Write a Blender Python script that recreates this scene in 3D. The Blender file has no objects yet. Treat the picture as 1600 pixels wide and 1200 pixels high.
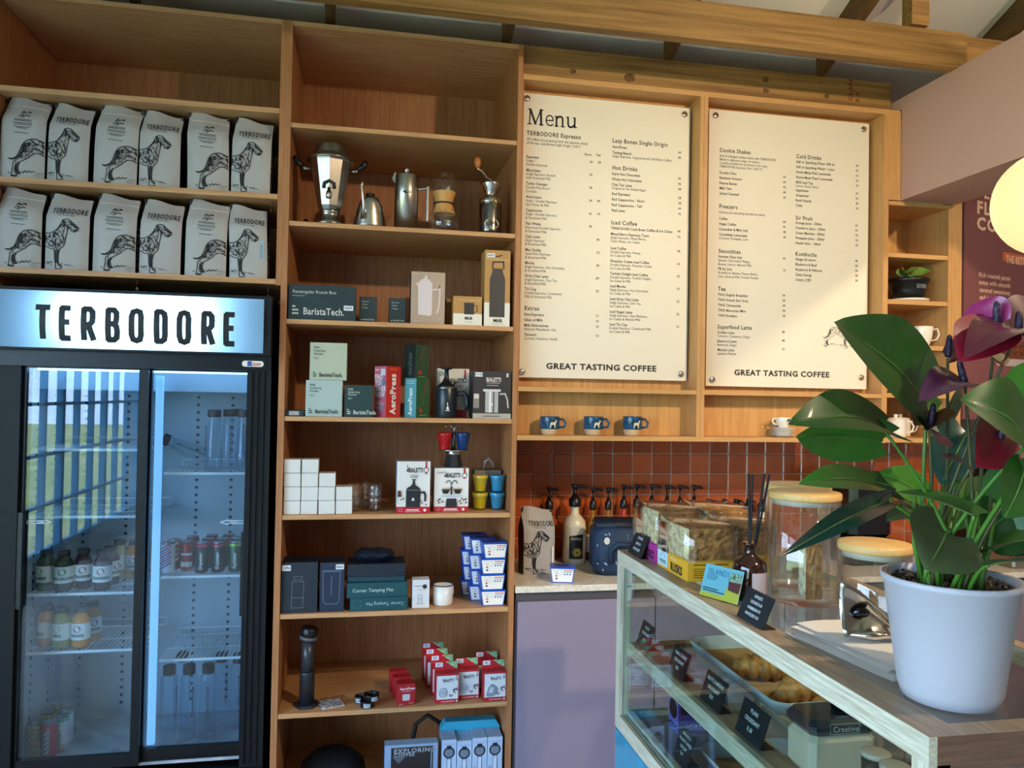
import bpy, bmesh, math, random
from mathutils import Vector, Matrix
random.seed(7)
PI = math.pi
scene = bpy.context.scene
COL = scene.collection
def R(a): return math.radians(a)

# ------------------------------------------------------------------ camera
F_PX = 1221.17
CAM = Vector((0.0, -3.15, 1.6))
_yaw, _pitch, _roll = R(10.965), R(0.99), R(1.03)
_r = Vector((math.cos(_yaw), -math.sin(_yaw), 0)); _f = Vector((math.sin(_yaw), math.cos(_yaw), 0)); _u = Vector((0, 0, 1))
_f, _u = _f*math.cos(_pitch)+_u*math.sin(_pitch), _u*math.cos(_pitch)-_f*math.sin(_pitch)
_r, _u = _r*math.cos(_roll)+_u*math.sin(_roll), _u*math.cos(_roll)-_r*math.sin(_roll)
cam_data = bpy.data.cameras.new('camera')
cam_data.sensor_fit = 'HORIZONTAL'; cam_data.sensor_width = 36.0
cam_data.lens = F_PX/1600*36.0
cam_data.clip_start = 0.05; cam_data.clip_end = 200
camera = bpy.data.objects.new('camera', cam_data); COL.objects.link(camera)
m = Matrix((_r, _u, -_f)).transposed().to_4x4(); m.translation = CAM
camera.matrix_world = m
scene.camera = camera
# measuring helpers: a photo pixel (1600x1200) onto a plane of the room
def ray(px, py): return _f + _r*((px-800)/F_PX) + _u*((600-py)/F_PX)
def PY(px, py, y): d = ray(px, py); return CAM + d*((y-CAM.y)/d.y)
def PZ(px, py, z): d = ray(px, py); return CAM + d*((z-CAM.z)/d.z)
def PX(px, py, x): d = ray(px, py); return CAM + d*((x-CAM.x)/d.x)
def PD(px, py, dist): return CAM + ray(px, py)*dist

# ------------------------------------------------------------------ world, daylight, exposure
world = bpy.data.worlds.new('world'); scene.world = world; world.use_nodes = True
wn = world.node_tree.nodes; wl = world.node_tree.links
wn['Background'].inputs['Color'].default_value = (0.50, 0.72, 1.0, 1)
wn['Background'].inputs['Strength'].default_value = 15
pl = bpy.data.lights.new('window_portal', 'AREA'); pl.shape = 'RECTANGLE'; pl.size = 2.75; pl.size_y = 6.0
pl.cycles.is_portal = True
po = bpy.data.objects.new('window_portal', pl); COL.objects.link(po)
po.location = (-2.78, -4.6, 1.45); po.rotation_euler = (0, R(-90), 0)
scene.view_settings.view_transform = 'Standard'; scene.view_settings.look = 'None'
scene.view_settings.gamma = 1.0; scene.view_settings.use_curve_mapping = False
scene.view_settings.exposure = 0.15
scene.cycles.use_denoising = True
scene.cycles.max_bounces = 10; scene.cycles.transparent_max_bounces = 24
scene.cycles.diffuse_bounces = 4; scene.cycles.glossy_bounces = 4; scene.cycles.transmission_bounces = 8
scene.cycles.sample_clamp_indirect = 6.0
scene.cycles.caustics_reflective = False; scene.cycles.caustics_refractive = False

# ------------------------------------------------------------------ materials
def lin(c):
    if isinstance(c, str):
        c = c.lstrip('#'); c = [int(c[i:i+2], 16)/255 for i in (0, 2, 4)]
        c = [x/12.92 if x <= 0.04045 else ((x+0.055)/1.055)**2.4 for x in c]
    return (c[0], c[1], c[2], 1)
MATS = {}
def mat(name, col, rough=0.55, metal=0.0, noise=None, bump=None, coat=0.0, emit=None, spec=0.5, trans=0.0, sss=0.0, vary=0.0):
    """noise=(scale, strength, second colour, stretch); bump=(scale, strength); vary = brightness spread from object to object"""
    if name in MATS: return MATS[name]
    M = bpy.data.materials.new(name); M.use_nodes = True; MATS[name] = M
    nt = M.node_tree; b = nt.nodes['Principled BSDF']
    b.inputs['Base Color'].default_value = lin(col)
    b.inputs['Roughness'].default_value = rough; b.inputs['Metallic'].default_value = metal
    b.inputs['Specular IOR Level'].default_value = spec
    b.inputs['Coat Weight'].default_value = coat; b.inputs['Coat Roughness'].default_value = 0.08
    b.inputs['Transmission Weight'].default_value = trans
    tc = None
    def coord(stretch):
        nonlocal tc
        if tc is None: tc = nt.nodes.new('ShaderNodeTexCoord')
        mp = nt.nodes.new('ShaderNodeMapping'); mp.inputs['Scale'].default_value = stretch
        nt.links.new(tc.outputs['Object'], mp.inputs['Vector']); return mp.outputs['Vector']
    src = None
    if noise:
        sc, amt, c2, st = noise
        n = nt.nodes.new('ShaderNodeTexNoise'); n.inputs['Scale'].default_value = sc; n.inputs['Detail'].default_value = 5
        n.inputs['Roughness'].default_value = 0.6
        nt.links.new(coord(st), n.inputs['Vector'])
        rp = nt.nodes.new('ShaderNodeValToRGB'); rp.color_ramp.elements[0].position = 0.5-0.5*amt*0.5; rp.color_ramp.elements[1].position = 0.5+0.25
        rp.color_ramp.elements[0].position = 0.35; rp.color_ramp.elements[1].position = 0.68
        nt.links.new(n.outputs['Fac'], rp.inputs['Fac'])
        mx = nt.nodes.new('ShaderNodeMix'); mx.data_type = 'RGBA'
        mx.inputs['A'].default_value = lin(col); mx.inputs['B'].default_value = lin(c2)
        mt = nt.nodes.new('ShaderNodeMath'); mt.operation = 'MULTIPLY'; mt.inputs[1].default_value = amt
        nt.links.new(rp.outputs['Color'], mt.inputs[0]); nt.links.new(mt.outputs[0], mx.inputs['Factor'])
        src = mx.outputs['Result']
    if vary:
        oi = nt.nodes.new('ShaderNodeObjectInfo'); hs = nt.nodes.new('ShaderNodeHueSaturation')
        mr = nt.nodes.new('ShaderNodeMapRange'); mr.inputs['To Min'].default_value = 1-vary; mr.inputs['To Max'].default_value = 1+vary
        nt.links.new(oi.outputs['Random'], mr.inputs['Value']); nt.links.new(mr.outputs['Result'], hs.inputs['Value'])
        if src: nt.links.new(src, hs.inputs['Color'])
        else: hs.inputs['Color'].default_value = lin(col)
        src = hs.outputs['Color']
    if src: nt.links.new(src, b.inputs['Base Color'])
    if bump:
        n2 = nt.nodes.new('ShaderNodeTexNoise'); n2.inputs['Scale'].default_value = bump[0]; n2.inputs['Detail'].default_value = 4
        nt.links.new(coord(bump[2] if len(bump) > 2 else (1, 1, 1)), n2.inputs['Vector'])
        bp = nt.nodes.new('ShaderNodeBump'); bp.inputs['Strength'].default_value = bump[1]; bp.inputs['Distance'].default_value = 0.01
        nt.links.new(n2.outputs['Fac'], bp.inputs['Height']); nt.links.new(bp.outputs['Normal'], b.inputs['Normal'])
    if emit:
        b.inputs['Emission Color'].default_value = lin(emit[0]); b.inputs['Emission Strength'].default_value = emit[1]
    return M
def glass_mat(name, tint='#ffffff', ior=1.5, rough=0.02, refl=1.0):
    """thin pane: clear transmission with a Fresnel reflection on top"""
    if name in MATS: return MATS[name]
    M = bpy.data.materials.new(name); M.use_nodes = True; MATS[name] = M
    nt = M.node_tree; nt.nodes.remove(nt.nodes['Principled BSDF']); out = nt.nodes['Material Output']
    tr = nt.nodes.new('ShaderNodeBsdfTransparent'); tr.inputs['Color'].default_value = lin(tint)
    gl = nt.nodes.new('ShaderNodeBsdfGlossy'); gl.inputs['Roughness'].default_value = rough; gl.inputs['Color'].default_value = (1, 1, 1, 1)
    lw = nt.nodes.new('ShaderNodeLayerWeight'); lw.inputs['Blend'].default_value = 0.5
    pw = nt.nodes.new('ShaderNodeMath'); pw.operation = 'POWER'; pw.inputs[1].default_value = 4.0
    ma = nt.nodes.new('ShaderNodeMath'); ma.operation = 'MULTIPLY_ADD'; f0 = ((ior-1)/(ior+1))**2*2
    ma.inputs[1].default_value = 1-f0; ma.inputs[2].default_value = f0
    nt.links.new(lw.outputs['Facing'], pw.inputs[0]); nt.links.new(pw.outputs[0], ma.inputs[0]); fr = ma
    mu = nt.nodes.new('ShaderNodeMath'); mu.operation = 'MULTIPLY'; mu.inputs[1].default_value = refl; mu.use_clamp = True
    mx = nt.nodes.new('ShaderNodeMixShader')
    nt.links.new(fr.outputs[0], mu.inputs[0]); nt.links.new(mu.outputs[0], mx.inputs[0])
    nt.links.new(tr.outputs[0], mx.inputs[1]); nt.links.new(gl.outputs[0], mx.inputs[2]); nt.links.new(mx.outputs[0], out.inputs['Surface'])
    return M
def translucent_mat(name, col, amount=0.8, rough=0.4):
    if name in MATS: return MATS[name]
    M = bpy.data.materials.new(name); M.use_nodes = True; MATS[name] = M
    nt = M.node_tree; nt.nodes.remove(nt.nodes['Principled BSDF']); out = nt.nodes['Material Output']
    a = nt.nodes.new('ShaderNodeBsdfDiffuse'); a.inputs['Color'].default_value = lin(col)
    t = nt.nodes.new('ShaderNodeBsdfTranslucent'); t.inputs['Color'].default_value = lin(col)
    mx = nt.nodes.new('ShaderNodeMixShader'); mx.inputs[0].default_value = amount
    nt.links.new(a.outputs[0], mx.inputs[1]); nt.links.new(t.outputs[0], mx.inputs[2]); nt.links.new(mx.outputs[0], out.inputs['Surface'])
    return M
V1 = (1, 1, 1)
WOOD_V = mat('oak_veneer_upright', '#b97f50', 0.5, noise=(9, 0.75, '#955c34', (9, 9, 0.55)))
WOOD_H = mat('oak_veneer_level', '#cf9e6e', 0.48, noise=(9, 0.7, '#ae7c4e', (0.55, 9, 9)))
EDGE = mat('oak_edge_band', '#cf9c62', 0.45, noise=(14, 0.5, '#b07c45', (0.6, 6, 6)))
EDGE_V = mat('oak_edge_upright', '#cc985e', 0.45, noise=(14, 0.5, '#ad7840', (6, 6, 0.6)))
OAK_L = mat('light_oak_back', '#d6a05e', 0.5, noise=(8, 0.8, '#b9803f', (7, 7, 0.5)))
PINE = mat('pine_beam', '#a87e46', 0.6, noise=(5, 0.85, '#6e4a20', (0.35, 7, 9)), bump=(40, 0.15, (0.1, 1, 1)))
RAFTER = mat('rafter_timber', '#6b4a22', 0.7, noise=(6, 0.8, '#3c2710', (8, 0.5, 8)))
WASHED = mat('washed_oak', '#d8d2be', 0.5, noise=(20, 1.0, '#a89e86', (9, 0.45, 9)), bump=(60, 0.08, (1, .05, 1)))
WASHED_V = mat('washed_oak_upright', '#d6d0bc', 0.5, noise=(18, 1.0, '#aca28a', (9, 9, 0.5)))
WASHED_SHADED = mat('washed_oak_shaded', '#a8927a', 0.45, noise=(14, 0.8, '#7d6650', (9, 0.5, 9)))  # shaded copy of the washed oak: the case top's shade is in the colour
WASHED_SHADED_X = mat('washed_oak_shaded_end', '#7a5a48', 0.5, noise=(14, 0.8, '#5c4034', (0.5, 9, 9)))  # same oak again, darkened to paint in the shade on the near end
MAUVE = mat('mauve_paint', '#c09a8e', 0.7, bump=(90, 0.05))
MAUVE_D = mat('mauve_cabinet', '#8f8396', 0.5)
MAUVE_P = mat('mauve_poster', '#7d4a4c', 0.6)
WHITE = mat('white_print', '#f2eee6', 0.6)
BLACK = mat('black_plastic', '#0c0e12', 0.38)
BLACKM = mat('black_matte', '#101114', 0.7)
INK = mat('dark_ink', '#1c1a1a', 0.7)
CHROME = mat('polished_steel', '#d8d4cc', 0.12, 1.0)
STEEL = mat('brushed_steel', '#b8b2a6', 0.3, 1.0, noise=(30, 0.4, '#8f897e', (20, 20, 0.3)))
GLASS = glass_mat('clear_glass')
PANE = glass_mat('case_glass', '#eef6f4', 1.45, 0.0, 0.6)
FRIDGE_GLASS = glass_mat('fridge_glass', '#e8f3fa', 1.5, 0.0, 0.5)
PAPER = mat('white_paper', '#eceae6', 0.75)

# ------------------------------------------------------------------ mesh builder
class MB:
    def __init__(s): s.v = []; s.f = []; s.mi = []; s.sm = []; s.cur = 0; s.smooth = False; s.T = None
    def m(s, i): s.cur = i; return s
    def sh(s, b): s.smooth = b; return s
    def add(s, vs, fs):
        o = len(s.v)
        if s.T is not None: vs = [s.T @ Vector(v) for v in vs]
        s.v += [tuple(v) for v in vs]
        for f in fs: s.f.append(tuple(i+o for i in f)); s.mi.append(s.cur); s.sm.append(s.smooth)
        return s
    def box(s, x0, x1, y0, y1, z0, z1, mats=None):
        vs = [(x0, y0, z0), (x1, y0, z0), (x1, y1, z0), (x0, y1, z0), (x0, y0, z1), (x1, y0, z1), (x1, y1, z1), (x0, y1, z1)]
        fs = [(0, 1, 5, 4), (1, 2, 6, 5), (2, 3, 7, 6), (3, 0, 4, 7), (4, 5, 6, 7), (3, 2, 1, 0)]  # front(-y) right back left top bottom
        if mats is None: return s.add(vs, fs)
        c = s.cur
        for f, k in zip(fs, mats): s.cur = k; s.add([vs[i] for i in f], [(0, 1, 2, 3)])
        s.cur = c; return s
    def bbox(s, x0, x1, y0, y1, z0, z1, b=0.003):
        """box with chamfered vertical edges and rim"""
        b = min(b, (x1-x0)*.45, (y1-y0)*.45, (z1-z0)*.45)
        def ring(i, z): return [(x0+b+i, y0+i, z), (x1-b-i, y0+i, z), (x1-i, y0+b+i, z), (x1-i, y1-b-i, z), (x1-b-i, y1-i, z), (x0+b+i, y1-i, z), (x0+i, y1-b-i, z), (x0+i, y0+b+i, z)]
        rs = [ring(b*.7, z0), ring(0, z0+b), ring(0, z1-b), ring(b*.7, z1)]
        return s.loft(rs, True, True)
    def loft(s, rings, cap0=False, cap1=False, closed=True):
        n = len(rings[0]); vs = [p for r in rings for p in r]; fs = []
        for i in range(len(rings)-1):
            for j in range(n if closed else n-1):
                k = (j+1) % n; fs.append((i*n+j, i*n+k, (i+1)*n+k, (i+1)*n+j))
        if cap0: fs.append(tuple(range(n-1, -1, -1)))
        if cap1: fs.append(tuple(range((len(rings)-1)*n, len(rings)*n)))
        return s.add(vs, fs)
    def lathe(s, prof, n=24, c=(0, 0, 0), cap0=True, cap1=True, a0=0.0):
        rings = [[(c[0]+r*math.cos(a0+2*PI*j/n), c[1]+r*math.sin(a0+2*PI*j/n), c[2]+z) for j in range(n)] for r, z in prof]
        return s.loft(rings, cap0, cap1)
    def tube(s, pts, rad, n=8, caps=True):
        pts = [Vector(p) for p in pts]; L = len(pts)
        rad = rad if isinstance(rad, (list, tuple)) else [rad]*L
        rings = []; prev = None
        for i, p in enumerate(pts):
            t = (pts[min(i+1, L-1)]-pts[max(i-1, 0)]).normalized()
            if prev is None:
                a = Vector((0, 0, 1)) if abs(t.z) < .9 else Vector((1, 0, 0)); u = t.cross(a).normalized()
            else:
                u = prev-t*prev.dot(t); u = u.normalized() if u.length > 1e-6 else t.orthogonal().normalized()
            prev = u; w = t.cross(u)
            rings.append([tuple(p+(u*math.cos(2*PI*j/n)+w*math.sin(2*PI*j/n))*rad[i]) for j in range(n)])
        return s.loft(rings, caps, caps)
    def poly(s, pts): return s.add(pts, [tuple(range(len(pts)))])
    def prism(s, pts, off):
        """flat polygon pushed along a vector"""
        n = len(pts); off = Vector(off); vs = [Vector(p) for p in pts]+[Vector(p)+off for p in pts]
        fs = [tuple(range(n)), tuple(range(2*n-1, n-1, -1))]+[(i, i+n, (i+1) % n+n, (i+1) % n) for i in range(n)]
        return s.add(vs, fs)
    def sphere(s, c, r, n=16, k=10, sq=(1, 1, 1)):
        rings = []
        for i in range(k+1):
            a = -PI/2+PI*i/k; rr = max(math.cos(a), 1e-3)
            rings.append([(c[0]+r*sq[0]*rr*math.cos(2*PI*j/n), c[1]+r*sq[1]*rr*math.sin(2*PI*j/n), c[2]+r*sq[2]*math.sin(a)) for j in range(n)])
        return s.loft(rings, True, True)
    def build(s, name, mats, parent=None, loc=None, rotz=0.0):
        me = bpy.data.meshes.new(name); me.from_pydata(s.v, [], s.f)
        mats = mats if isinstance(mats, (list, tuple)) else [mats]
        for k in mats: me.materials.append(k)
        me.polygons.foreach_set('material_index', s.mi); me.polygons.foreach_set('use_smooth', s.sm)
        me.update()
        o = bpy.data.objects.new(name, me); COL.objects.link(o)
        if parent is not None: o.parent = parent
        if loc is not None: o.location = loc
        if rotz: o.rotation_euler = (0, 0, rotz)
        return o
def tag(o, label, cat, group=None, kind=None):
    o['label'] = label; o['category'] = cat
    if group: o['group'] = group
    if kind: o['kind'] = kind
    return o
def thing(name, label, cat, loc=(0, 0, 0), rotz=0.0, group=None):
    o = bpy.data.objects.new(name, None); COL.objects.link(o); o.empty_display_size = 0.05
    o.location = loc; o.rotation_euler = (0, 0, rotz); return tag(o, label, cat, group)
def struct(o): o['kind'] = 'structure'; return o
def smooth_all(mb): mb.sm = [True]*len(mb.sm); return mb
def dup(root, loc, rotz=None, label=None, group=None):
    r = root.copy(); COL.objects.link(r); r.location = loc
    if rotz is not None: r.rotation_euler = (0, 0, rotz)
    if label: r['label'] = label
    if group: r['group'] = group
    for ch in list(root.children):
        c = ch.copy(); COL.objects.link(c); c.parent = r
        for g in list(ch.children):
            d = g.copy(); COL.objects.link(d); d.parent = c
    return r
ORD = ['first', 'second', 'third', 'fourth', 'fifth', 'sixth', 'seventh', 'eighth', 'ninth', 'tenth', 'eleventh', 'twelfth', 'thirteenth', 'fourteenth', 'fifteenth']

# ------------------------------------------------------------------ lettering from the built-in font
CHARS = "ABCDEFGHIJKLMNOPQRSTUVWXYZabcdefghijklmnopqrstuvwxyz0123456789&/,.-'()!?%:+"
GLYPH = {}
def _load_glyphs():
    jobs = []
    for bold in (0, 1, 2):
        for ch in list(CHARS):
            for body in (ch, 'H'+ch+'H'):
                cu = bpy.data.curves.new('glyph', 'FONT'); cu.body = body; cu.size = 1.0; cu.resolution_u = 2
                cu.offset = (0.0, 0.018, 0.038)[bold]; cu.dimensions = '2D'; cu.fill_mode = 'BOTH'
                ob = bpy.data.objects.new('glyph', cu); COL.objects.link(ob); jobs.append((bold, ch, body, ob))
        cu = bpy.data.curves.new('glyph', 'FONT'); cu.body = 'HH'; cu.size = 1.0; cu.resolution_u = 2; cu.offset = (0.0, 0.018, 0.038)[bold]
        ob = bpy.data.objects.new('glyph', cu); COL.objects.link(ob); jobs.append((bold, 'HH', 'HH', ob))
    dg = bpy.context.evaluated_depsgraph_get(); raw = {}
    for bold, ch, body, ob in jobs:
        me = ob.evaluated_get(dg).to_mesh()
        vs = [(v.co.x, v.co.y) for v in me.vertices]; fs = [tuple(p.vertices) for p in me.polygons]
        raw[(bold, body)] = (vs, fs); ob.evaluated_get(dg).to_mesh_clear()
    for bold in (0, 1, 2):
        mx = lambda b: max(v[0] for v in raw[(bold, b)][0])
        hh = mx('HH')-mx('H')
        for ch in CHARS:
            adv = mx('H'+ch+'H')-mx('H')-hh
            vs, fs = raw[(bold, ch)]
            GLYPH[(bold, ch)] = (vs, fs, adv+(0, .02, .045)[bold])
    for bold, ch, body, ob in jobs:
        cu = ob.data; bpy.data.objects.remove(ob); bpy.data.curves.remove(cu)
_load_glyphs()
CAP = max(v[1] for v in GLYPH[(0, 'H')][0])
def text_width(s, size, bold=0, xs=1.0, sp=0.0):
    return sum((0.28 if c == ' ' else GLYPH[(bold, c)][2] if (bold, c) in GLYPH else 0.3)+sp for c in s)*size*xs
def put_text(mb, s, org, ux, uy, cap, bold=0, xs=1.0, sp=0.0, align='L', fn=None, shear=0.0):
    """lettering with cap height `cap`, baseline start at org, along ux / up uy; fn maps a point"""
    size = cap/CAP; ux = Vector(ux); uy = Vector(uy); org = Vector(org)
    w = text_width(s, size, bold, xs, sp)
    x = {'L': 0.0, 'C': -w/2, 'R': -w}[align]
    for c in s:
        if c == ' ': x += (0.28+sp)*size*xs; continue
        if (bold, c) not in GLYPH: x += 0.3*size*xs; continue
        vs, fs, adv = GLYPH[(bold, c)]
        pts = [org+ux*(x+(vx+shear*vy)*size*xs)+uy*(vy*size) for vx, vy in vs]
        if fn: pts = [fn(p) for p in pts]
        mb.add(pts, fs); x += (adv+sp)*size*xs
    return w
def ribbon(mb, pts, w, fn, closed=False):
    """2D polyline drawn as a flat band; fn maps (u, v) to a point"""
    P = [Vector((p[0], p[1])) for p in pts]
    if closed: P.append(P[0])
    for a, b in zip(P[:-1], P[1:]):
        d = b-a
        if d.length < 1e-9: continue
        d.normalize(); n = Vector((-d.y, d.x))*w*0.5; a2 = a-d*w*.25; b2 = b+d*w*.25
        mb.add([fn(*(a2-n)), fn(*(b2-n)), fn(*(b2+n)), fn(*(a2+n))], [(0, 1, 2, 3)])
def fill2d(mb, pts, fn): mb.add([fn(*p) for p in pts], [tuple(range(len(pts)))])
def disc2d(mb, c, r, fn, n=16, ry=None):
    ry = ry or r; mb.add([fn(c[0]+r*math.cos(2*PI*i/n), c[1]+ry*math.sin(2*PI*i/n)) for i in range(n)], [tuple(range(n))])
# sun over the roof: lights the lawn outside, does not reach into the room
sun = bpy.data.lights.new('sun', 'SUN'); sun.energy = 5.0; sun.angle = R(0.6); sun.color = (1.0, 0.93, 0.8)
so = bpy.data.objects.new('sun', sun); COL.objects.link(so); so.rotation_euler = Vector((-0.62, 0.15, -0.76)).to_track_quat('-Z', 'Y').to_euler()

# ================================================================== the room
FLOOR = -0.10
CEIL = mat('white_ceiling_board', '#e2ddd6', 0.7, noise=(3, .3, '#cfc9c0', V1))
WALLP = mat('plaster_wall', '#a79a90', 0.75)
o = MB().box(-2.9, 5.2, -8.4, 0.75, FLOOR-.1, FLOOR).build('floor', mat('concrete_floor', '#c2bab0', 0.5, noise=(4, .5, '#a59d94', V1))); struct(o)
o = MB().box(-2.9, 5.2, 0.60, 0.75, FLOOR, 4.9).build('wall_back', WALLP); struct(o); WALL_BACK = o
o = MB().box(5.0, 5.2, -8.4, 0.60, FLOOR, 4.9).build('wall_right', MAUVE); struct(o)
o = MB().box(-2.9, 5.0, -8.4, -8.2, FLOOR, 4.9).build('wall_rear', WALLP); struct(o)
WY0, WY1, WZ0, WZ1 = -7.6, -1.6, 0.08, 2.85
b = MB()
b.box(-2.9, -2.75, -8.2, WY0, FLOOR, 4.9); b.box(-2.9, -2.75, WY1, 0.60, FLOOR, 4.9)
b.box(-2.9, -2.75, WY0, WY1, FLOOR, WZ0); b.box(-2.9, -2.75, WY0, WY1, WZ1, 4.9)
struct(b.build('wall_left', mat('left_wall_paint', '#8d8378', 0.75)))
win = bpy.data.objects.new('window_1', None); COL.objects.link(win); win.location = (-2.82, 0, 0); struct(win)
FRAME_B = mat('blue_window_frame', '#2f86b8', 0.5)
b = MB(); b.box(-.03, .03, WY0, WY1, WZ0, WZ0+.06); b.box(-.03, .03, WY0, WY1, WZ1-.06, WZ1)
b.build('window_frame', FRAME_B, win)
for k in range(15):
    y = WY0+(WY1-WY0)*k/14; w = .035 if k % 3 == 0 else .016
    MB().box(-.03, .03, y-w, y+w, WZ0+.06, WZ1-.06).build('mullion', FRAME_B, win)
for k in range(1, 6):
    z = WZ0+(WZ1-WZ0)*k/6
    MB().box(-.025, .025, WY0, WY1, z-.015, z+.015).build('transom', FRAME_B, win)
MB().box(-.004, .004, WY0, WY1, WZ0+.06, WZ1-.06).build('pane', glass_mat('window_glass', '#ffffff', 1.3, 0.0, 0.5), win)
o = MB().box(-60, -2.95, -45, 35, FLOOR-.35, FLOOR-.25).build('ground', mat('lawn', '#7f8f3c', 0.9, noise=(0.6, .9, '#c9c08a', V1))); o['kind'] = 'structure'

# sloping ceiling on rafters, tie beam and wall plate
SL = 0.42
def cz(y, o=0.0): return 3.225+o+SL*(0.05-y) if y > -3.3 else 3.225+o+SL*3.35-SL*(-3.3-y)
b = MB()
for y0, y1 in ((.12, -3.3), (-3.3, -8.2)):
    b.add([(-2.75, y0, cz(y0)), (5, y0, cz(y0)), (5, y1, cz(y1)), (-2.75, y1, cz(y1)), (-2.75, y0, cz(y0)+.05), (5, y0, cz(y0)+.05), (5, y1, cz(y1)+.05), (-2.75, y1, cz(y1)+.05)],
          [(0, 1, 2, 3), (7, 6, 5, 4), (0, 4, 5, 1), (1, 5, 6, 2), (2, 6, 7, 3), (3, 7, 4, 0)])
b.box(-2.75, 5, .121, .60, 3.19, 3.235)  # unseen flat strip, added to stop daylight leaking in behind the plate
CEILING = struct(b.build('ceiling', CEIL))
for i, x in enumerate((-.905, -.17, .553, 1.277, 2.015, 2.75)):
    b = MB(); y0, y1 = .075, -3.25; h = .124
    pts = [(x, y0, cz(y0)), (x, y1, cz(y1)), (x, y1, cz(y1)-h), (x, y0, cz(y0)-h)]
    b.prism(pts, (.04, 0, 0)); struct(b.build('trim_%d' % (i+1), RAFTER))
struct(MB().box(-2.7, 2.44, -.345, -.295, 2.997, 3.145).build('trim_7', PINE))
struct(MB().box(1.6, 3.9, -.293, -.245, 3.02, 3.16).build('trim_8', PINE))
b = MB(); b.box(.64, 2.396, .07, .125, 2.957, 3.094); PLATE = struct(b.build('trim_9', PINE))
KNOT = mat('pine_knot', '#80582a', 0.7, noise=(60, 1, '#3d2410', V1))
kn = MB()
for px, py, r in ((895, 111, .012), (984, 121, .02), (1196, 124, .013), (1197, 142, .012), (1292, 150, .011), (1284, 128, .004)):
    p = PY(px, py, .069); kn.lathe([(r, 0), (r*.6, .0005)], 14, (0, 0, 0)) if False else None
    disc2d(kn, (p.x, p.z), r*1.25, lambda u, v: (u, .0694, v), 14, r)
kn.build('knot', KNOT, PLATE)
tx = MB(); p0 = PY(1330, 160, .069)
RED_INK = mat('red_stencil', '#7d2c1c', 0.8)
put_text(tx, 'CLAN', PY(1332, 158, .069), (0, 0, 1), (-1, 0, 0), .02, 1, 1.25)
put_text(tx, 'B 4', PY(1343, 160, .069), (0, 0, 1), (-1, 0, 0), .02, 1, 1.1)
tx.build('stencil', RED_INK, PLATE)
struct(MB().box(2.17, 2.25, -.36, -.30, 3.15, 3.75).build('trim_10', PINE))
bk = MB(); bk.box(2.40, 2.69, -4.6, -.002, 2.53, 3.0); bk.box(2.40, 2.69, -.002, .12, 2.946, 3.0); struct(bk.build('wall_bulkhead', MAUVE))

# warm spotlights under the roof, off to the right and behind the camera
def spotlight(loc, aim, power, label, col=(1.0, 0.78, 0.52), size=.035, ang=110):
    t = thing('ceiling_spotlight', label, 'lamp', loc, 0, 'roof spotlights')
    d = (Vector(aim)-Vector(loc)).normalized(); q = d.to_track_quat('-Z', 'Y').to_matrix().to_4x4()
    b = MB().sh(True); b.T = q; b.lathe([(.03, .16), (.05, .15), (.055, .02), (.06, .0)], 20, (0, 0, 0), True, False)
    b.build('lamp_can', BLACK, t)
    b = MB(); b.tube([(0, 0, .1), (0, 0, cz(loc[1])-loc[2])], .008, 8); b.build('stem', BLACK, t)
    l = bpy.data.lights.new('bulb', 'SPOT'); l.energy = power; l.color = col; l.shadow_soft_size = size; l.spot_size = R(ang); l.spot_blend = 1.0
    lo = bpy.data.objects.new('bulb', l); COL.objects.link(lo); lo.parent = t; lo.rotation_euler = q.to_euler(); lo.location = d*.02
    return t
spotlight((3.15, -2.9, 2.87), (1.5, .1, 1.8), 140, 'black hanging spotlight to the right of the bulkhead', ang=100)
spotlight((1.9, -2.6, 2.90), (1.35, .15, 1.25), 190, 'black hanging spotlight above the near end of the display case', ang=112)

# globe pendant
gl = thing('globe_pendant', 'round milk glass globe lamp glowing warm yellow by the mauve bulkhead', 'lamp', PD(1643, 317, 1.6))
GLOBE = mat('milk_glass_lit', '#a89868', 0.3, emit=('#ffeaa6', .78))
MB().sh(True).sphere((0, 0, 0), .1087, 32, 20).build('glass_globe', GLOBE, gl)
MB().sh(True).lathe([(.03, .104), (.03, .135), (.010, .15)], 18).build('cap', BLACK, gl)
MB().tube([(0, 0, .145), (0, 0, cz(gl.location.y)-gl.location.z)], .004, 6).build('cord', BLACK, gl)

# ================================================================== bookshelf and cabinet over the fridge
SX0, SX1, SBACK = -.289, .614, .585
SZ = [2.661, 2.275, 1.891, 1.511, 1.127, .743, .359, -.026]
TH = .018
bs = thing('bookshelf', 'tall open oak shelving unit full of coffee gear beside the fridge', 'shelf', (0, 0, FLOOR))
def wpart(name, x0, x1, y0, y1, z0, z1, m, parent, oz=0.0):
    return MB().box(x0, x1, y0, y1, z0-oz, z1-oz).build(name, m, parent)
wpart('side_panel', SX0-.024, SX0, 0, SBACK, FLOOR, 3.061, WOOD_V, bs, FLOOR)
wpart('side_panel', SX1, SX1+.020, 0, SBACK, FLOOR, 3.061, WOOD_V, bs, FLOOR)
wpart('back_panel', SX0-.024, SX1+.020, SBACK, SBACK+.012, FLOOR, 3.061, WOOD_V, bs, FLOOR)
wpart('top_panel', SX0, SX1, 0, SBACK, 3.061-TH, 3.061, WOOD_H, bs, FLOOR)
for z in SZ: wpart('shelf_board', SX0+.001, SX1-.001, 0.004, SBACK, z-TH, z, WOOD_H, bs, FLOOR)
wpart('plinth', SX0, SX1, .03, .05, FLOOR, -.045, WOOD_H, bs, FLOOR)
uc = thing('wall_cabinet', 'open oak cabinet over the fridge holding two rows of coffee bags', 'cabinet', (0, 0, 2.02))
UX0, UX1 = -1.335, -.332
wpart('side_panel', UX0-.018, UX0, 0, SBACK, 2.02, 3.061, WOOD_V, uc, 2.02)
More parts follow.
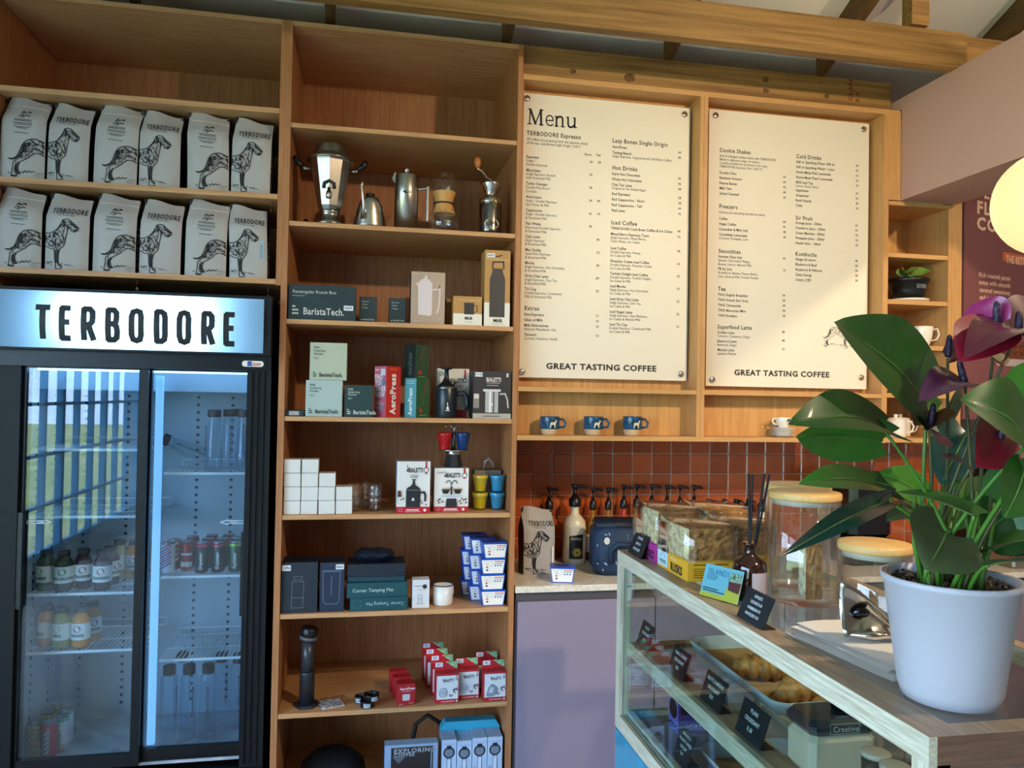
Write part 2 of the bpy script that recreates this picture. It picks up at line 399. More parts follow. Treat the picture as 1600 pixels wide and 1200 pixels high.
wpart('side_panel', UX1, UX1+.0185, 0, SBACK, 2.02, 3.061, WOOD_V, uc, 2.02)
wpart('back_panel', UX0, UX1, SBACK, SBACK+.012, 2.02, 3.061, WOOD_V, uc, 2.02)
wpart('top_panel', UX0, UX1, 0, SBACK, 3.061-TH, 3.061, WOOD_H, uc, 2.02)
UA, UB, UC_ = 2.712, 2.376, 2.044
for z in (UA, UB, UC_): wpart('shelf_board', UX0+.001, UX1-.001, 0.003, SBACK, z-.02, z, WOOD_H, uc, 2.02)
wpart('side_panel', UX0-.018, UX0, .0, SBACK, FLOOR, 2.02, WOOD_V, uc, 2.02)

# ================================================================== tiled wall and worktop
TILE = mat('terracotta_tile', '#c4602e', 0.22, noise=(5, .8, '#a8481e', V1), bump=(9, .25), vary=.22, coat=.3)
tm = MB(); s_ = .0495
tm.bbox(-s_, s_, -.006, .004, -s_, s_, .004)
GROUT = mat('grey_grout', '#b8a494', 0.9)
TW = struct(MB().box(.64, 3.6, .5605, .60, .80, 1.56).build('wall_tiled', GROUT))
first = None; PITCH = .1022
x_first = PY(831, 741, .56).x-PITCH/2; z_first = PY(831, 741, .56).z+PITCH/2
for r_ in range(-6, 2):
    for c_ in range(-1, 27):
        x = x_first+c_*PITCH; z = z_first+r_*PITCH
        if x-s_ < .63: continue
        if first is None: first = tm.build('tile', TILE, TW); o = first
        else: o = first.copy(); COL.objects.link(o); o.parent = TW
        o.location = (x, .563, z); o.rotation_euler = (R(random.uniform(-.7, .7)), 0, R(random.uniform(-.7, .7)))
CT = .825
STONE = mat('pale_stone', '#f0e8d8', 0.35, noise=(60, .6, '#b9ae9c', V1))
tag(MB().bbox(.640, 3.6, -.002, .558, CT-.026, CT, .002).build('worktop', STONE), 'long speckled cream stone worktop below the orange tiles', 'worktop')
cab = thing('base_cabinet', 'mauve base cabinet front under the stone worktop', 'cabinet', (0, 0, FLOOR))
wpart('carcass', .645, 3.6, .03, .55, FLOOR, CT-.028, MAUVE_D, cab, FLOOR)
wpart('finger_rail', .645, 3.6, .016, .029, CT-.062, CT-.028, mat('grey_rail', '#5e5a5c', .4, .3), cab, FLOOR)
for k in range(4): wpart('door', .652+.6*k, .652+.6*k+.594, .004, .028, FLOOR+.08, CT-.064, MAUVE_D, cab, FLOOR)

# ================================================================== menu cabinet
mc = thing('menu_cabinet', 'shallow oak wall cabinet framing the two white menu boards', 'cabinet', (0, 0, 1.43))
MX0, MX1, MZ0, MZ1, MB_ = .636, 2.399, 1.425, 2.942, .12
DIV = 1.438
wpart('top_rail', MX0, MX1, 0.002, MB_, MZ1-.022, MZ1, EDGE, mc, 1.43)
wpart('bottom_shelf', MX0, 2.34, 0.002, MB_, MZ0, MZ0+.02, EDGE, mc, 1.43)
wpart('ledge', MX0, DIV-.018, 0.002, MB_, 1.627, 1.645, EDGE, mc, 1.43)
wpart('ledge', DIV+.018, 2.313, 0.002, MB_, 1.627, 1.645, EDGE, mc, 1.43)
wpart('divider', DIV-.018, DIV-.001, 0, MB_, MZ0+.02, MZ1-.022, EDGE_V, mc, 1.43)
wpart('divider', DIV, DIV+.018, 0, MB_, MZ0+.02, MZ1-.022, EDGE_V, mc, 1.43)
wpart('back_panel', MX0, 2.313, MB_, MB_+.012, MZ0, MZ1, OAK_L, mc, 1.43)
wpart('left_stile', MX0, MX0+.003, 0.004, MB_, MZ0+.02, MZ1-.022, EDGE_V, mc, 1.43)
wpart('wide_stile', 2.313, 2.399, 0, .02, 2.53, MZ1-.022, EDGE_V, mc, 1.43)
wpart('stile_return', 2.313, 2.339, 0.0, MB_, MZ0+.02, 2.53, EDGE_V, mc, 1.43)
wpart('stile_return', 2.313, 2.331, 0.02, MB_, 2.53, MZ1-.022, EDGE_V, mc, 1.43)
# niche column
nc = thing('niche_shelf', 'narrow oak niche column of small open shelves right of the menus', 'shelf', (0, 0, 1.43))
NX0, NX1 = 2.341, 2.651
wpart('back_panel', NX0, NX1, .29, .302, MZ0, 2.525, OAK_L, nc, 1.43)
wpart('side_panel', NX1, NX1+.018, 0, .302, MZ0, 2.525, EDGE_V, nc, 1.43)
wpart('outer_stile', NX1+.019, 2.722, 0.0, .32, MZ0-.02, 2.545, EDGE_V, nc, 1.43)
wpart('top_board', NX0, NX1, 0, .29, 2.507, 2.525, EDGE, nc, 1.43)
NZ = [2.29, 2.077, 1.871, 1.651, 1.447]
for z in NZ: wpart('shelf_board', NX0, NX1-.0005, 0.003, .29, z-.02, z, EDGE, nc, 1.43)
# ================================================================== TERBODORE coffee bags over the fridge
BAG = mat('bag_matte_foil', '#b4b0ae', 0.5, bump=(14, .25), sss=0)
GUS = mat('bag_black_gusset', '#0b0d12', 0.45, bump=(18, .3))
SILK = mat('bag_label_blue', '#9fc8e0', 0.6)
GREYINK = mat('grey_ink', '#55514e', 0.7)
# the great dane drawing, split where two bags meet (drawing units = photo crop pixels)
DOG_REAR = [
 ([(600,652),(540,632),(490,618),(430,622),(380,640),(345,670),(320,710),(300,770),(280,830),(250,868),(200,893),(140,892)], 9),
 ([(140,892),(180,908),(230,900),(270,870),(308,812),(330,762)], 6), ([(160,897),(215,897),(255,875),(285,835)], 10),
 ([(335,800),(300,870),(240,915),(208,940),(205,1000),(192,1080),(185,1118),(222,1128),(265,1120),(262,1095),(240,1075),(230,1030),(240,985),(290,940),(350,910),(410,870),(450,830),(490,805),(540,805),(600,822)], 7),
 ([(290,942),(268,990),(276,1050),(308,1083)], 14), ([(250,985),(248,1040),(268,1085),(308,1086)], 12), ([(262,985),(262,1060)], 16),
 ([(345,690),(335,740),(345,800)], 16), ([(365,680),(362,740),(358,790)], 14), ([(330,760),(318,820),(325,870)], 12), ([(300,850),(280,890)], 8),
 ([(400,675),(412,712)], 24), ([(430,640),(470,660),(510,690)], 12), ([(495,690),(522,688)], 16), ([(540,640),(590,660)], 9), ([(585,680),(598,730)], 12),
 ([(440,800),(455,760),(500,735),(540,755),(590,790)], 9), ([(470,740),(520,770)], 8), ([(550,800),(600,830)], 8), ([(420,740),(405,830)], 4), ([(380,700),(375,860)], 4),
 ([(330,1058),(350,1075),(380,1045),(400,1068),(430,1045),(455,1062),(490,1042)], 9), ([(145,1072),(160,1085)], 10), ([(500,1068),(600,1068)], 4), ([(475,1095),(560,1098)], 3), ([(190,1112),(255,1118)], 10)]
DOG_FRONT = [
 ([(665,655),(740,657),(790,635),(830,600),(870,540),(895,492),(905,462),(950,448),(1000,457),(1050,502),(1100,545),(1124,570),(1105,605),(1075,628),(1040,620),(1012,594)], 8),
 ([(975,598),(966,650),(955,700),(947,760),(940,810),(918,850),(885,875),(870,920),(860,980),(862,1060),(876,1100),(910,1130),(903,1160),(850,1167),(826,1158),(826,1100),(812,1020),(808,940),(800,885),(750,880),(710,860),(665,836)], 7),
 ([(850,885),(846,980),(852,1060),(870,1110),(905,1135)], 12), ([(822,900),(826,1000),(836,1080)], 12), ([(862,900),(856,980)], 5),
 ([(900,480),(912,465),(938,480),(944,520),(928,560),(905,535)], 9), ([(915,490),(925,540)], 12), ([(955,480),(985,500)], 7), ([(1000,480),(1040,520),(1085,555)], 10), ([(1070,555),(1118,572)], 14),
 ([(1085,590),(1075,620)], 16), ([(1045,600),(1100,600)], 9), ([(960,540),(990,560),(975,590)], 14), ([(980,545),(965,610)], 7), ([(1000,560),(1040,580)], 5),
 ([(890,520),(850,580),(820,612)], 12), ([(860,610),(890,650),(900,690)], 5), ([(920,600),(915,680),(930,740)], 5), ([(800,650),(790,690),(810,715)], 16), ([(740,680),(730,720)], 14), ([(680,690),(690,750)], 8),
 ([(815,640),(850,690),(880,720)], 7), ([(820,740),(815,800),(830,860)], 12), ([(845,800),(870,850)], 9), ([(790,770),(800,830)], 8), ([(740,760),(780,800)], 6), ([(690,770),(740,830)], 6), ([(720,830),(790,850)], 9), ([(665,700),(668,790)], 10), ([(700,730),(770,770)], 4),
 ([(895,760),(915,800)], 7), ([(930,700),(918,780)], 4), ([(700,1062),(735,1085),(760,1065),(790,1085)], 8), ([(900,1105),(920,1085)], 8), ([(950,1102),(1035,1112)], 8), ([(1050,1118),(1070,1122)], 5), ([(735,1112),(800,1118)], 4), ([(670,1080),(740,1095)], 5)]
def _hatch(poly, n, seed, ang):
    rr = random.Random(seed); out = []
    def inside(x, y):
        c = False; j = len(poly)-1
        for i in range(len(poly)):
            if (poly[i][1] > y) != (poly[j][1] > y) and x < (poly[j][0]-poly[i][0])*(y-poly[i][1])/(poly[j][1]-poly[i][1])+poly[i][0]: c = not c
            j = i
        return c
    xs = [p[0] for p in poly]; ys = [p[1] for p in poly]
    while len(out) < n:
        x, y = rr.uniform(min(xs), max(xs)), rr.uniform(min(ys), max(ys)); a = R(ang+rr.uniform(-25, 25)); L = rr.uniform(14, 34)
        q = [(x, y), (x+L*.5*math.cos(a), y+L*.5*math.sin(a)), (x+L*math.cos(a+.25), y+L*math.sin(a+.25))]
        if all(inside(*p) for p in q): out.append((q, rr.choice((3, 4, 5))))
    return out
HATCH_REAR = _hatch([(600,655),(490,622),(400,642),(345,682),(310,760),(332,830),(300,880),(240,930),(215,1000),(235,1010),(262,958),(350,905),(440,840),(500,800),(600,815)], 75, 2, 70)
HATCH_FRONT = _hatch([(667,660),(790,640),(870,550),(900,482),(960,457),(1050,512),(1110,567),(1070,618),(985,590),(960,680),(943,790),(880,870),(865,980),(830,980),(812,890),(740,868),(667,825)], 110, 3, 62)
def draw_dog(mb, strokes, fn, s=1.0):
    for pts, w in strokes:
        q = [(x, -y) for x, y in pts]; d = []
        for (xa, ya), (xb, yb) in zip(q[:-1], q[1:]):
            n = max(1, int(math.hypot(xb-xa, yb-ya)/22))
            d += [(xa+(xb-xa)*k/n, ya+(yb-ya)*k/n) for k in range(n)]
        ribbon(mb, d+[q[-1]], w*s, fn)
def make_bag(kind, w, h, d, lean, label, loc, gus_text=False, sticker=False, group='white coffee bags over the fridge', seed=0):
    rnd = random.Random(seed)
    t = thing('coffee_bag', label, 'coffee bag', loc, R(lean), group)
    a1, a2, tw = rnd.uniform(-.006, .006), rnd.uniform(-.012, .012), rnd.uniform(.7, 1.3)
    def depth(v):   # how far the front stands forward of the seal at height v (0..1)
        return d*(0.5 if v < .72 else .5*max(.06, 1-(v-.72)/.26*.94) if v < .98 else .03)
    def fy(u, v):
        e = min(u, 1-u); return -depth(v)-.007*math.sin(PI*min(max(u, 0), 1))*(1 if v < .8 else .4)+.004*math.sin(u*7*tw+v*9)*v+(.008 if e < .02 else 0)
    def P(u, v, off=0.0):
        top = 1+(.035*math.sin(PI*u*1.3+tw) if v > .95 else 0)
        pin = 1-.05*max(0, v-.7)
        return Vector(((u-.5)*w*pin+a2*v*v, fy(u, v)-off, v*h*top))
    nu, nv = 8, 14
    grid = [[P(i/nu, j/nv) for i in range(nu+1)] for j in range(nv+1)]
    def Pg(u, v, off=0.0):
        uu = min(max(u, 0), .9999)*nu; vv = min(max(v, 0), .9999)*nv; i, j = int(uu), int(vv); a, c = uu-i, vv-j
        p = (grid[j][i]*(1-a)+grid[j][i+1]*a)*(1-c)+(grid[j+1][i]*(1-a)+grid[j+1][i+1]*a)*c
        return p-Vector((0, off, 0))
    b = MB().sh(True)
    b.add([P(i/nu, j/nv) for j in range(nv+1) for i in range(nu+1)], [(j*(nu+1)+i, j*(nu+1)+i+1, (j+1)*(nu+1)+i+1, (j+1)*(nu+1)+i) for j in range(nv) for i in range(nu)])
    def Bk(u, v): p = P(u, v); return Vector((p.x, -p.y, p.z))
    b.add([Bk(i/nu, j/nv) for j in range(nv+1) for i in range(nu+1)], [((j+1)*(nu+1)+i, (j+1)*(nu+1)+i+1, j*(nu+1)+i+1, j*(nu+1)+i) for j in range(nv) for i in range(nu)])
    b.build('pouch', BAG, t)
    for sgn, u in ((-1, 0), (1, 1)):
        g = MB().sh(True); vs = []
        for j in range(nv+1):
            p = P(u, j/nv); q = Bk(u, j/nv); mid = (p+q)/2-Vector((sgn*.012*min(1, j/nv*2), 0, 0)); vs += [p, mid, q]
        g.add(vs, [(j*3+k, j*3+k+1, j*3+k+4, j*3+k+3) for j in range(nv) for k in range(2)])
        go = g.build('side_gusset', GUS, t)
        if sgn > 0 and gus_text:
            x = MB(); put_text(x, 'TERBODORE', Vector((w*.5+.002, -d*.3, h*.62)), (0, 0, -1), (0, 1, 0), .026, 1, .95, .12); x.build('lettering', WHITE, go)
    g = MB(); g.add([P(0, 0), P(1, 0), Bk(1, 0), Bk(0, 0)], [(0, 3, 2, 1)]); g.build('base_fold', BAG, t)
    art = MB()
    if kind == 'rear':
        fn = lambda x, y: Pg((x-10)/600, (1150+y)/1110, .0026)
        draw_dog(art, DOG_REAR[:-5]+DOG_REAR[-1:]+HATCH_REAR, fn, 1.5)
        gr = MB(); draw_dog(gr, DOG_REAR[-5:-1], fn, 1.2); gr.build('grass_print', INK, t)
        sc_ = MB()
        for pts in ([(270,275),(300,240),(330,280),(360,250),(400,270)], [(250,325),(300,295),(320,330),(290,345),(360,305),(400,320)], [(285,250),(290,275)], [(375,245),(400,260)]): ribbon(sc_, [(x, -y) for x, y in pts], 12, fn)
        sc_.build('script_print', INK, t)
        ln = MB()
        for y, x0, x1 in ((365,190,430),(382,200,430),(410,175,440),(430,190,440),(460,190,420),(478,230,380),(538,205,400)): ribbon(ln, [(x0+(x1-x0)*k/8, -y-k*1.6) for k in range(9)], 8, fn)
        ln.build('small_print', GREYINK, t)
        
        z = MB(); fz = lambda x, y: Pg((x-10)/600, (1150+y)/1110, .0035)
        ribbon(z, [(60+k*72, -150-k*4.5) for k in range(9)], 14, fz); z.build('zip_band', mat('bag_zip', '#dcdad6', .35), t)
    else:
        fn = lambda x, y: Pg((x-665)/585, (1185+y)/1110, .0026)
        draw_dog(art, DOG_FRONT[:-6]+HATCH_FRONT, fn, 1.5)
        gr = MB(); draw_dog(gr, DOG_FRONT[-6:], fn, 1.2); gr.build('grass_print', INK, t)
        k = 585/w
        wd = MB(); put_text(wd, 'TERBODORE', (752, -355, 0), (1, -.03, 0), (0, 1, 0), 80, 1, .60, .09, 'L', lambda p: fn(p.x, p.y))
        put_text(wd, 'COFFEE ROASTERS', (832, -392, 0), (1, -.05, 0), (0, 1, 0), 22, 0, .75, .1, 'L', lambda p: fn(p.x, p.y))
        wd.build('lettering', INK, t)
        if sticker:
            s2 = MB(); fill2d(s2, [(1150,-900),(1205,-900),(1205,-600),(1150,-600)], lambda x, y: Pg((x-665)/585, (1185+y)/1110, .0035)); so_ = s2.build('date_sticker', SILK, t)
            x = MB(); put_text(x, 'BEST BEFORE', (1185, -870, 0), (0, 1, 0), (-1, 0, 0), 20, 0, 1, .1, 'L', lambda p: Pg((p.x-665)/585, (1185+p.y)/1110, .0045)); x.build('lettering', INK, so_)
    art.build('dog_print', INK, t)
    return t
ROW1 = [(-1.327, -1.171, 'rear'), (-1.168, -1.022, 'front'), (-1.009, -.852, 'rear'), (-.849, -.698, 'front'), (-.675, -.518, 'rear'), (-.514, -.363, 'front')]
ROW2 = [(-1.329, -1.175, 'rear'), (-1.168, -1.014, 'front'), (-1.004, -.849, 'rear'), (-.840, -.688, 'front'), (-.677, -.521, 'rear'), (-.512, -.366, 'front')]
for r_, (row, z) in enumerate(((ROW1, UB), (ROW2, UC_))):
    for i, (x0, x1, k) in enumerate(row):
        h = (.312 if k == 'rear' else .300)-(0.012 if r_ else 0)
        face = 'script label and dog hindquarters' if k == 'rear' else 'bold lettering and dog head'
        if i >= 4 and r_ == 1 and k == 'front': face = 'blue date sticker and dog head'
        lab = 'white coffee bag with %s, %s from left in %s row' % (face, ORD[i], ('upper', 'lower')[r_])
        make_bag(k, (x1-x0)*.97, h, .10, random.uniform(-.5, .5), lab, ((x0+x1)/2, .075+random.uniform(0, .008), z), i == 5 or (r_ and i == 2), (i == 5 and r_ == 1), seed=i+10*r_)

# ================================================================== drinks fridge
FX0, FX1, FY0, FY1, FTOP = -1.305, -.338, -.02, .57, 1.972
fr = thing('drinks_fridge', 'black two door glass drinks fridge with lit TERBODORE header sign', 'fridge', (0, 0, FLOOR))
FB = mat('fridge_black', '#080b10', 0.5, spec=.3); FB2 = mat('fridge_black_gloss', '#080c12', 0.3, spec=.35)
FW = mat('fridge_liner', '#b2bcc4', 0.45)
zo = FLOOR
def fp(name, x0, x1, y0, y1, z0, z1, m, parent=fr): return MB().box(x0, x1, y0, y1, z0-zo, z1-zo).build(name, m, parent)
fp('side_wall', FX0, FX0+.045, FY0+.02, FY1, FLOOR+.06, FTOP-.02, FB)
fp('side_wall', FX1-.03, FX1, FY0+.02, FY1, FLOOR+.06, FTOP-.02, FB)
fp('rear_wall', FX0+.045, FX1-.03, FY1-.03, FY1, FLOOR+.06, FTOP-.02, FB)
fp('roof', FX0, FX1, FY0+.02, FY1, FTOP-.02, FTOP, FB)
fp('base', FX0, FX1, FY0, FY1, FLOOR+.03, .165, FB)
for k, x in enumerate((FX0+.05, FX1-.08)): fp('foot', x, x+.04, .02, .06, FLOOR, FLOOR+.03, BLACK)
IX0, IX1, IY0, IY1, IZ0, IZ1 = -1.238, -.372, .10, .50, .195, 1.70
fp('liner', IX0-.012, IX0, IY0-.05, IY1, IZ0, IZ1, FW); fp('liner', IX1, IX1+.004, IY0-.05, IY1, IZ0, IZ1, FW)
fp('liner', IX0, IX1, IY1, IY1+.012, IZ0, IZ1, FW); fp('liner', IX0-.012, IX1+.004, IY0-.06, IY1, IZ1, IZ1+.01, FW)
fp('liner', IX0-.012, IX1+.004, IY0-.06, IY1, IZ0-.012, IZ0, mat('fridge_floor_liner', '#c2c9cf', .4, noise=(7, .7, '#7d8790', V1)))
SLOT = mat('dark_slot', '#23303c', .6)
sl = MB()
for x in (-1.155, -.985, -.70, -.555):
    for k in range(44):
        z = .25+k*.033; sl.box(x-.006, x+.006, IY1-.002, IY1+.001, z, z+.011)
for k in range(44):
    z = .25+k*.033; sl.box(IX0-.001, IX0+.002, .2, .212, z, z+.011); sl.box(IX0-.001, IX0+.002, .38, .392, z, z+.011)
o = MB(); o.v = [(v[0], v[1], v[2]-zo) for v in sl.v]; o.f, o.mi, o.sm = sl.f, sl.mi, sl.sm; o.build('slot_strip', SLOT, fr)
fp('air_panel', IX0+.01, IX1-.01, .18, .42, 1.60, 1.70, FW)
# front frame
fp('stile', FX0, -1.213, FY0, .085, .165, 1.684, FB); fp('stile', -.424, FX1, FY0, .085, .165, 1.684, FB)
for k, x in enumerate((-.411, -.389, -.366)): fp('stile_ridge', x-.005, x+.005, FY0-.008, FY0, .19, 1.68, FB2)
for k in range(3): fp('sill_ridge', -1.22, -.345, FY0-.006, FY0, .10+k*.03, .116+k*.03, FB2)
fp('header_skirt', FX0, FX1, FY0-.012, .085, 1.684, 1.742, FB2)
# sliding doors
def door(x0, x1, y, st_l, st_r, label):
    d = MB(); z0, z1 = .200, 1.690
    d.box(x0, x0+st_l, y, y+.024, z0-zo, z1-zo); d.box(x1-st_r, x1, y, y+.024, z0-zo, z1-zo); d.box(x0+st_l, x1-st_r, y, y+.024, z0-zo, z0+.045-zo); d.box(x0+st_l, x1-st_r, y, y+.024, z1-.012-zo, z1-zo)
    o = d.build('door', FB2, fr); o['label'] = label
    MB().box(x0+st_l, x1-st_r, y+.009, y+.015, z0+.045-zo, z1-.012-zo).build('pane', FRIDGE_GLASS, o)
    return o
dl = door(-1.213, -.785, .000, .012, .030, 'left sliding glass door'); dr = door(-.826, -.424, .034, .046, .010, 'right sliding glass door')
MB().box(-1.213, -1.196, -.016, 0, 0.80-zo, 1.15-zo).build('handle', BLACK, dl)
MB().box(-.440, -.424, .016, .034, .74-zo, 1.06-zo).build('handle', BLACK, dr)
ARW = mat('arrow_sticker', '#cfe6f5', .5)
def arrow(parent, px0, px1, py, y, flip):
    a = PY(px0, py, y); c = PY(px1, py, y); w = c.x-a.x; z = a.z-zo; b = MB()
    pts = [(0, 0), (.30, .10), (.30, .055), (1, .055), (1, -.055), (.30, -.055), (.30, -.10)]
    if flip: pts = [(1-p, q) for p, q in pts]
    f = lambda u, v: (a.x+u*w, y, z+v*w)
    ribbon(b, pts, .03, f, True); put_text(b, 'SLIDE', (.42, -.035, 0), (1, 0, 0), (0, 1, 0), .07, 1, 1, .02, 'L', lambda p: f(p.x, p.y)); b.build('arrow_sticker', ARW, parent)
arrow(dr, 344, 384, 816, .041, False); arrow(dl, 42, 80, 816, .006, True)
# lit header: curved translucent panel with a fluorescent tube behind it
HZ0, HZ1 = 1.742, 1.966
SXA, SXB = -1.292, -.364
hd = MB(); hd.box(FX0, FX1, .02, .05, HZ0-zo, HZ1-zo); hd.box(FX0, SXA, FY0-.055, .02, HZ0-zo, HZ1-zo); hd.box(SXB, FX1, FY0-.055, .02, HZ0-zo, HZ1-zo)
hd.box(SXA, SXB, FY0-.05, .02, HZ0-zo, HZ0+.008-zo); hd.box(SXA, SXB, FY0-.05, .02, HZ1-.012-zo, HZ1-zo)
hdo = hd.build('header_box', FB, fr)
MB().box(SXA+.01, SXB-.01, .014, .019, HZ0+.01-zo, HZ1-.015-zo).build('reflector', mat('light_box_white', '#f4f6f8', .6), hdo)
def bow(z): q = (z-(HZ0+HZ1)/2)/((HZ1-HZ0)/2); return FY0-.05-.028*(1-q*q)
sg = MB().sh(True); n = 10
zz = [HZ0+.008+(HZ1-.012-HZ0-.008)*k/n for k in range(n+1)]
sg.add([(x, bow(z), z-zo) for z in zz for x in (SXA, SXB)], [(2*k, 2*k+1, 2*k+3, 2*k+2) for k in range(n)])
sgo = sg.build('sign_panel', translucent_mat('sign_acrylic', '#9fcbea', .62), fr)
MB().sh(True).tube([(-1.07, -.022, 1.862-zo), (-.55, -.022, 1.862-zo)], .013, 12).build('fluorescent_tube', mat('tube_lit', '#e8f4ff', .5, emit=('#dff0ff', 75.0)), fr)
# letters of the sign, condensed strokes
def seg_letters():
    L = {'T': [[(0, 1), (1, 1)], [(.5, 1), (.5, 0)]], 'E': [[(1, 1), (.1, 1), (.1, 0), (1, 0)], [(.1, .53), (.9, .53)]],
         'R': [[(.1, 0), (.1, 1), (.65, 1), (.92, .9), (.95, .75), (.92, .58), (.65, .47), (.1, .47)], [(.55, .47), (.98, 0)]],
         'B': [[(.1, 0), (.1, 1), (.62, 1), (.88, .9), (.9, .75), (.85, .6), (.62, .53), (.1, .53)], [(.62, .53), (.9, .44), (.97, .27), (.9, .08), (.65, 0), (.1, 0)]],
         'O': [[(.5, 1), (.2, .96), (.08, .8), (.08, .2), (.2, .04), (.5, 0), (.8, .04), (.92, .2), (.92, .8), (.8, .96), (.5, 1)]],
         'D': [[(.1, 0), (.1, 1), (.55, 1), (.85, .93), (.94, .78), (.94, .22), (.85, .07), (.55, 0), (.1, 0)]]}
    return L
SEG = seg_letters()
ltr = [('T', 52, 80), ('E', 90, 112), ('R', 124, 150), ('B', 162, 188), ('O', 199, 226), ('D', 238, 263), ('O', 274, 300), ('R', 312, 336), ('E', 347, 368)]
SB = mat('sign_black', '#0a0d12', .5)
for k, (ch, pa, pb) in enumerate(ltr):
    base_y = 531+(541-531)*k/8.0; top_y = 475+(487-475)*k/8.0
    A = PY(pa, base_y, FY0-.075); B = PY(pb, base_y, FY0-.075); T = PY(pa, top_y, FY0-.075)
    wv, hv = B.x-A.x, T.z-A.z
    sw = .0205; lt = MB()
    for st in SEG[ch]:
        P2 = [(A.x+sw*.5+u*(wv-sw), A.z+sw*.5+v*(hv-sw)) for u, v in st]
        for (xa, za), (xb, zb) in zip(P2[:-1], P2[1:]):
            n_ = max(1, int(abs(zb-za)/.02))
            for q in range(n_): ribbon(lt, [(xa+(xb-xa)*q/n_, za+(zb-za)*q/n_), (xa+(xb-xa)*(q+1)/n_, za+(zb-za)*(q+1)/n_)], sw, lambda u, v: (u, bow(v)-.002, v-zo))
    for st in SEG[ch]:
        Q = [Vector((A.x+sw*.5+u*(wv-sw), A.z+sw*.5+v*(hv-sw))) for u, v in st]
        for a_, b_, c_ in zip(Q[:-2], Q[1:-1], Q[2:]):
            if (b_-a_).angle(c_-b_) < R(75): disc2d(lt, (b_.x, b_.y), sw*.5, lambda u, v: (u, bow(v)-.0022, v-zo), 14)
    lt.build('letter', SB, sgo)

bd = MB(); c0, c1 = PY(378, 567, FY0-.014), PY(412, 570, FY0-.014); cx, czz = (c0.x+c1.x)/2, (c0.z+c1.z)/2-zo
fb = lambda u, v: (cx+u, FY0-.0135, czz+v)
W2, H2 = (c1.x-c0.x)/2, .0115
fill2d(bd, [(W2*math.copysign(1, math.cos(a))*(.7)+.3*W2*math.cos(a), H2*math.sin(a)) for a in [2*PI*k/24+.01 for k in range(24)]], fb); bdo = bd.build('maker_badge', WHITE, fr)
x = MB(); fill2d(x, [(-.5*W2, -.009), (-.1*W2, -.009), (-.1*W2, .010), (-.5*W2, .010)], lambda u, v: (cx+u, FY0-.0140, czz+v)); x.build('badge_block', mat('badge_blue', '#2f57a8', .5), bdo)
x = MB(); put_text(x, 'Just', (-.05*W2, -.006, 0), (1, 0, 0), (0, 1, 0), .012, 2, 1.0, .02, 'L', lambda p: (cx+p.x, FY0-.0140, czz+p.y), .3); x.build('lettering', mat('badge_red', '#c0242c', .5), bdo)
# lamp strip behind the meeting stile
MB().box(-.783, -.757, .105, .125, .23-zo, 1.66-zo).build('lamp_strip', mat('fridge_lamp', '#cfe8ff', .5, emit=('#6fb0ee', 1.1)), fr)
MB().box(-1.20, -.40, .092, .112, 1.672-zo, 1.690-zo).build('added_fill_bar', mat('fridge_added_fill', '#cfe8ff', .5, emit=('#8fc4f5', 6.0)), fr)  # unseen glowing bar, added behind the skirt to brighten the fridge interior
# wire shelves
WIRE = mat('white_wire', '#f0f4f8', .4)
def wire_shelf(x0, x1, z, y0=.135, y1=.47):
    b = MB(); b.tube([(x0, y0, z-zo), (x1, y0, z-zo)], .006, 6); b.tube([(x0, y1, z-zo), (x1, y1, z-zo)], .0035, 6); b.tube([(x0, (y0+y1)/2, z-.004-zo), (x1, (y0+y1)/2, z-.004-zo)], .003, 6)
    n = int((x1-x0)/.0165)
    for k in range(n+1):
        x = x0+(x1-x0)*k/n; b.tube([(x, y0, z+.003-zo), (x, y1, z+.003-zo)], .0024, 4)
    b.tube([(x0, y1, z-zo), (x0, y1, z+.03-zo), (x1, y1, z+.03-zo), (x1, y1, z-zo)], .0025, 5)
    return b.build('wire_shelf', WIRE, fr)
LSH = [PY(130, 703, .135).z, PY(130, 808, .135).z, PY(130, 928, .135).z, PY(130, 1018, .135).z]
RSH = [PY(310, 740, .135).z, PY(310, 901, .135).z, PY(310, 1030, .135).z]
for z in LSH: wire_shelf(-1.228, -.80, z)
for z in RSH: wire_shelf(-.752, -.382, z)
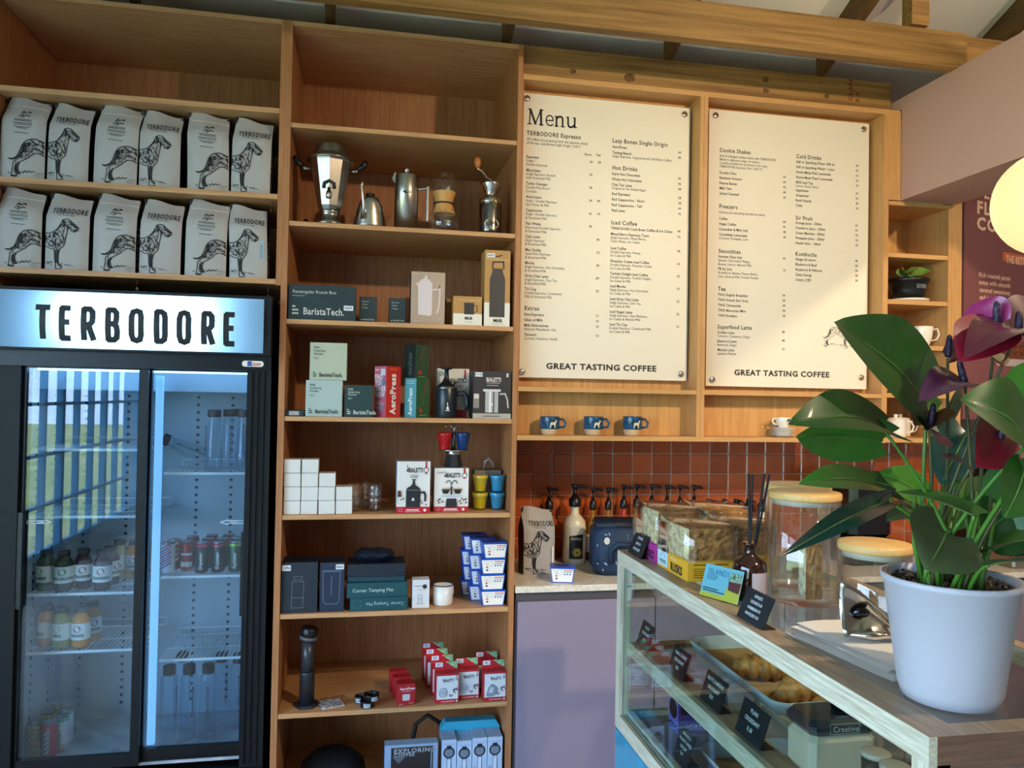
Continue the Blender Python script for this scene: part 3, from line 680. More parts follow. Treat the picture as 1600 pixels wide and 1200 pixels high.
# --- bottles and cans
def juice_bottle(name, label, loc, juice, words, badge, capc='#1c1c20', rot=0, group=None, s=1.0):
    t = thing(name, label, 'bottle', loc, R(rot), group)
    r, h = .034*s, .15*s
    MB().sh(True).lathe([(r*.9, .001), (r, .008), (r, h*.68), (r*.92, h*.76), (r*.62, h*.86), (r*.56, h*.88), (r*.56, h*.92)], 22).build('body', juice, t)
    MB().sh(True).lathe([(r*.66, h*.90), (r*.68, h*.91), (r*.68, h*1.02), (r*.6, h*1.03)], 18).build('cap', mat('cap_'+capc, capc, .4), t)
    lb = MB().sh(True); n = 16
    vs = [((r+.0008)*math.sin(a), -(r+.0008)*math.cos(a), z) for z in (h*.22, h*.64) for a in [(-1.75+3.5*k/n) for k in range(n+1)]]
    lb.add(vs, [(k, k+1, k+n+2, k+n+1) for k in range(n)]); lo = lb.build('paper_label', WHITE, t)
    wrap = lambda p: Vector(((r+.0014)*math.sin(p.x/r), -(r+.0014)*math.cos(p.x/r), p.y))
    x = MB(); put_text(x, words, (0, h*.30, 0), (1, 0, 0), (0, 1, 0), .0105*s, 2, .72, .0, 'C', wrap); x.build('lettering', INK, lo)
    x = MB(); disc2d(x, (.0, h*.50), .0135*s, lambda u, v: wrap(Vector((u, v, 0)))); xo = x.build('badge', badge, lo)
    x = MB(); put_text(x, 'SIR', (0, h*.475, 0), (1, 0, 0), (0, 1, 0), .008*s, 2, .9, 0, 'C', lambda p: wrap(p)*1.0+Vector((0, -.0006, 0))); x.build('badge_lettering', WHITE, lo)
    return t
CRAN = mat('cranberry_juice', '#3a0f1c', .15); GREENJ = mat('green_juice', '#2a3a24', .15); ORJ = mat('orange_juice', '#d98a1c', .15); APJ = mat('apple_juice', '#a8a05a', .15)
REDB = mat('badge_red_round', '#b02a34', .5); GRB = mat('badge_green_round', '#4c9a52', .5)
def shelf_at(px, z, y): return Vector((PY(px, 900, y).x, y, z+.006))
z3, z4 = LSH[2], LSH[3]
juice_bottle('juice_bottle', 'green juice bottle at far left of the upper juice shelf', shelf_at(72, z3, .20), GREENJ, 'MACHINE', GRB, rot=-25, group='juice bottles in the fridge')
juice_bottle('juice_bottle', 'green machine juice bottle beside the cranberry bottles', shelf_at(99, z3, .18), GREENJ, 'GREEN MACHINE', GRB, rot=10, group='juice bottles in the fridge')
juice_bottle('juice_bottle', 'cranberry juice bottle next to green bottle', shelf_at(129.5, z3, .215), CRAN, 'CRANBERRY', REDB, rot=14, group='juice bottles in the fridge')
juice_bottle('juice_bottle', 'dark cranberry juice bottle, front right of the upper juice shelf', shelf_at(160, z3, .18), CRAN, 'CRANBERRY', REDB, rot=4, group='juice bottles in the fridge')
juice_bottle('juice_bottle', 'cranberry juice bottle half hidden behind the front cranberry bottle', shelf_at(172, z3, .27), CRAN, 'CRANBERRY', REDB, rot=60, group='juice bottles in the fridge')
juice_bottle('juice_bottle', 'amber juice bottle at the back left of the fridge stile', shelf_at(186, z3, .40), APJ, 'APPLE', REDB, rot=0, group='juice bottles in the fridge')
juice_bottle('juice_bottle', 'orange juice bottle at the back touching the fridge stile', shelf_at(209, z3, .385), ORJ, 'ORANGE', REDB, rot=0, group='juice bottles in the fridge')
juice_bottle('juice_bottle', 'apple juice bottle turned to its small print at the left', shelf_at(75, z4, .225), ORJ, 'NUTRITION', WHITE, rot=-50, group='juice bottles in the fridge')
juice_bottle('juice_bottle', 'pale apple juice bottle beside the orange juice bottle', shelf_at(99, z4, .19), APJ, 'APPLE', mat('badge_yellow', '#d8c65a', .5), rot=-12, group='juice bottles in the fridge')
juice_bottle('juice_bottle', 'bright orange juice bottle in front on the lower juice shelf', shelf_at(129, z4, .185), ORJ, 'ORANGE', REDB, rot=-8, group='juice bottles in the fridge')
juice_bottle('juice_bottle', 'orange juice bottle peeking out behind the front orange bottle', shelf_at(146, z4, .265), ORJ, 'ORANGE', REDB, rot=30, group='juice bottles in the fridge')
CANTOP = mat('can_aluminium', '#b9bcc0', .25, 1.0)
def can(label, loc, body, words=None, wcol=None, rim=None, rot=0, r=.0262, h=.122, bands=None, up=True, group='drink cans in the fridge'):
    t = thing('drink_can', label, 'can', loc, R(rot), group)
    MB().sh(True).lathe([(r*.8, .001), (r, .010), (r, h*.90), (r*.9, h*.95)], 22).build('body', body, t)
    b = MB().sh(True); b.lathe([(r*.9, h*.95), (r*.88, h*.985), (r*.9, h), (r*.84, h), (r*.8, h*.975)], 22); b.sh(False); b.box(-.004, .006, -.014, .006, h*.977, h*.985); b.build('lid', CANTOP, t)
    wrap = lambda p: Vector(((r+.0008)*math.sin(p.x/r), -(r+.0008)*math.cos(p.x/r), p.y))
    if rim: MB().sh(True).lathe([(r*1.005, h*.86), (r*1.012, h*.90), (r*.92, h*.945)], 22, cap0=False, cap1=False).build('rim_band', rim, t)
    if bands:
        for m_, segs in bands:
            b = MB()
            for (x0, y0, x1, y1, w) in segs:
                ribbon(b, [(x0+(x1-x0)*k/6, y0+(y1-y0)*k/6) for k in range(7)], w, lambda u, v: wrap(Vector((u, v, 0))))
            b.build('print', m_, t)
    if words:
        b = MB(); put_text(b, words, (.006, .014, 0), (0, 1, 0), (-1, 0, 0), .013, 1, .80, .0, 'L', wrap, .25); b.build('lettering', wcol or WHITE, t)
    return t
z2 = RSH[1]
GRAPE = mat('can_grape', '#141a20', .3, .4); APPLE = mat('can_apple', '#1f4a34', .3, .4); REDC = mat('can_red', '#a3202c', .3, .4); WHC = mat('can_white', '#d8dce4', .3, .3)
BLUEP = mat('can_blue_print', '#2a4a9c', .4); REDP = mat('can_red_print', '#c0283a', .4); PINKR = mat('can_pink_rim', '#c83a5c', .3, .5); LIMER = mat('can_lime_rim', '#8ab83c', .3, .5)
stripes = [(-.03, .02+.022*k, .012, .045+.022*k, .006) for k in range(4)]; stripes2 = [(-.03, .031+.022*k, .012, .056+.022*k, .005) for k in range(4)]
can('white can with diagonal red and blue stripes, front left on can shelf', shelf_at(262, z2, .185), WHC, bands=[(BLUEP, stripes), (REDP, stripes2)], rot=8)
can('red and white striped can behind the diagonal striped can', shelf_at(272, z2, .26), REDC, bands=[(WHITE, stripes)], rot=10)
can('red can with a barcode panel beside the grape cans', shelf_at(292, z2, .225), REDC, bands=[(WHITE, [(-.02, .03, .02, .03, .02), (-.02, .07, .02, .07, .008)])])
can('black grape soda can with pink rim, left of the pair', shelf_at(314.5, z2, .185), GRAPE, 'Grapetiser', WHITE, PINKR)
can('black grape soda can with pink rim, right of the pair', shelf_at(340.5, z2, .185), GRAPE, 'Grapetiser', WHITE, PINKR)
can('green apple soda can with lime rim beside the door stile', shelf_at(367, z2, .19), APPLE, 'Appletiser', WHITE, LIMER)
for k, (px, yy, mm) in enumerate(((300, .33, REDC), (324, .27, GRAPE), (346, .27, GRAPE), (330, .36, REDC), (356, .36, REDC), (368, .28, APPLE))):
    can('can in the rear rows of the can shelf, %s from the left' % ORD[k], shelf_at(px, z2, yy), mm, rim=PINKR if mm is GRAPE else None)
GOLDC = mat('can_gold_speckle', '#3a3420', .35, .3, noise=(160, 1.0, '#b89a3a', V1)); TRC = mat('can_tropical', '#b02838', .35, .2); TEAL = mat('can_teal', '#5cae9c', .4)
zf = IZ0+.001
leaf = [(-.012, .02+.018*k, .004, .035+.018*k, .006) for k in range(5)]
can('dark gold speckled can at the bottom left of the fridge', Vector((PY(54, 1100, .14).x, .14, zf)), GOLDC, h=.135, group='cans on the fridge floor')
can('red and green palm pattern can at the front of fridge floor', Vector((PY(80, 1100, .135).x, .135, zf)), TRC, bands=[(TEAL, leaf), (WHC, [(-.034, .06, -.022, .06, .11)])], h=.135, group='cans on the fridge floor')
can('teal rimmed can right of the palm pattern can', Vector((PY(97, 1100, .19).x, .19, zf)), WHC, bands=[(TEAL, leaf), (REDP, [(-.03, .02, .03, .02, .025)])], rim=TEAL, h=.135, group='cans on the fridge floor')
can('gold speckled can behind the palm pattern can', Vector((PY(75, 1100, .24).x, .24, zf)), GOLDC, h=.135, group='cans on the fridge floor')
can('teal rimmed can at the back of fridge floor', Vector((PY(104, 1100, .26).x, .26, zf)), WHC, bands=[(TEAL, leaf)], rim=TEAL, h=.135, group='cans on the fridge floor')
can('gold speckled can at the very back of fridge floor', Vector((PY(88, 1100, .33).x, .33, zf)), GOLDC, h=.135, group='cans on the fridge floor')
WATER = glass_mat('water_bottle_plastic', '#eef6fb', 1.33, .03, 1.2); BCAP = mat('brown_cap', '#3a2c2a', .5); BKCAP = mat('black_cap', '#101216', .5)
def water_bottle(label, loc, capm, taper=False, rot=0, r=.034, h=.235, group='water bottles in the fridge', lying=None):
    t = thing('water_bottle', label, 'bottle', loc, R(rot), group)
    prof = [(r*.7, .0), (r*.95, .006), (r, .02), (r, h*.80), (r*.93, h*.86), (r*.62, h*.90), (r*.62, h*.92)] if not taper else [(r*.8, 0), (r, .01), (r, h*.25), (r*.62, h*.86), (r*.55, h*.9), (r*.55, h*.92)]
    b = MB().sh(True); b.lathe(prof, 22, cap1=False); b.build('body', WATER, t)
    b = MB().sh(True); b.lathe([(r*.7, h*.89), (r*.72, h*.9), (r*.72, h*1.0), (r*.64, h*1.01)], 18); b.build('cap', capm, t)
    rr = r+.001
    b = MB(); put_text(b, 'MOUNTAIN FALLS', (.004, h*.74, 0), (0, -1, 0), (1, 0, 0), .011, 1, .84, .03, 'L', lambda p: Vector((rr*math.sin(p.x/r)*(1 if not taper else .86), -rr*math.cos(p.x/r)*(1 if not taper else .93), p.y))); b.build('lettering', INK, t)
    if lying: t.rotation_euler = lying
    return t
zr1 = RSH[0]
water_bottle('tapered water bottle at the left of the upper right fridge shelf', shelf_at(329, zr1, .18), BCAP, True, -70, h=.245, r=.036)
water_bottle('tapered water bottle with lettering facing out on the upper right shelf', shelf_at(353, zr1, .275), BCAP, True, 6, h=.245, r=.036)
water_bottle('tapered water bottle beside the door stile on the upper right shelf', shelf_at(376, zr1, .20), BCAP, True, 10, h=.245, r=.036)
water_bottle('tapered water bottle at the back of the upper right shelf', shelf_at(366, zr1, .36), BCAP, True, 40, h=.245, r=.036)
lb_ = water_bottle('tapered water bottle tipped over against the fridge wall', shelf_at(322, zr1, .40)+Vector((0, 0, .038)), BCAP, True, 0, h=.20, r=.034, lying=(R(20), R(-64), 0))
for k, (px, yy) in enumerate(((264, .20), (295, .20), (325, .20), (345, .33), (372, .31), (284, .36))):
    water_bottle('clear water bottle with black cap on fridge floor, %s from the left in its row' % ORD[k] if k < 3 else 'clear water bottle at the back of fridge floor, %s of the rear three' % ['middle', 'rightmost', 'leftmost'][k-3],
                 Vector((PY(px, 1080, yy).x, yy, zf)), BKCAP, False, (50, 22, -8, 30, 0, 60)[k], r=.0335, h=.305)
# ================================================================== goods on the bookshelf
def pmat(c, r=.5): return mat('print_'+c, c, r)
class Carton:
    """a carton with printed faces; u, v run 0..1 over a face"""
    def __init__(s, name, label, cat, w, d, h, loc, rot=0.0, col='#ffffff', faces=None, group=None, rough=.5):
        s.w, s.d, s.h, s.k = w, d, h, 0
        s.t = thing(name, label, cat, loc, R(rot), group)
        if faces is None: MB().bbox(-w/2, w/2, -d/2, d/2, 0, h, .0012).build('carton', mat('card_'+col, col, rough, bump=(25, .05)), s.t)
        else:
            cols = list(dict.fromkeys(faces)); MB().box(-w/2, w/2, -d/2, d/2, 0, h, [cols.index(c) for c in faces]).build('carton', [mat('card_'+c, c, rough, bump=(25, .05)) for c in cols], s.t)
    def fn(s, face):
        w, d, h = s.w, s.d, s.h; s.k += 1; o = .0004+.0003*s.k
        return {'front': lambda u, v: Vector((-w/2+u*w, -d/2-o, v*h)), 'right': lambda u, v: Vector((w/2+o, -d/2+u*d, v*h)),
                'left': lambda u, v: Vector((-w/2-o, d/2-u*d, v*h)), 'top': lambda u, v: Vector((-w/2+u*w, -d/2+v*d, h+o))}[face]
    def dims(s, face): return {'front': (s.w, s.h), 'right': (s.d, s.h), 'left': (s.d, s.h), 'top': (s.w, s.d)}[face]
    def rect(s, u0, v0, u1, v1, c, face='front', name='print'):
        b = MB(); f = s.fn(face); fill2d(b, [(u0, v0), (u1, v0), (u1, v1), (u0, v1)], f); b.build(name, pmat(c) if isinstance(c, str) else c, s.t); return s
    def poly(s, pts, c, face='front', name='print'):
        b = MB(); fill2d(b, pts, s.fn(face)); b.build(name, pmat(c) if isinstance(c, str) else c, s.t); return s
    def disc(s, u, v, r, c, face='front', name='print'):
        W, H = s.dims(face); b = MB(); disc2d(b, (u, v), r/W, s.fn(face), 20, r/H); b.build(name, pmat(c) if isinstance(c, str) else c, s.t); return s
    def line(s, paths, w, c, face='front', name='line_print', closed=False):
        W, H = s.dims(face); b = MB(); f = s.fn(face); g = lambda x, y: f(x/W, y/H)
        for p in paths: ribbon(b, [(u*W, v*H) for u, v in p], w, g, closed)
        b.build(name, pmat(c) if isinstance(c, str) else c, s.t); return s
    def text(s, words, u, v, cap, c, face='front', bold=0, xs=1.0, sp=0.0, align='L', up=False, flip=False, name='lettering'):
        W, H = s.dims(face); b = MB(); f = s.fn(face); g = lambda p: f(p.x/W, p.y/H)
        ux, uy = ((0, 1, 0), (-1, 0, 0)) if up else ((-1, 0, 0), (0, -1, 0)) if flip else ((1, 0, 0), (0, 1, 0))
        put_text(b, words, (u*W, v*H, 0), ux, uy, cap, bold, xs, sp, align, g); b.build(name, pmat(c) if isinstance(c, str) else c, s.t); return s
    def price(s, words, u0, v0, u1, v1, face='front'):
        s.rect(u0, v0, u1, v1, '#e8ecf0', face, 'price_sticker'); W, H = s.dims(face)
        return s.text(words, (u0+u1)/2, v0+(v1-v0)*.25, (v1-v0)*H*.5, '#22242a', face, 1, .9, 0, 'C')
def put(pl, pr, pt, y, z, pm=None):
    """x centre, width and height of a box whose front stands at depth y on a shelf at z"""
    pm = pm if pm is not None else pt
    a = PY(pl, pm, y); b_ = PY(pr, pm, y); t = PY((pl+pr)/2, pt, y)
    return (a.x+b_.x)/2, b_.x-a.x, t.z-z
def box_at(name, label, cat, pl, pr, pt, y, z, d, pm=None, **kw):
    x, w, h = put(pl, pr, pt, y, z, pm)
    return Carton(name, label, cat, w, d, h, (x, y+d/2, z), **kw)
S1, S2, S3, S4, S5, S6, S7, S8 = [z+.0005 for z in SZ]
def bars(c, u, v, s, col):  # the three stacked bars of the maker's mark
    W, H = c.dims('front')
    for k, (wd) in enumerate((1.0, 1.0, .5)): c.rect(u, v+k*s*1.25/H, u+wd*s*2.2/W, v+(k*1.25+.6)*s/H, col)
# --- second shelf from the top: vintage coffee makers
sy = .13
def at(px, y, z): return (PY(px, 330, y).x, y, z)
t = thing('coffee_urn', 'tall faceted silver coffee urn with black handles and tap', 'urn', at(515, .072, S2))
ALU = mat('aged_aluminium', '#a8a298', .28, 1.0, noise=(12, .5, '#787068', V1))
H = min(.362, PY(515, 228, .072).z-S2)
def fac(b, prof, n): return b.lathe([(r, z*H) for r, z in prof], n, a0=PI/n)
b = MB().sh(True); fac(b, [(.058, 0), (.060, .03), (.045, .07), (.036, .12), (.038, .16), (.042, .175), (.036, .19)], 24); b.build('foot', ALU, t)
b = MB(); fac(b, [(.040, .19), (.050, .24), (.083, .78), (.086, .80)], 10); b.build('body', ALU, t)
b = MB().sh(True); fac(b, [(.092, .80), (.093, .815), (.078, .85), (.066, .90), (.060, .985), (.058, 1.0)], 24); b.build('lid', ALU, t)
for sg_ in (-1, 1):
    b = MB().sh(True); b.tube([(sg_*.075, 0, .70*H), (sg_*.10, 0, .70*H), (sg_*.112, 0, .73*H)], .008, 10); b.build('handle_bracket', ALU, t)
    b = MB().sh(True); b.tube([(sg_*.105, -.004, .72*H), (sg_*.125, -.004, .755*H), (sg_*.135, -.004, .80*H), (sg_*.142, -.004, .835*H)], [.008, .012, .012, .009], 10); b.build('handle', BLACK, t)
b = MB().sh(True); b.tube([(0, -.06, .34*H), (0, -.10, .34*H), (0, -.105, .28*H)], .011, 10); tp = b.build('tap', CHROME, t)
b = MB().sh(True); b.tube([(-.02, -.095, .40*H), (-.018, -.095, .46*H), (0, -.095, .49*H), (.018, -.095, .46*H), (.02, -.095, .40*H)], .0075, 8); b.tube([(0, -.095, .34*H), (0, -.095, .41*H)], .006, 8); b.build('tap_lever', BLACK, tp)
b = MB().sh(True); b.lathe([(.024, 0), (.028, .012), (.018, .022), (.010, .03), (.012, .036), (.004, .046)], 18)
tag(b.build('urn_finial', mat('dark_bronze', '#3a3028', .35, .8), None, at(478, .17, S2)), 'small dark lid knob lying left of the silver urn', 'lid')
t = thing('gooseneck_kettle', 'small ribbed steel gooseneck kettle with black lid knob', 'kettle', at(578, .085, S2))
H = PY(578, 306, .085).z-S2
b = MB().sh(True); b.lathe([(.066, 0), (.068, .01), (.060, .26*H), (.062, .30*H), (.054, .48*H), (.056, .52*H), (.045, .70*H), (.046, .73*H), (.036, .88*H), (.031, .93*H)], 28); b.build('body', STEEL, t)
b = MB().sh(True); b.lathe([(.030, .9*H), (.018, .96*H), (.017, .99*H), (.019, 1.05*H), (.01, 1.07*H)], 20); b.build('lid', BLACK, t)
b = MB().sh(True); b.tube([(-.02, -.052, .05), (-.03, -.075, .03), (-.025, -.085, .07), (-.03, -.088, .8*H), (-.034, -.09, 1.1*H), (-.032, -.1, 1.2*H)], [.009, .008, .006, .005, .005, .004], 10); b.build('spout', STEEL, t)
b = MB().sh(True); b.tube([(.03, .03, .75*H), (.045, .06, .8*H), (.05, .075, .4*H), (.045, .06, .12*H)], .006, 8); b.build('handle', BLACK, t)
t = thing('french_press', 'straight brushed steel french press with side handle', 'coffee press', at(634.5, .085, S2))
H = PY(636, 276, .085).z-S2; r = .0485
b = MB().sh(True); b.lathe([(r, 0), (r, H), (r*.97, H+.003)], 32); b.build('body', STEEL, t)
b = MB().sh(True); b.lathe([(r*.95, H+.003), (r*.6, H+.006)], 28); b.build('lid', CHROME, t)
b = MB().sh(True); b.lathe([(.008, H), (.009, H+.018), (.012, H+.022), (.012, H+.034), (.006, H+.036)], 14); b.build('plunger_knob', CHROME, t)
b = MB(); b.tube([(r*.9, 0, .78*H), (r+.038, -.010, .80*H)], .006, 8); b.tube([(r+.038, -.010, .83*H), (r+.038, -.010, .2*H)], .0065, 8); b.build('handle', STEEL, t)
b = MB(); b.prism([(-r-.012, -.012, .93*H), (-r-.012, .012, .93*H), (-r+.006, .014, .82*H), (-r+.006, -.014, .82*H)], (.012, 0, .03)); b.build('spout', STEEL, t)
b = MB(); disc2d(b, (0, .67*H), .018, lambda u, v: (u, -math.sqrt(max(1e-6, (r+.001)**2-u*u)), v), 20, .005); b.build('maker_mark', INK, t)
t = thing('pour_over_carafe', 'hourglass glass pour over carafe with a wooden collar', 'carafe', at(693.5, .085, S2))
H = PY(691, 276, .085).z-S2
b = MB().sh(True); b.lathe([(.052, .0), (.064, .03), (.060, .08), (.036, .36*H+.02), (.031, .52*H), (.037, .64*H), (.067, H), (.066, H)], 32, cap1=False)
b.v = [v for v in b.v]; b.build('glass_body', GLASS, t)
b = MB().sh(True); b.lathe([(.047, .34*H), (.037, .50*H), (.036, .53*H), (.040, .60*H), (.049, .72*H)], 28, cap0=False, cap1=False); b.build('wood_collar', mat('light_beech', '#d09a58', .5, noise=(12, .5, '#b57c3c', (6, 6, .6))), t)
b = MB().sh(True); b.tube([(.040*math.cos(a), .040*math.sin(a), .52*H) for a in [2*PI*k/16 for k in range(17)]], .003, 6); b.build('leather_tie', BLACK, t)
t = thing('coffee_grinder', 'antique tin coffee grinder with crank handle and wooden knob', 'grinder', at(766, .085, S2))
H = PY(766, 287, .085).z-S2; TIN = mat('tin_plate', '#8f8a84', .2, 1.0, noise=(8, .6, '#565049', V1))
b = MB().sh(True); b.lathe([(.046, 0), (.048, .02), (.048, .58*H), (.045, .62*H)], 28); b.build('canister', TIN, t)
b = MB().sh(True); b.lathe([(.050, .60*H), (.052, .63*H), (.048, .70*H), (.028, .72*H), (.022, .78*H), (.030, .84*H), (.045, .96*H), (.047, 1.0*H), (.04, 1.01*H)], 28); b.build('hopper', CHROME, t)
b = MB().sh(True); b.tube([(.0, 0, H), (.0, 0, 1.08*H), (-.02, -.01, 1.10*H), (-.04, -.02, 1.2*H), (-.062, -.03, 1.23*H)], .004, 8); cr = b.build('crank', CHROME, t)
b = MB().sh(True); b.lathe([(.006, 1.23*H), (.010, 1.26*H), (.016, 1.34*H), (.012, 1.42*H), (.004, 1.44*H)], 16, (-.062, -.03, 0)); b.build('wood_knob', mat('turned_wood', '#b4682c', .4), cr)
b = MB(); b.tube([(.012, -.048, .50*H), (.018, -.05, .60*H), (.010, -.05, .68*H), (.004, -.048, .56*H)], .004, 6); b.build('clasp', mat('brass_wire', '#c89a4a', .3, 1.0), t)
wrapg = lambda u, v: Vector((.0488*math.sin(u/.0488), -.0488*math.cos(u/.0488), v))
b = MB(); fill2d(b, [(.034*math.cos(a)+0, .2*H+.022*math.sin(a)*abs(math.sin(a))**.3) for a in [2*PI*k/20 for k in range(20)]], wrapg); lo = b.build('plate', mat('plate_cream', '#c9b48a', .5), t)
b = MB(); put_text(b, 'COFFEE', (0, .2*H-.007, 0), (1, 0, 0), (0, 1, 0), .014, 1, .7, 0, 'C', lambda p: wrapg(p.x, p.y)*1.015); b.build('lettering', INK, lo)

# --- third shelf
GRN = '#1d3338'; PALE = '#b9c4b4'; WTX = '#c8ccc4'
def brand(c, u, v, cap, col): bars(c, u, v, cap*.42, col); W, H = c.dims('front'); c.text('BaristaTech.', u+cap*1.6/W, v, cap, col, bold=1, xs=.80)
c = box_at('knock_box_carton', 'wide dark green knock box carton at the left end of shelf', 'box', 450, 556, 446, .015, S3, .17, 480, col=GRN)
c.text('Rectangular Knock Box', .06, .76, .012, WTX); c.line([[(.06, .68), (.24, .68)]], .0012, WTX); brand(c, .06, .15, .026, WTX); c.price('R429', .82, .30, .96, .44)
for k, (a, b_, tp) in enumerate(((561, 588.5, 464), (608, 634, 466))):
    c = box_at('tamper_carton', 'small dark green tamper carton %s' % ('beside the wide knock box carton' if k == 0 else 'left of the beige press carton'), 'box', a, b_, tp, .06, S3, .07, 490, col=GRN)
    for q, w_ in enumerate(('Espresso', 'Coffee', 'Tamper')): c.text(w_, .14, .80-q*.12, .0058, WTX)
    c.text('BaristaTech.', .24, .10, .006, WTX, bold=1); c.rect(.10, .10, .18, .13, WTX)
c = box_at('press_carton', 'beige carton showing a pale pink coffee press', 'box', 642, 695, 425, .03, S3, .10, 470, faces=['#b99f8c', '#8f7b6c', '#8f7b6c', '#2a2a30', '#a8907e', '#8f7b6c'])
PK = '#e3d2d2'
c.poly([(.22, .18), (.58, .16), (.62, .20), (.62, .78), (.55, .84), (.48, .87), (.40, .88), (.30, .85), (.20, .78)], PK, name='press_picture'); c.disc(.43, .90, .006, PK)
c.line([[(.64, .66), (.80, .68), (.84, .74), (.85, .55), (.82, .32), (.77, .22)]], .006, PK, name='press_handle_picture'); c.line([[(.16, .78), (.20, .74)]], .006, PK)
c.line([[(.87+.055*math.cos(a), .07+.038*math.sin(a)) for a in [2*PI*k/16 for k in range(17)]]], .001, '#e8dcd0'); c.text('Coffee Press', .07, .05, .0045, '#e8dcd0')
c.text('COFFEE PRESS', .94, .62, .004, '#e8dcd0', up=True); c.text('PRESS', .06, .95, .004, '#e8dcd0')
c = box_at('plain_carton', 'plain brown carton half hidden behind the mug carton', 'box', 697, 717, 467, .14, S3, .06, 490, col='#a87c44')
def kraft(label, pl, pr, pt, y, d, pm):
    c = box_at('kraft_carton', label, 'box', pl, pr, pt, y, S3, d, pm, col='#b98a4e'); return c
c = kraft('kraft carton showing a dark camp mug', 708, 753, 463, .02, .09, 490)
c.rect(0, 0, 1, .40, '#e8e2d6', name='white_panel'); c.rect(.38, .38, .72, .78, '#2c2a2c', name='mug_picture'); c.line([[(.72, .70), (.82, .68), (.83, .5), (.72, .44)]], .003, '#2c2a2c', name='mug_handle_picture'); c.text('MiiR', .40, .20, .011, INK, bold=2); c.line([[(.42, .12), (.66, .12)]], .001, INK); c.line([[(.16, .87), (.92, .86)]], .0012, '#e8d8b8')
c = kraft('tall kraft carton showing a dark grey water bottle', 757, 797, 391, .015, .10, 450)
c.rect(0, 0, 1, .31, '#e8e2d6', name='white_panel')
c.poly([(.20, .12), (.80, .12), (.80, .62), (.74, .68), (.70, .72), (.70, .76), (.30, .76), (.30, .72), (.26, .68), (.20, .62)], '#3a3636', name='bottle_picture'); c.line([[(.30, .76), (.32, .84), (.72, .85), (.74, .76)]], .006, '#2c2a2c', name='bottle_loop_picture')
c.text('MiiR', .36, .055, .013, INK, bold=2); c.line([[(.30, .03), (.76, .03)]], .001, INK); c.price('R495', .08, .90, .38, .955); c.line([[(.06, .88), (.94, .87)]], .0014, '#e8d8b8'); c.line([[(.44, .915), (.6, .925), (.66, .94)]], .004, INK)

# --- fourth shelf
c = box_at('barcode_carton', 'flat dark green carton with a barcode label at shelf end', 'box', 445, 475, 641, .02, S4, .10, 646, col=GRN); c.rect(.22, .18, .74, .82, '#c8c8cc', name='barcode_label'); c.line([[(.26+.05*k, .25), (.26+.05*k, .75)] for k in range(10)], .001, INK, name='barcode')
def pitcher(label, pl, pr, pt, y, z, col, ink, pm):
    c = box_at('pitcher_carton', label, 'box', pl, pr, pt, y, z, .13, pm, col=col)
    for q, w_ in enumerate(('Milk', 'Steaming', 'Pitcher')): c.text(w_, .11, .84-q*.085, .0085, ink)
    c.text('600 ml', .11, .58, .0045, ink); c.line([[(.11, .555), (.24, .555)]], .0008, ink); brand(c, .09, .09, .0150, ink); return c
p1 = pitcher('pale sage milk pitcher carton, lower of the stacked pair', 477.5, 535, 594, .02, S4, '#a9bcb8', '#2c3a3a', 620)
h1 = p1.h
pitcher('pale sage milk pitcher carton, stacked on top of another', 484, 542, 535.5, .03, S4+h1+.0005, '#b4bda8', '#33392f', 565)
pitcher('dark green milk pitcher carton beside the pale stack', 538.5, 582.5, 602, .015, S4, '#1a3a3c', '#c8d0cc', 625)
def corner_box(label, pl, pc, pr, pt, yc, z, faceL, faceR, top, pm):
    """square carton standing corner on; left and right faces both seen"""
    xl, xc, xr = PY(pl, pm, yc+.05).x, PY(pc, pm, yc).x, PY(pr, pm, yc+.05).x
    wl, wr = math.hypot(xc-xl, .05), math.hypot(xr-xc, .05)
    s_ = (wl+wr)/2; h = PY(pc, pt, yc).z-z
    ang = 45-8
    # rotated so that its 'left' wall faces lower-left and 'front' wall lower-right
    cx = xc; cy = yc+s_*.7071
    return Carton('press_kit_carton', label, 'box', s_, s_, h, (cx, cy, z), ang, faces=[faceR, faceR, faceR, faceL, top, top])
c = corner_box('red and pink press kit carton turned corner on', 584, 606, 627, 572, .02, S4, '#c8617a', '#c8281e', '#b0302c', 620)
for q, w_ in enumerate(('FIND', 'YOUR', 'INNER', 'BREW')): c.text(w_, .08 if q else .02, .74-q*.115, .020, '#f0dce0', 'left', 2, .75)
c.rect(.55, .82, .95, .95, '#d8d4e0', 'left', 'picture'); c.rect(.62, .62, .92, .74, '#7a8698', 'left', 'picture'); c.line([[(.1, .30), (.7, .30)], [(.1, .26), (.9, .26)], [(.1, .18), (.6, .18)]], .002, '#f0dce0', 'left'); c.rect(.45, .14, .85, .24, '#9a8090', 'left', 'picture'); c.line([[(.1, .93), (.45, .93)]], .004, '#f0dce0', 'left')
c.text('AeroPress', .62, .06, .028, '#f4e8e0', 'front', 2, .86, 0, up=True); c.line([[(.2, .94), (.7, .94)]], .004, '#e87a30')
c1 = corner_box('teal and green press kit carton under the dark one', 633, 653, 672, 591, .025, S4, '#5aa0a8', '#2a5a34', '#3a7a70', 620)
c1.text('AeroPress', .66, .06, .023, '#e4f0ec', 'left', 2, .70, 0, up=True); c1.line([[(.15, .93), (.85, .93)], [(.15, .87), (.85, .87)]], .002, '#cfe4e0', 'left')
c1.poly([(.45, .52), (.62, .54), (.85, .92), (.70, .95)], '#6a4a44', 'front', 'press_picture'); c1.disc(.35, .18, .009, '#b03a34', 'front'); c1.line([[(.3, .28), (.55, .36), (.5, .48)]], .003, '#8a5a48'); c1.line([[(.25, .06), (.75, .06)]], .003, '#7aa83a')
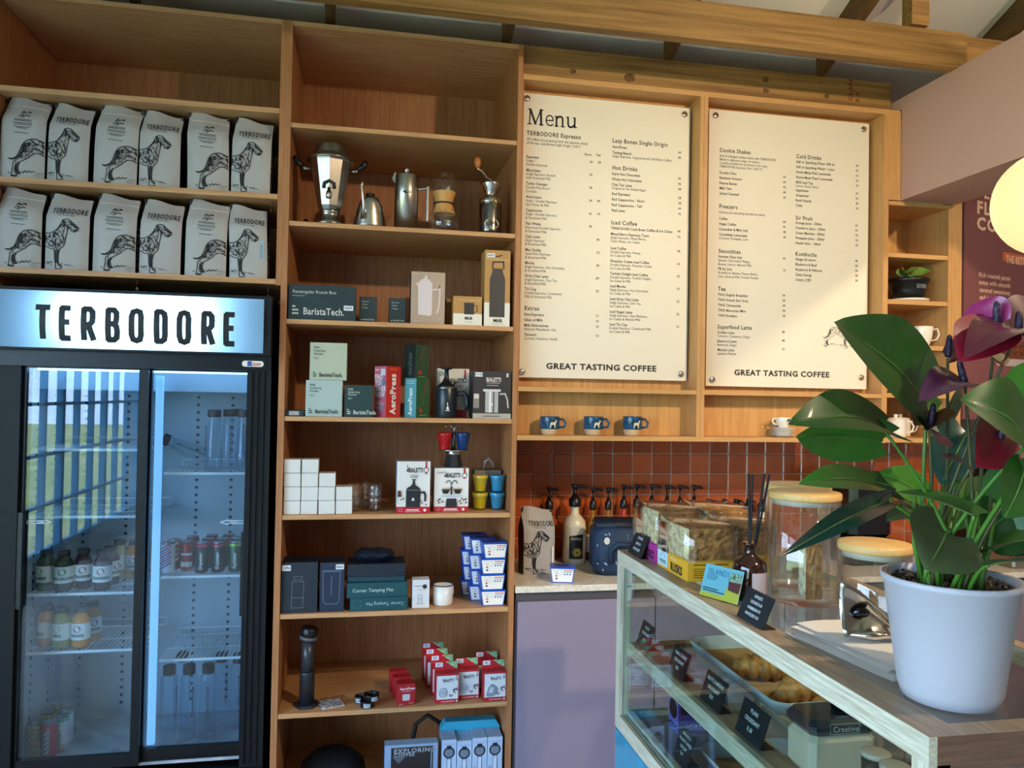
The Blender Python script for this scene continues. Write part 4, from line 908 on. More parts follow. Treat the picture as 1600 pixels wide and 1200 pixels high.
c2 = corner_box('dark green press kit carton stacked on the teal one', 634, 652, 671, 538, .03, S4+c1.h+.0008, '#0c1f1a', '#2c4a34', '#1a2a22', 565)
c2.text('AeroPress', .66, .10, .020, '#4a5e58', 'left', 2, .66, 0, up=True); c2.poly([(.30, .55), (.50, .55), (.72, .92), (.55, .95)], '#5a4a44', 'front', 'press_picture'); c2.disc(.34, .17, .010, '#a83434', 'front'); c2.line([[(.2, .04), (.75, .04)]], .003, '#7aa83a')
c = box_at('frother_carton', 'white milk frother carton standing behind the black frother', 'box', 682.5, 733, 576, .13, S4, .09, 600, col='#ded4c2')
c.text('BIALETTI', .42, .72, .016, INK, bold=2, xs=.55); c.rect(.84, .78, .90, .98, '#b8242c', name='ribbon'); c.disc(.87, .76, .009, '#3a3430'); c.disc(.87, .76, .006, '#e4dcd0'); c.rect(.5, .0, .95, .16, '#b8242c', name='red_band'); c.line([[(.42, .64), (.75, .64)], [(.42, .54), (.8, .54)]], .002, INK)
c.poly([(.75, .45), (.95, .65), (.95, .3), (.8, .2)], '#a8a49c', name='shadow_picture')
DKB = mat('frother_black', '#1c242c', .32)
t = thing('milk_frother', 'black milk frother jug with plunger and handle', 'frother', (PY(697, 630, .075).x, .075, S4))
H = PY(697, 607, .075).z-S4; r = .0445
b = MB().sh(True); b.lathe([(r*.96, 0), (r, .004), (r, H), (r*.98, H+.002)], 32); b.build('jug', DKB, t)
b = MB().sh(True); b.lathe([(r*1.02, H), (r*1.02, H+.003), (r*.9, H+.006)], 32); b.build('rim', CHROME, t)
b = MB().sh(True); b.lathe([(r*.92, H+.005), (r*.8, H+.012), (r*.4, H+.028), (.010, H+.045), (.008, H+.075), (.012, H+.078), (.026, H+.082), (.022, H+.088)], 28); b.build('plunger_lid', BLACK, t)
b = MB().sh(True); b.tube([(r*.6, 0, H+.01), (r*.75, 0, H+.024), (r*.9, 0, H+.026)], .004, 8); b.build('lid_tab', BLACK, t)
b = MB().sh(True); b.tube([(r*.9, -.004, .80*H), (r+.025, -.004, .86*H), (r+.040, -.004, .74*H), (r+.044, -.004, .45*H), (r+.038, -.004, .26*H)], [.010, .011, .011, .010, .008], 10); b.build('handle', DKB, t)
wr = lambda u, v: Vector(((r+.0008)*math.sin(u/r), -(r+.0008)*math.cos(u/r), v))
b = MB(); disc2d(b, (.002, .33*H), .0055, wr, 12); fill2d(b, [(-.006, .24*H), (.010, .24*H), (.010, .27*H), (-.006, .27*H)], wr); ribbon(b, [(0, .36*H), (.003, .42*H), (0, .48*H), (.002, .52*H)], .0025, wr); b.build('logo_print', WHITE, t)
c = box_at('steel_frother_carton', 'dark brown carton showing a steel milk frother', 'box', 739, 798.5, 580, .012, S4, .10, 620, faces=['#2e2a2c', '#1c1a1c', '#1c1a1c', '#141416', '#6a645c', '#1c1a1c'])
c.rect(0, 0, 1, .11, '#b0aaa0', name='foot_band'); c.text('BIALETTI', .34, .78, .016, '#d8d2ca', bold=2, xs=.62); c.line([[(.36, .75), (.70, .75)], [(.36, .70), (.66, .70)]], .002, '#c8c2ba'); c.price('R1145', .04, .88, .24, .97)
c.rect(.32, .13, .66, .60, '#b4b2b0', name='jug_picture'); c.rect(.42, .13, .47, .60, '#e8e8e8', name='jug_highlight'); c.rect(.52, .13, .56, .60, '#5a5858', name='jug_shade'); c.rect(.26, .57, .72, .62, '#d0cecc', name='jug_rim_picture'); c.line([[(.70, .52), (.84, .53), (.90, .40), (.92, .24)]], .006, '#c4c2c0', name='jug_handle_picture'); c.disc(.49, .30, .005, '#e8e8e8')
c.rect(.01, .22, .16, .50, '#8a8078', name='cup_picture'); c.rect(.02, .42, .15, .52, '#d0c8c0', name='foam_picture'); c.line([[(.28, .055), (.70, .055)]], .003, '#5a5650'); c.rect(.86, .88, .92, .96, '#c8c2ba')

# --- fifth shelf
wbx = []
cols_ = [(441.5, 465.3, 4), (466.2, 492.0, 4), (493.0, 518.0, 3), (518.8, 543.0, 2)]
x0_, w0_, _ = put(441.5, 466, 780, .015, S5)
bw, bh, bd = .0630, .0525, .075
for ci, (pl, pr, n) in enumerate(cols_):
    for k in range(n):
        x = -.2860+.0665*ci+bw/2
        lab = 'small white carton, %s column from left, %s up from the shelf' % (ORD[ci], ORD[k])
        cc = Carton('white_carton', lab, 'box', bw, bd, bh, (x+random.uniform(-.001, .001), .018+bd/2+random.uniform(0, .003), S5+k*(bh+.0016)), random.uniform(-1, 1), col='#dddbd8', group='small white cartons')
        if k == n-1: cc.line([[(.1, .3), (.9, .3)], [(.1, .6), (.9, .6)]], .004, '#6a4038', 'top')
tg = MB().sh(True); tg.lathe([(.023, 0), (.025, .004), (.027, .030), (.031, .036), (.032, .062), (.0305, .062), (.0255, .032), (.022, .008)], 20, cap1=False)
tum = None
for si, (px, yy, n) in enumerate(((555.5, .10, 3), (585, .10, 3), (571, .19, 3))):
    for k in range(n):
        lab = 'clear tumbler, %s up in the %s glass stack' % (ORD[k], ('left', 'right', 'rear')[si]); loc = (PY(px, 780, yy).x, yy, S5+k*.0255)
        if tum is None: tum = thing('glass_tumbler', lab, 'glass', loc, 0, 'stacked tumblers'); tg.build('tumbler_wall', GLASS, tum); MB().sh(True).lathe([(.021, .001), (.022, .008)], 20).build('thick_base', glass_mat('glass_base', '#d8e4e0', 1.5, .05), tum)
        else: dup(tum, loc, 0, lab)
def bialetti(label, pl, pr, pt, y, d, pm, pics):
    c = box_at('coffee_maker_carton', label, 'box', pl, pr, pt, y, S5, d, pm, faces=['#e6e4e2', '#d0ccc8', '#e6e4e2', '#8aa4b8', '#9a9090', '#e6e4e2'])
    c.rect(0, 0, 1, .125, '#c01c2c', name='red_band'); c.rect(0, 0, 1, .125, '#c01c2c', 'left', 'red_band'); c.text('BIALETTI', .34, .79, .017, INK, bold=2, xs=.55); c.disc(.31, .82, .004, INK); c.line([[(.31, .82), (.32, .87), (.30, .93)]], .002, INK)
    c.rect(.85, .86, .90, .995, '#b81c2c', name='ribbon'); c.disc(.875, .84, .0105, '#3a3634'); c.disc(.875, .835, .008, '#e6e0dc'); c.rect(.84, .76, .91, .79, '#b81c2c')
    c.line([[(.30, .065), (.66, .065)]], .005, '#f0d8d8'); c.line([[(.26, .03), (.72, .03)]], .002, '#f0d8d8'); c.disc(.85, .06, .006, '#f0e0e0'); c.line([[(.12+.05*math.cos(a), .06+.03*math.sin(a)) for a in [2*PI*k/12 for k in range(13)]]], .0015, '#e8b8bc')
    return c
c = bialetti('white and red carton showing a black milk frother', 620, 672, 721, .02, .09, 760, 0)
c.line([[(.38, .74), (.66, .74)], [(.42, .715), (.62, .715)]], .0015, '#6a6664'); c.text('il Frother', .38, .685, .006, '#4a4644'); DK = '#1f2429'
c.poly([(.28, .12), (.70, .12), (.71, .45), (.66, .50), (.56, .54), (.53, .60), (.53, .64), (.59, .66), (.42, .66), (.48, .64), (.47, .58), (.42, .53), (.30, .49), (.28, .44)], DK, name='frother_picture'); c.line([[(.70, .40), (.82, .41), (.86, .34), (.85, .24)]], .0075, DK, name='handle_picture'); c.rect(.30, .445, .68, .455, '#8a8684'); c.disc(.49, .28, .004, '#e6e4e2'); c.rect(.44, .245, .54, .26, '#e6e4e2')
c.poly([(.02, .32), (.14, .32), (.12, .44), (.03, .44)], '#5a2a26', name='drink_picture'); c.line([[(.03, .46), (.02, .3), (.06, .18)]], .0015, '#b0aaa8')
for u, v in ((.14, .27), (.20, .29), (.72, .24), (.76, .20), (.88, .17)): c.disc(u, v, .003, '#2c1a16')
c = bialetti('white and red carton showing a two cup coffee maker', 678.5, 732, 731.5, .045, .10, 765, 1)
BXTOP = (c.t.location.x, c.t.location.y, S5+c.h)
c.text('UNO', .07, .88, .008, '#4a4644', bold=0); c.line([[(.34, .66), (.37, .71), (.43, .72), (.49, .66), (.50, .40)], [(.50, .64), (.56, .72), (.62, .72), (.66, .66)]], .003, '#3a3a40', name='spout_picture')
for u in (.33, .68): c.poly([(u-.12, .53), (u+.12, .53), (u+.07, .42), (u-.07, .42)], '#1c1c20', name='cup_picture'); c.poly([(u-.10, .55), (u+.10, .55), (u+.10, .52), (u-.10, .52)], '#c8a878', name='crema_picture')
c.line([[(.2, .37), (.8, .37)]], .004, '#b8c4d0'); c.poly([(.33, .12), (.67, .12), (.64, .31), (.36, .31)], '#22282e', name='base_picture'); c.rect(.47, .40, .52, .58, '#22282e', name='stem_picture')
for u, v in ((.12, .27), (.16, .30), (.14, .22), (.24, .24), (.74, .25), (.80, .31), (.86, .28), (.92, .30), (.92, .22), (.78, .20)): c.disc(u, v, .0035, '#2c1a16')
t = thing('mini_moka', 'black two spout moka pot holding a red and a blue cup', 'moka pot', (BXTOP[0]+.012, BXTOP[1]+.01, BXTOP[2]+.0006))
yk = t.location.y; K = PY(706, 703, yk).z-BXTOP[2]
b = MB(); b.lathe([(.040, 0), (.040, .004), (.031, K*.72)], 8, a0=PI/8); b.build('boiler', DKB, t)
b = MB().sh(True); b.lathe([(.031, K*.72), (.033, K*.76), (.032, K*.95), (.030, K*.97)], 24); b.build('collar', CHROME, t)
b = MB().sh(True); b.lathe([(.03, K*.97), (.066, K*.98), (.067, K*1.02), (.05, K*1.03)], 28); b.build('cup_plate', CHROME, t)
b = MB().sh(True); b.lathe([(.011, K*1.03), (.009, K*1.3), (.008, K*1.95), (.006, K*2.0)], 14); b.build('tower', BLACK, t)
for sg_ in (-1, 1):
    b = MB().sh(True); b.tube([(0, 0, K*1.98), (sg_*.004, 0, K*2.3), (sg_*.018, 0, K*2.5), (sg_*.032, 0, K*2.42), (sg_*.038, 0, K*2.2)], .0022, 8); b.build('spout', CHROME, t)
for sg_, cc_, nm in ((-1, '#b01c20', 'red'), (1, '#153a72', 'blue')):
    b = MB().sh(True); b.lathe([(.020, 0), (.0215, .003), (.029, .056), (.0305, .058), (.0315, .070), (.030, .070), (.0275, .054), (.02, .006)], 24, cap1=False)
    tag(b.build('espresso_cup', mat('cup_'+nm, cc_, .25), None, (t.location.x+sg_*.0385, yk, BXTOP[2]+K*1.032)), 'small %s espresso cup on the mini moka pot' % nm, 'cup', 'espresso cups on moka pot')
for k, (px, row, cc_, nm) in enumerate(((750, 0, '#e6c414', 'yellow'), (750, 1, '#e6c414', 'yellow'), (777, 0, '#2a9fd0', 'blue'), (777, 1, '#2a9fd0', 'blue'))):
    loc = (PY(px, 770, .115).x, .115, S5+.004+row*.0735); r = .0325
    t = thing('boxed_cup', '%s ribbed espresso cup, %s of the plastic wrapped pair' % (nm, ('lower', 'upper')[row]), 'cup', loc, 0, 'wrapped espresso cups')
    b = MB().sh(True); b.lathe([(.022, 0), (.0225, .002), (.0285, .050), (r, .052), (r*1.03, .066), (r*.98, .066)], 24); b.build('cup_wall', mat('cup_'+nm+'_bright', cc_, .3), t)
    b = MB().sh(True); b.lathe([(.027, -.003), (.034, .06), (.0345, .069), (.030, .0695)], 24); b.build('clear_wrap', glass_mat('clear_wrap', '#f4f6f8', 1.4, .08), t)
c = Carton('cup_set_carton', 'grey cup set carton behind the yellow and blue cups', 'box', .115, .10, .158, (PY(762, 770, .21).x-.008, .215, S5), 0, '#8a8078')
t = MB().tube([(-.02, 0, 0), (-.012, 0, .035), (.004, -.004, .048), (.02, 0, .03), (.024, 0, .01)], [.002, .006, .007, .006, .002], 8)
tag(t.build('plastic_hanger', mat('clear_plastic', '#a8a2a0', .3), None, (PY(762, 735, .2).x, .2, S5+.158)), 'curled clear plastic hang tab above the cups', 'hang tab')

# --- sixth shelf
NAVY = '#1a2432'
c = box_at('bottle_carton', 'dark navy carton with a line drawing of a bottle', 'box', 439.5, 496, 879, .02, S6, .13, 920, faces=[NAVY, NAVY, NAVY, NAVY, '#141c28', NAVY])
c.line([[(.28, .10), (.60, .10), (.62, .62), (.30, .62), (.28, .10)], [(.28, .30), (.60, .30)], [(.36, .62), (.34, .72), (.58, .72), (.56, .62)], [(.37, .66), (.55, .66)]], .0013, '#7a8490', name='bottle_drawing'); c.price('1396', .01, .84, .25, .95)
c = box_at('tumbler_carton', 'narrow navy carton with a line drawing of a tumbler', 'box', 500, 537.5, 879, .02, S6, .12, 920, faces=['#1b2a44', NAVY, NAVY, NAVY, '#141c28', NAVY])
c.line([[(.10, .84), (.84, .84), (.80, .22), (.72, .16), (.24, .16), (.14, .22), (.10, .84)], [(.48, .72), (.46, .35)]], .0013, '#8a98ac', name='tumbler_drawing'); c.price('R465', .64, .86, .98, .96); c.rect(.12, .81, .84, .845, '#54627a')
matc = '#0f4a54'
c = box_at('tamping_mat_carton', 'teal tamping mat carton lying upside down at the bottom of its stack', 'box', 546.5, 637, 933.5, .015, S6, .15, 945, col=matc)
c.text('Corner Tamping Mat', .93, .62, .0125, '#a8c8c8', flip=True, xs=.95); c.line([[(.06, .25), (.20, .25), (.20, .8), (.06, .8), (.06, .25)], [(.06, .4), (.20, .4)]], .0008, '#4a8088'); hm = c.h
c = Carton('tamping_mat_carton', 'teal tamping mat carton with upright lettering, second in its stack', 'box', .238, .15, .058, (c.t.location.x-.009, .092, S6+hm+.0006), 1.5, col=matc)
c.text('Corner Tamping Mat', .09, .38, .0135, '#c4dcd8', xs=.95); c.line([[(.80, .25), (.94, .25), (.94, .72), (.80, .72), (.80, .25)], [(.80, .85), (.94, .85)]], .0008, '#4a8088'); zt_ = S6+hm+.0586
c = Carton('thin_mat_carton', 'thin teal carton between the mats and the navy pouch', 'box', .225, .14, .020, (c.t.location.x-.002, .10, zt_+.0006), -1, col='#0d3c48')
c = Carton('navy_carton', 'flat navy carton under the foil pouch', 'box', .228, .14, .050, (c.t.location.x-.001, .10, zt_+.0212), 0, col='#16202e')
t = MB().sh(True); n_, m_ = 12, 8
def pou(u, v, sgn): return (.165*(u-.5), .09*(v-.5), .026+sgn*.026*(max(0, 1-(2*u-1)**6)*max(0, 1-(2*v-1)**4))+.004*math.sin(17*u+5*v))
for sgn in (1, -1): t.add([pou(i/n_, j/m_, sgn) for j in range(m_+1) for i in range(n_+1)], [((j*(n_+1)+i, j*(n_+1)+i+1, (j+1)*(n_+1)+i+1, (j+1)*(n_+1)+i) if sgn > 0 else ((j+1)*(n_+1)+i, (j+1)*(n_+1)+i+1, j*(n_+1)+i+1, j*(n_+1)+i)) for j in range(m_) for i in range(n_)])
tag(t.build('foil_pouch', mat('navy_film', '#151d2c', .18, bump=(30, .6)), None, (PY(584, 875, .09).x, .088, zt_+.0716)), 'glossy navy film pouch on top of the mat cartons', 'pouch')
c = box_at('small_white_carton', 'slim white carton with a drawing of a tamper', 'box', 644, 671, 906, .03, S6, .06, 930, col='#dcdce0')
c.text('loveramics', .12, .76, .006, INK); c.disc(.72, .76, .009, '#22242e'); c.line([[(.45+.12*math.cos(a), .40+.12*math.sin(a)*.6) for a in [2*PI*k/14 for k in range(15)]], [(.35, .34), (.38, .22), (.28, .16), (.62, .16), (.54, .22), (.56, .34)]], .0012, '#4a4a58', name='tamper_drawing'); c.line([[(.3, .66), (.8, .66)]], .001, '#6a6a78')
t = thing('enamel_mug', 'white enamel mug with a dark blue rim', 'mug', (PY(692, 930, .085).x, .085, S6)); r = .041; H = PY(692, 913, .085).z-S6
b = MB().sh(True); b.lathe([(r*.93, 0), (r, .006), (r, H), (r*.96, H), (r*.95, .01)], 28, cap1=True); b.build('mug_body', mat('white_enamel', '#e4e4e2', .2), t)
b = MB().sh(True); b.tube([(r*math.cos(2*PI*k/24), r*math.sin(2*PI*k/24), H) for k in range(25)], .0022, 6); b.build('rim', mat('enamel_rim', '#1c2434', .3), t)
b = MB().sh(True); b.tube([(r*.7, r*.7, H*.8), (r*1.1, r*1.1, H*.78), (r*1.15, r*1.15, H*.4), (r*.75, r*.75, H*.25)], .004, 8); b.build('handle', mat('white_enamel', '#e4e4e2', .2), t)
# blue cup cartons
BLU = mat('blue_card', '#1450b8', .35)
def cup_carton(label, loc, rot=0, group='blue cup cartons'):
    t = thing('blue_cup_carton', label, 'box', loc, R(rot), group); w, d, h = .106, .085, .064
    b = MB(); k = .010   # trapezoid: wider at the top
    pts = lambda z, e: [(-w/2+e, -d/2, z), (w/2-e, -d/2, z), (w/2-e, d/2, z), (-w/2+e, d/2, z)]
    b.loft([pts(0, k), pts(h, 0)], True, True); b.build('carton', BLU, t)
    f = lambda u, v: Vector(((-w/2+k*(1-v)+.002)+u*(w-2*k*(1-v)-.004), -d/2-.0006, v*h)); f2 = lambda u, v: f(u, v)-Vector((0, .0004, 0))
    b = MB(); fill2d(b, [(.02, .06), (.98, .06), (.98, .90), (.02, .90)], f); lo = b.build('white_panel', PAPER, t)
    b = MB(); fill2d(b, [(.56, .76), (.96, .76), (.96, .84), (.56, .84)], f2); b.build('print', pmat('#d88a7a'), lo)
    b = MB()
    for u in (.60, .72, .84): disc2d(b, (u, .56), .035, f2, 12, .06)
    fill2d(b, [(.56, .67), (.92, .67), (.92, .70), (.56, .70)], f2); b.build('print', pmat('#4a6aa0'), lo)
    b = MB(); ribbon(b, [(.38+.10*math.cos(a), .66+.16*math.sin(a)) for a in [2*PI*q/14 for q in range(15)]], .012, f2); ribbon(b, [(.1, .78), (.26, .78)], .02, f2); b.build('print', pmat('#8a94b0'), lo)
    b = MB(); disc2d(b, (.22, .27), .05, f2, 12, .06); disc2d(b, (.22, .62), .025, f2, 10, .035); b.build('print', pmat('#20242e'), lo)
    b = MB(); fill2d(b, [(.16, .40), (.28, .40), (.26, .50), (.18, .50)], f2); b.build('print', pmat('#c85a4a'), lo)
    ft = lambda u, v: Vector((u*w, v*d, h+.0006)); b = MB(); disc2d(b, (0, .05), .30, ft, 22, .26); b.build('round_window', pmat('#0a2a78'), t)
    b = MB(); ribbon(b, [(.33*math.cos(a), .05+.29*math.sin(a)) for a in [2*PI*q/22 for q in range(23)]], .02, lambda u, v: ft(u, v)+Vector((0, 0, .0003))); b.build('window_ring', pmat('#a884b0'), t)
    return t
xb = PY(770, 900, .04).x
for k, dx in enumerate((.002, -.003, .000, .006)): cup_carton('blue cup carton with white panel, front stack, %s from the bottom' % ORD[k], (xb+dx, .028+.043, S6+k*.0646), (-1, 1, -1.5, 1)[k])
for q in (1, 2):
    for k in range(4): cup_carton('blue cup carton, %s stack behind the front one, %s from the bottom' % (('middle', 'rear')[q-1], ORD[k]), (xb-.012-.022*q+.006*(k % 2), .071+.090*q, S6+k*.0646), random.uniform(-4, 0))

# --- seventh shelf
DG = mat('charcoal_plastic', '#23262c', .35)
t = thing('coffee_press', 'tall charcoal plunger coffee press standing on its flange', 'coffee press', (PY(479, 1100, .075).x, .08, S7)); H = PY(479, 982, .08).z-S7
b = MB().sh(True); b.lathe([(.030, .005), (.029, .40*H), (.031, .44*H), (.029, .45*H)], 28); b.build('chamber', DG, t)
b = MB(); b.lathe([(.050, 0), (.052, .004), (.050, .010), (.034, .012)], 6); b.build('flange', DG, t)
b = MB().sh(True); b.lathe([(.0255, .44*H), (.025, .84*H)], 26); b.build('plunger', mat('charcoal_plunger', '#30343c', .3), t)
b = MB().sh(True); b.T = Matrix.Translation((0, 0, .86*H)) @ Matrix.Rotation(R(10), 4, 'Y'); b.lathe([(.034, 0), (.036, .008), (.032, .014)], 26); b.build('plunger_rim', mat('grey_rubber', '#5a5c60', .5), t)
b = MB().sh(True); b.T = Matrix.Translation((0, 0, .875*H)) @ Matrix.Rotation(R(10), 4, 'Y'); b.lathe([(.032, .008), (.034, .02), (.034, .038), (.030, .044)], 26); b.build('seal', BLACK, t)
t = thing('sticker_bag', 'clear bag of black and white stickers lying on shelf', 'bag', (PY(517, 1100, .07).x, .07, S7), R(18))
b = MB(); b.box(-.045, .045, -.035, .045, .001, .006); b.build('sticker_stack', mat('sticker_print', '#f2f2fa', .5, noise=(85, .8, '#15151a', V1)), t)
b = MB().sh(True); n_ = 10
b.add([(-.055+.13*i/n_, -.042+.11*j/n_, .008+.004*math.sin(i*1.9+j*1.3)+.003*math.cos(j*2.3)) for j in range(n_+1) for i in range(n_+1)], [(j*(n_+1)+i, j*(n_+1)+i+1, (j+1)*(n_+1)+i+1, (j+1)*(n_+1)+i) for j in range(n_) for i in range(n_)]); b.build('film', glass_mat('crinkled_film', '#f4f6fa', 1.45, .1, 1.2), t)
def ring_t(label, px, y, z, r, h, words, rot):
    t = thing('black_ring', label, 'ring', (PY(px, 1095, y).x, y, z), R(rot), 'black plastic rings')
    b = MB().sh(True); b.lathe([(r*.93, 0), (r, .003), (r, h*.8), (r*1.06, h), (r*.98, h), (r*.9, h*.7), (r*.88, 0)], 26, cap0=False, cap1=False); b.build('ring', BLACK, t)
    f = lambda u, v: Vector(((r+.001)*math.sin(u/r), -(r+.001)*math.cos(u/r), v)); b = MB()
    for k in range(6): fill2d(b, [(-.013+k*.0043, h*.15), (-.013+(k+1)*.0043, h*.15), (-.013+(k+1)*.0043, h*.75), (-.013+k*.0043, h*.75)], f)
    lo = b.build('price_sticker', pmat('#d0e0f0'), t); b = MB(); put_text(b, words, (0, h*.28, 0), (1, 0, 0), (0, 1, 0), h*.34, 1, .8, 0, 'C', lambda p: f(p.x, p.y)*1.01); b.build('lettering', INK, lo)
ring_t('black plastic ring at the left with its price to the left', 563, .085, S7, .022, .026, 'R295', -20); ring_t('black plastic ring at the bottom right of the three', 574, .035, S7, .028, .024, 'R295', -4)
ring_t('black plastic ring stacked on the lower right one', 580, .04, S7+.0242, .031, .024, 'R340', 26)
for k, (px, pb, y) in enumerate(((634, 1102, .025), (628, 1085, .10), (622, 1070, .17))):
    c = Carton('filter_carton', 'small red filter carton, %s of three in line' % ('front', 'middle', 'rear')[k], 'box', .072, .05, .084, (PY(px, 1085, y).x, y+.025, S7), 5, col='#b01c26', group='red filter cartons')
    c.text('AeroPress', .14, .72, .0095, '#f0dce0', bold=2, xs=.95); c.line([[(.25, .65), (.75, .65)]], .002, '#e8b8bc'); c.poly([(.30, .22), (.68, .22), (.72, .48), (.66, .52), (.34, .52), (.28, .48)], '#c8ccd0', name='filter_picture'); c.line([[(.1, .06), (.3, .06)], [(.65, .08), (.92, .08)]], .002, '#e8b8bc')
def gasket(label, x, y, rot, pic=0, tagw='SC'):
    w, d, h = .094, .045, .118
    c = Carton('accessory_carton', label, 'box', w, d, h, (x, y+d/2, S7), rot, faces=['#b4222c', '#a01c26', '#a01c26', '#b4222c', '#b4222c', '#a01c26'], group='red and white accessory cartons')
    c.rect(.04, .13, .97, .93, '#dce0e6', name='white_panel'); c.text('BIALETTI', .32, .72, .011, INK, bold=2, xs=.62); c.line([[(.30, .78), (.31, .83)]], .002, INK); c.line([[(.90, .96), (.90, .84)]], .002, INK); c.disc(.90, .80, .005, '#23262c'); c.disc(.90, .80, .003, '#dce0e6')
    if pic == 0: c.line([[(.32+.17*math.cos(a), .36+.15*math.sin(a)) for a in [2*PI*q/18 for q in range(19)]]], .003, '#9aa0b0', name='ring_picture'); c.disc(.32, .36, .011, '#b0b4c0')
    else: c.poly([(.10, .20), (.22, .48), (.36, .60), (.55, .52), (.66, .40), (.58, .22), (.40, .16), (.2, .15)], '#8a94a4', name='funnel_picture'); c.poly([(.2, .3), (.32, .5), (.46, .45), (.4, .28)], '#c4ccd4', name='funnel_highlight')
    c.line([[(.58, .30), (.64, .22), (.72, .28)], [(.74, .42), (.82, .48), (.78, .36), (.86, .34)], [(.84, .44), (.90, .50), (.93, .40)]], .003, '#3a3e4a'); c.line([[(.25, .06), (.8, .065)]], .003, '#e8b8bc'); c.disc(.91, .065, .004, '#f0dce0')
    b = MB(); z0 = h; b.box(-w/2, w/2, d/2-.0012, d/2, z0, z0+.034); ho = b.build('hang_tab', mat('card_#b4222c', '#b4222c', .5), c.t)
    b = MB(); b.poly([(w/2, d/2-.0022, z0+.001), (w/2, d/2-.0022, z0+.034), (-w*.02, d/2-.0022, z0+.034)][::-1]); b.build('green_corner', mat('green_speckle', '#2f8a48', .5, noise=(130, 1, '#bfe4c8', V1)), ho)
    b = MB(); b.poly([(-w*.46, d/2-.0022, z0+.014), (-w*.14, d/2-.0022, z0+.014), (-w*.14, d/2-.0022, z0+.032), (-w*.46, d/2-.0022, z0+.032)]); po_ = b.build('price_sticker', pmat('#d0dcec'), ho)
    b = MB(); put_text(b, tagw, (-w*.30, d/2-.0026, z0+.019), (1, 0, 0), (0, 0, 1), .009, 1, 1, 0, 'C'); b.build('lettering', INK, po_); return c
xg = PY(698, 1080, .03).x
for k in range(4): gasket('red and white hanging carton, %s in the left file' % ('front', 'second', 'third', 'rear')[k], xg-.008*k-.006*(k > 1), .022+.085*k, 3)
gasket('red and white hanging carton standing alone between the two files', PY(729.5, 1070, .06).x+.003, .055, 2, tagw='1C')
gasket('red hanging carton with a funnel picture at the shelf end', PY(777.5, 1070, .02).x-.012, .018, 1, 1)
gasket('red hanging carton behind the funnel picture carton', PY(766, 1060, .12).x-.010, .125, 1, 1)

# --- bottom shelf
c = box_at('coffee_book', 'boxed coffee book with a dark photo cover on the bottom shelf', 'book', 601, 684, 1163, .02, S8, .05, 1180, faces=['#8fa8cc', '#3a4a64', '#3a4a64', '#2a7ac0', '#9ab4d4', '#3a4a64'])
c.rect(.12, .0, .91, .955, '#2a2022', name='cover_photo'); c.text('EXPLORING', .17, .86, .016, '#9aa0ac', bold=2, xs=1.15, sp=.05); c.text('COFFEE', .17, .80, .013, '#9aa0ac', bold=2, xs=1.1, sp=.05); c.poly([(.14, .80), (.40, .80), (.26, .68)], '#5a646c', name='photo_detail'); c.line([[(.2, .58), (.86, .55)]], .004, '#9aa4b4'); c.line([[(.88, .9), (.87, .4)]], .004, '#8a9ac0'); c.poly([(.12, .3), (.9, .34), (.9, .52), (.12, .55)], '#4a2e2a', name='photo_detail')
for k in range(4):
    pl = 690+23.9*k
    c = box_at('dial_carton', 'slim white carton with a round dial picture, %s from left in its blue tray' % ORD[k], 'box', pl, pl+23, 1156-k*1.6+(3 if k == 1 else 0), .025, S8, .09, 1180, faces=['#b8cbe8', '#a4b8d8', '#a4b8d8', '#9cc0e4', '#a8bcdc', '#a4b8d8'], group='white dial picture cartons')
    c.disc(.5, .78, .0235, '#1a2030', name='dial_picture'); c.disc(.5, .78, .0175, '#7a8494', name='dial_face_picture'); c.rect(.34, .84, .66, .90, '#1a2030', name='dial_picture'); c.line([[(.38, .68), (.36, .3)], [(.62, .68), (.66, .3)]], .003, '#3a4a6a'); c.rect(.38, .1, .62, .66, '#d0dcf0', name='stem_picture'); c.text('TIMER', .20, .40, .007, '#5a6a8a', up=True); c.line([[(.05, .925), (.95, .925)]], .001, '#7a8cb0')
b = MB(); xa = PY(687.5, 1180, .12).x; xe = min(.608, PY(788, 1180, .12).x); hh = .268
b.prism([(xa, .118, 0), (xe, .118, 0), (xe, .118, hh-.03), (xe-.02, .118, hh), (xa+.02, .118, hh), (xa, .118, hh-.03)], (0, .05, 0)); tag(b.build('blue_display_tray', mat('cyan_card', '#3aa8c8', .4), None, (0, 0, S8)), 'bright cyan card tray back behind the white dial picture cartons', 'tray')
b = MB().sh(True); b.tube([(.0, .0, .0), (-.02, .0, .10), (.0, 0, .20), (.05, 0, .235), (.10, .0, .20), (.13, .02, .12), (.12, .02, .01)], .0095, 8); tag(b.build('black_cable', BLACKM, None, (PY(650, 1150, .25).x, .26, S8+.0105)), 'looped black cable at the back of bottom shelf', 'cable')
b = MB().sh(True); b.lathe([(.12, 0), (.14, .02), (.13, .08), (.09, .115), (.02, .125)], 24); tag(b.build('dark_bag', mat('dark_navy_cloth', '#0c1018', .8), None, (PY(520, 1190, .2).x, .24, S8)), 'dark rounded bundle in the shadow of bottom shelf', 'bundle')
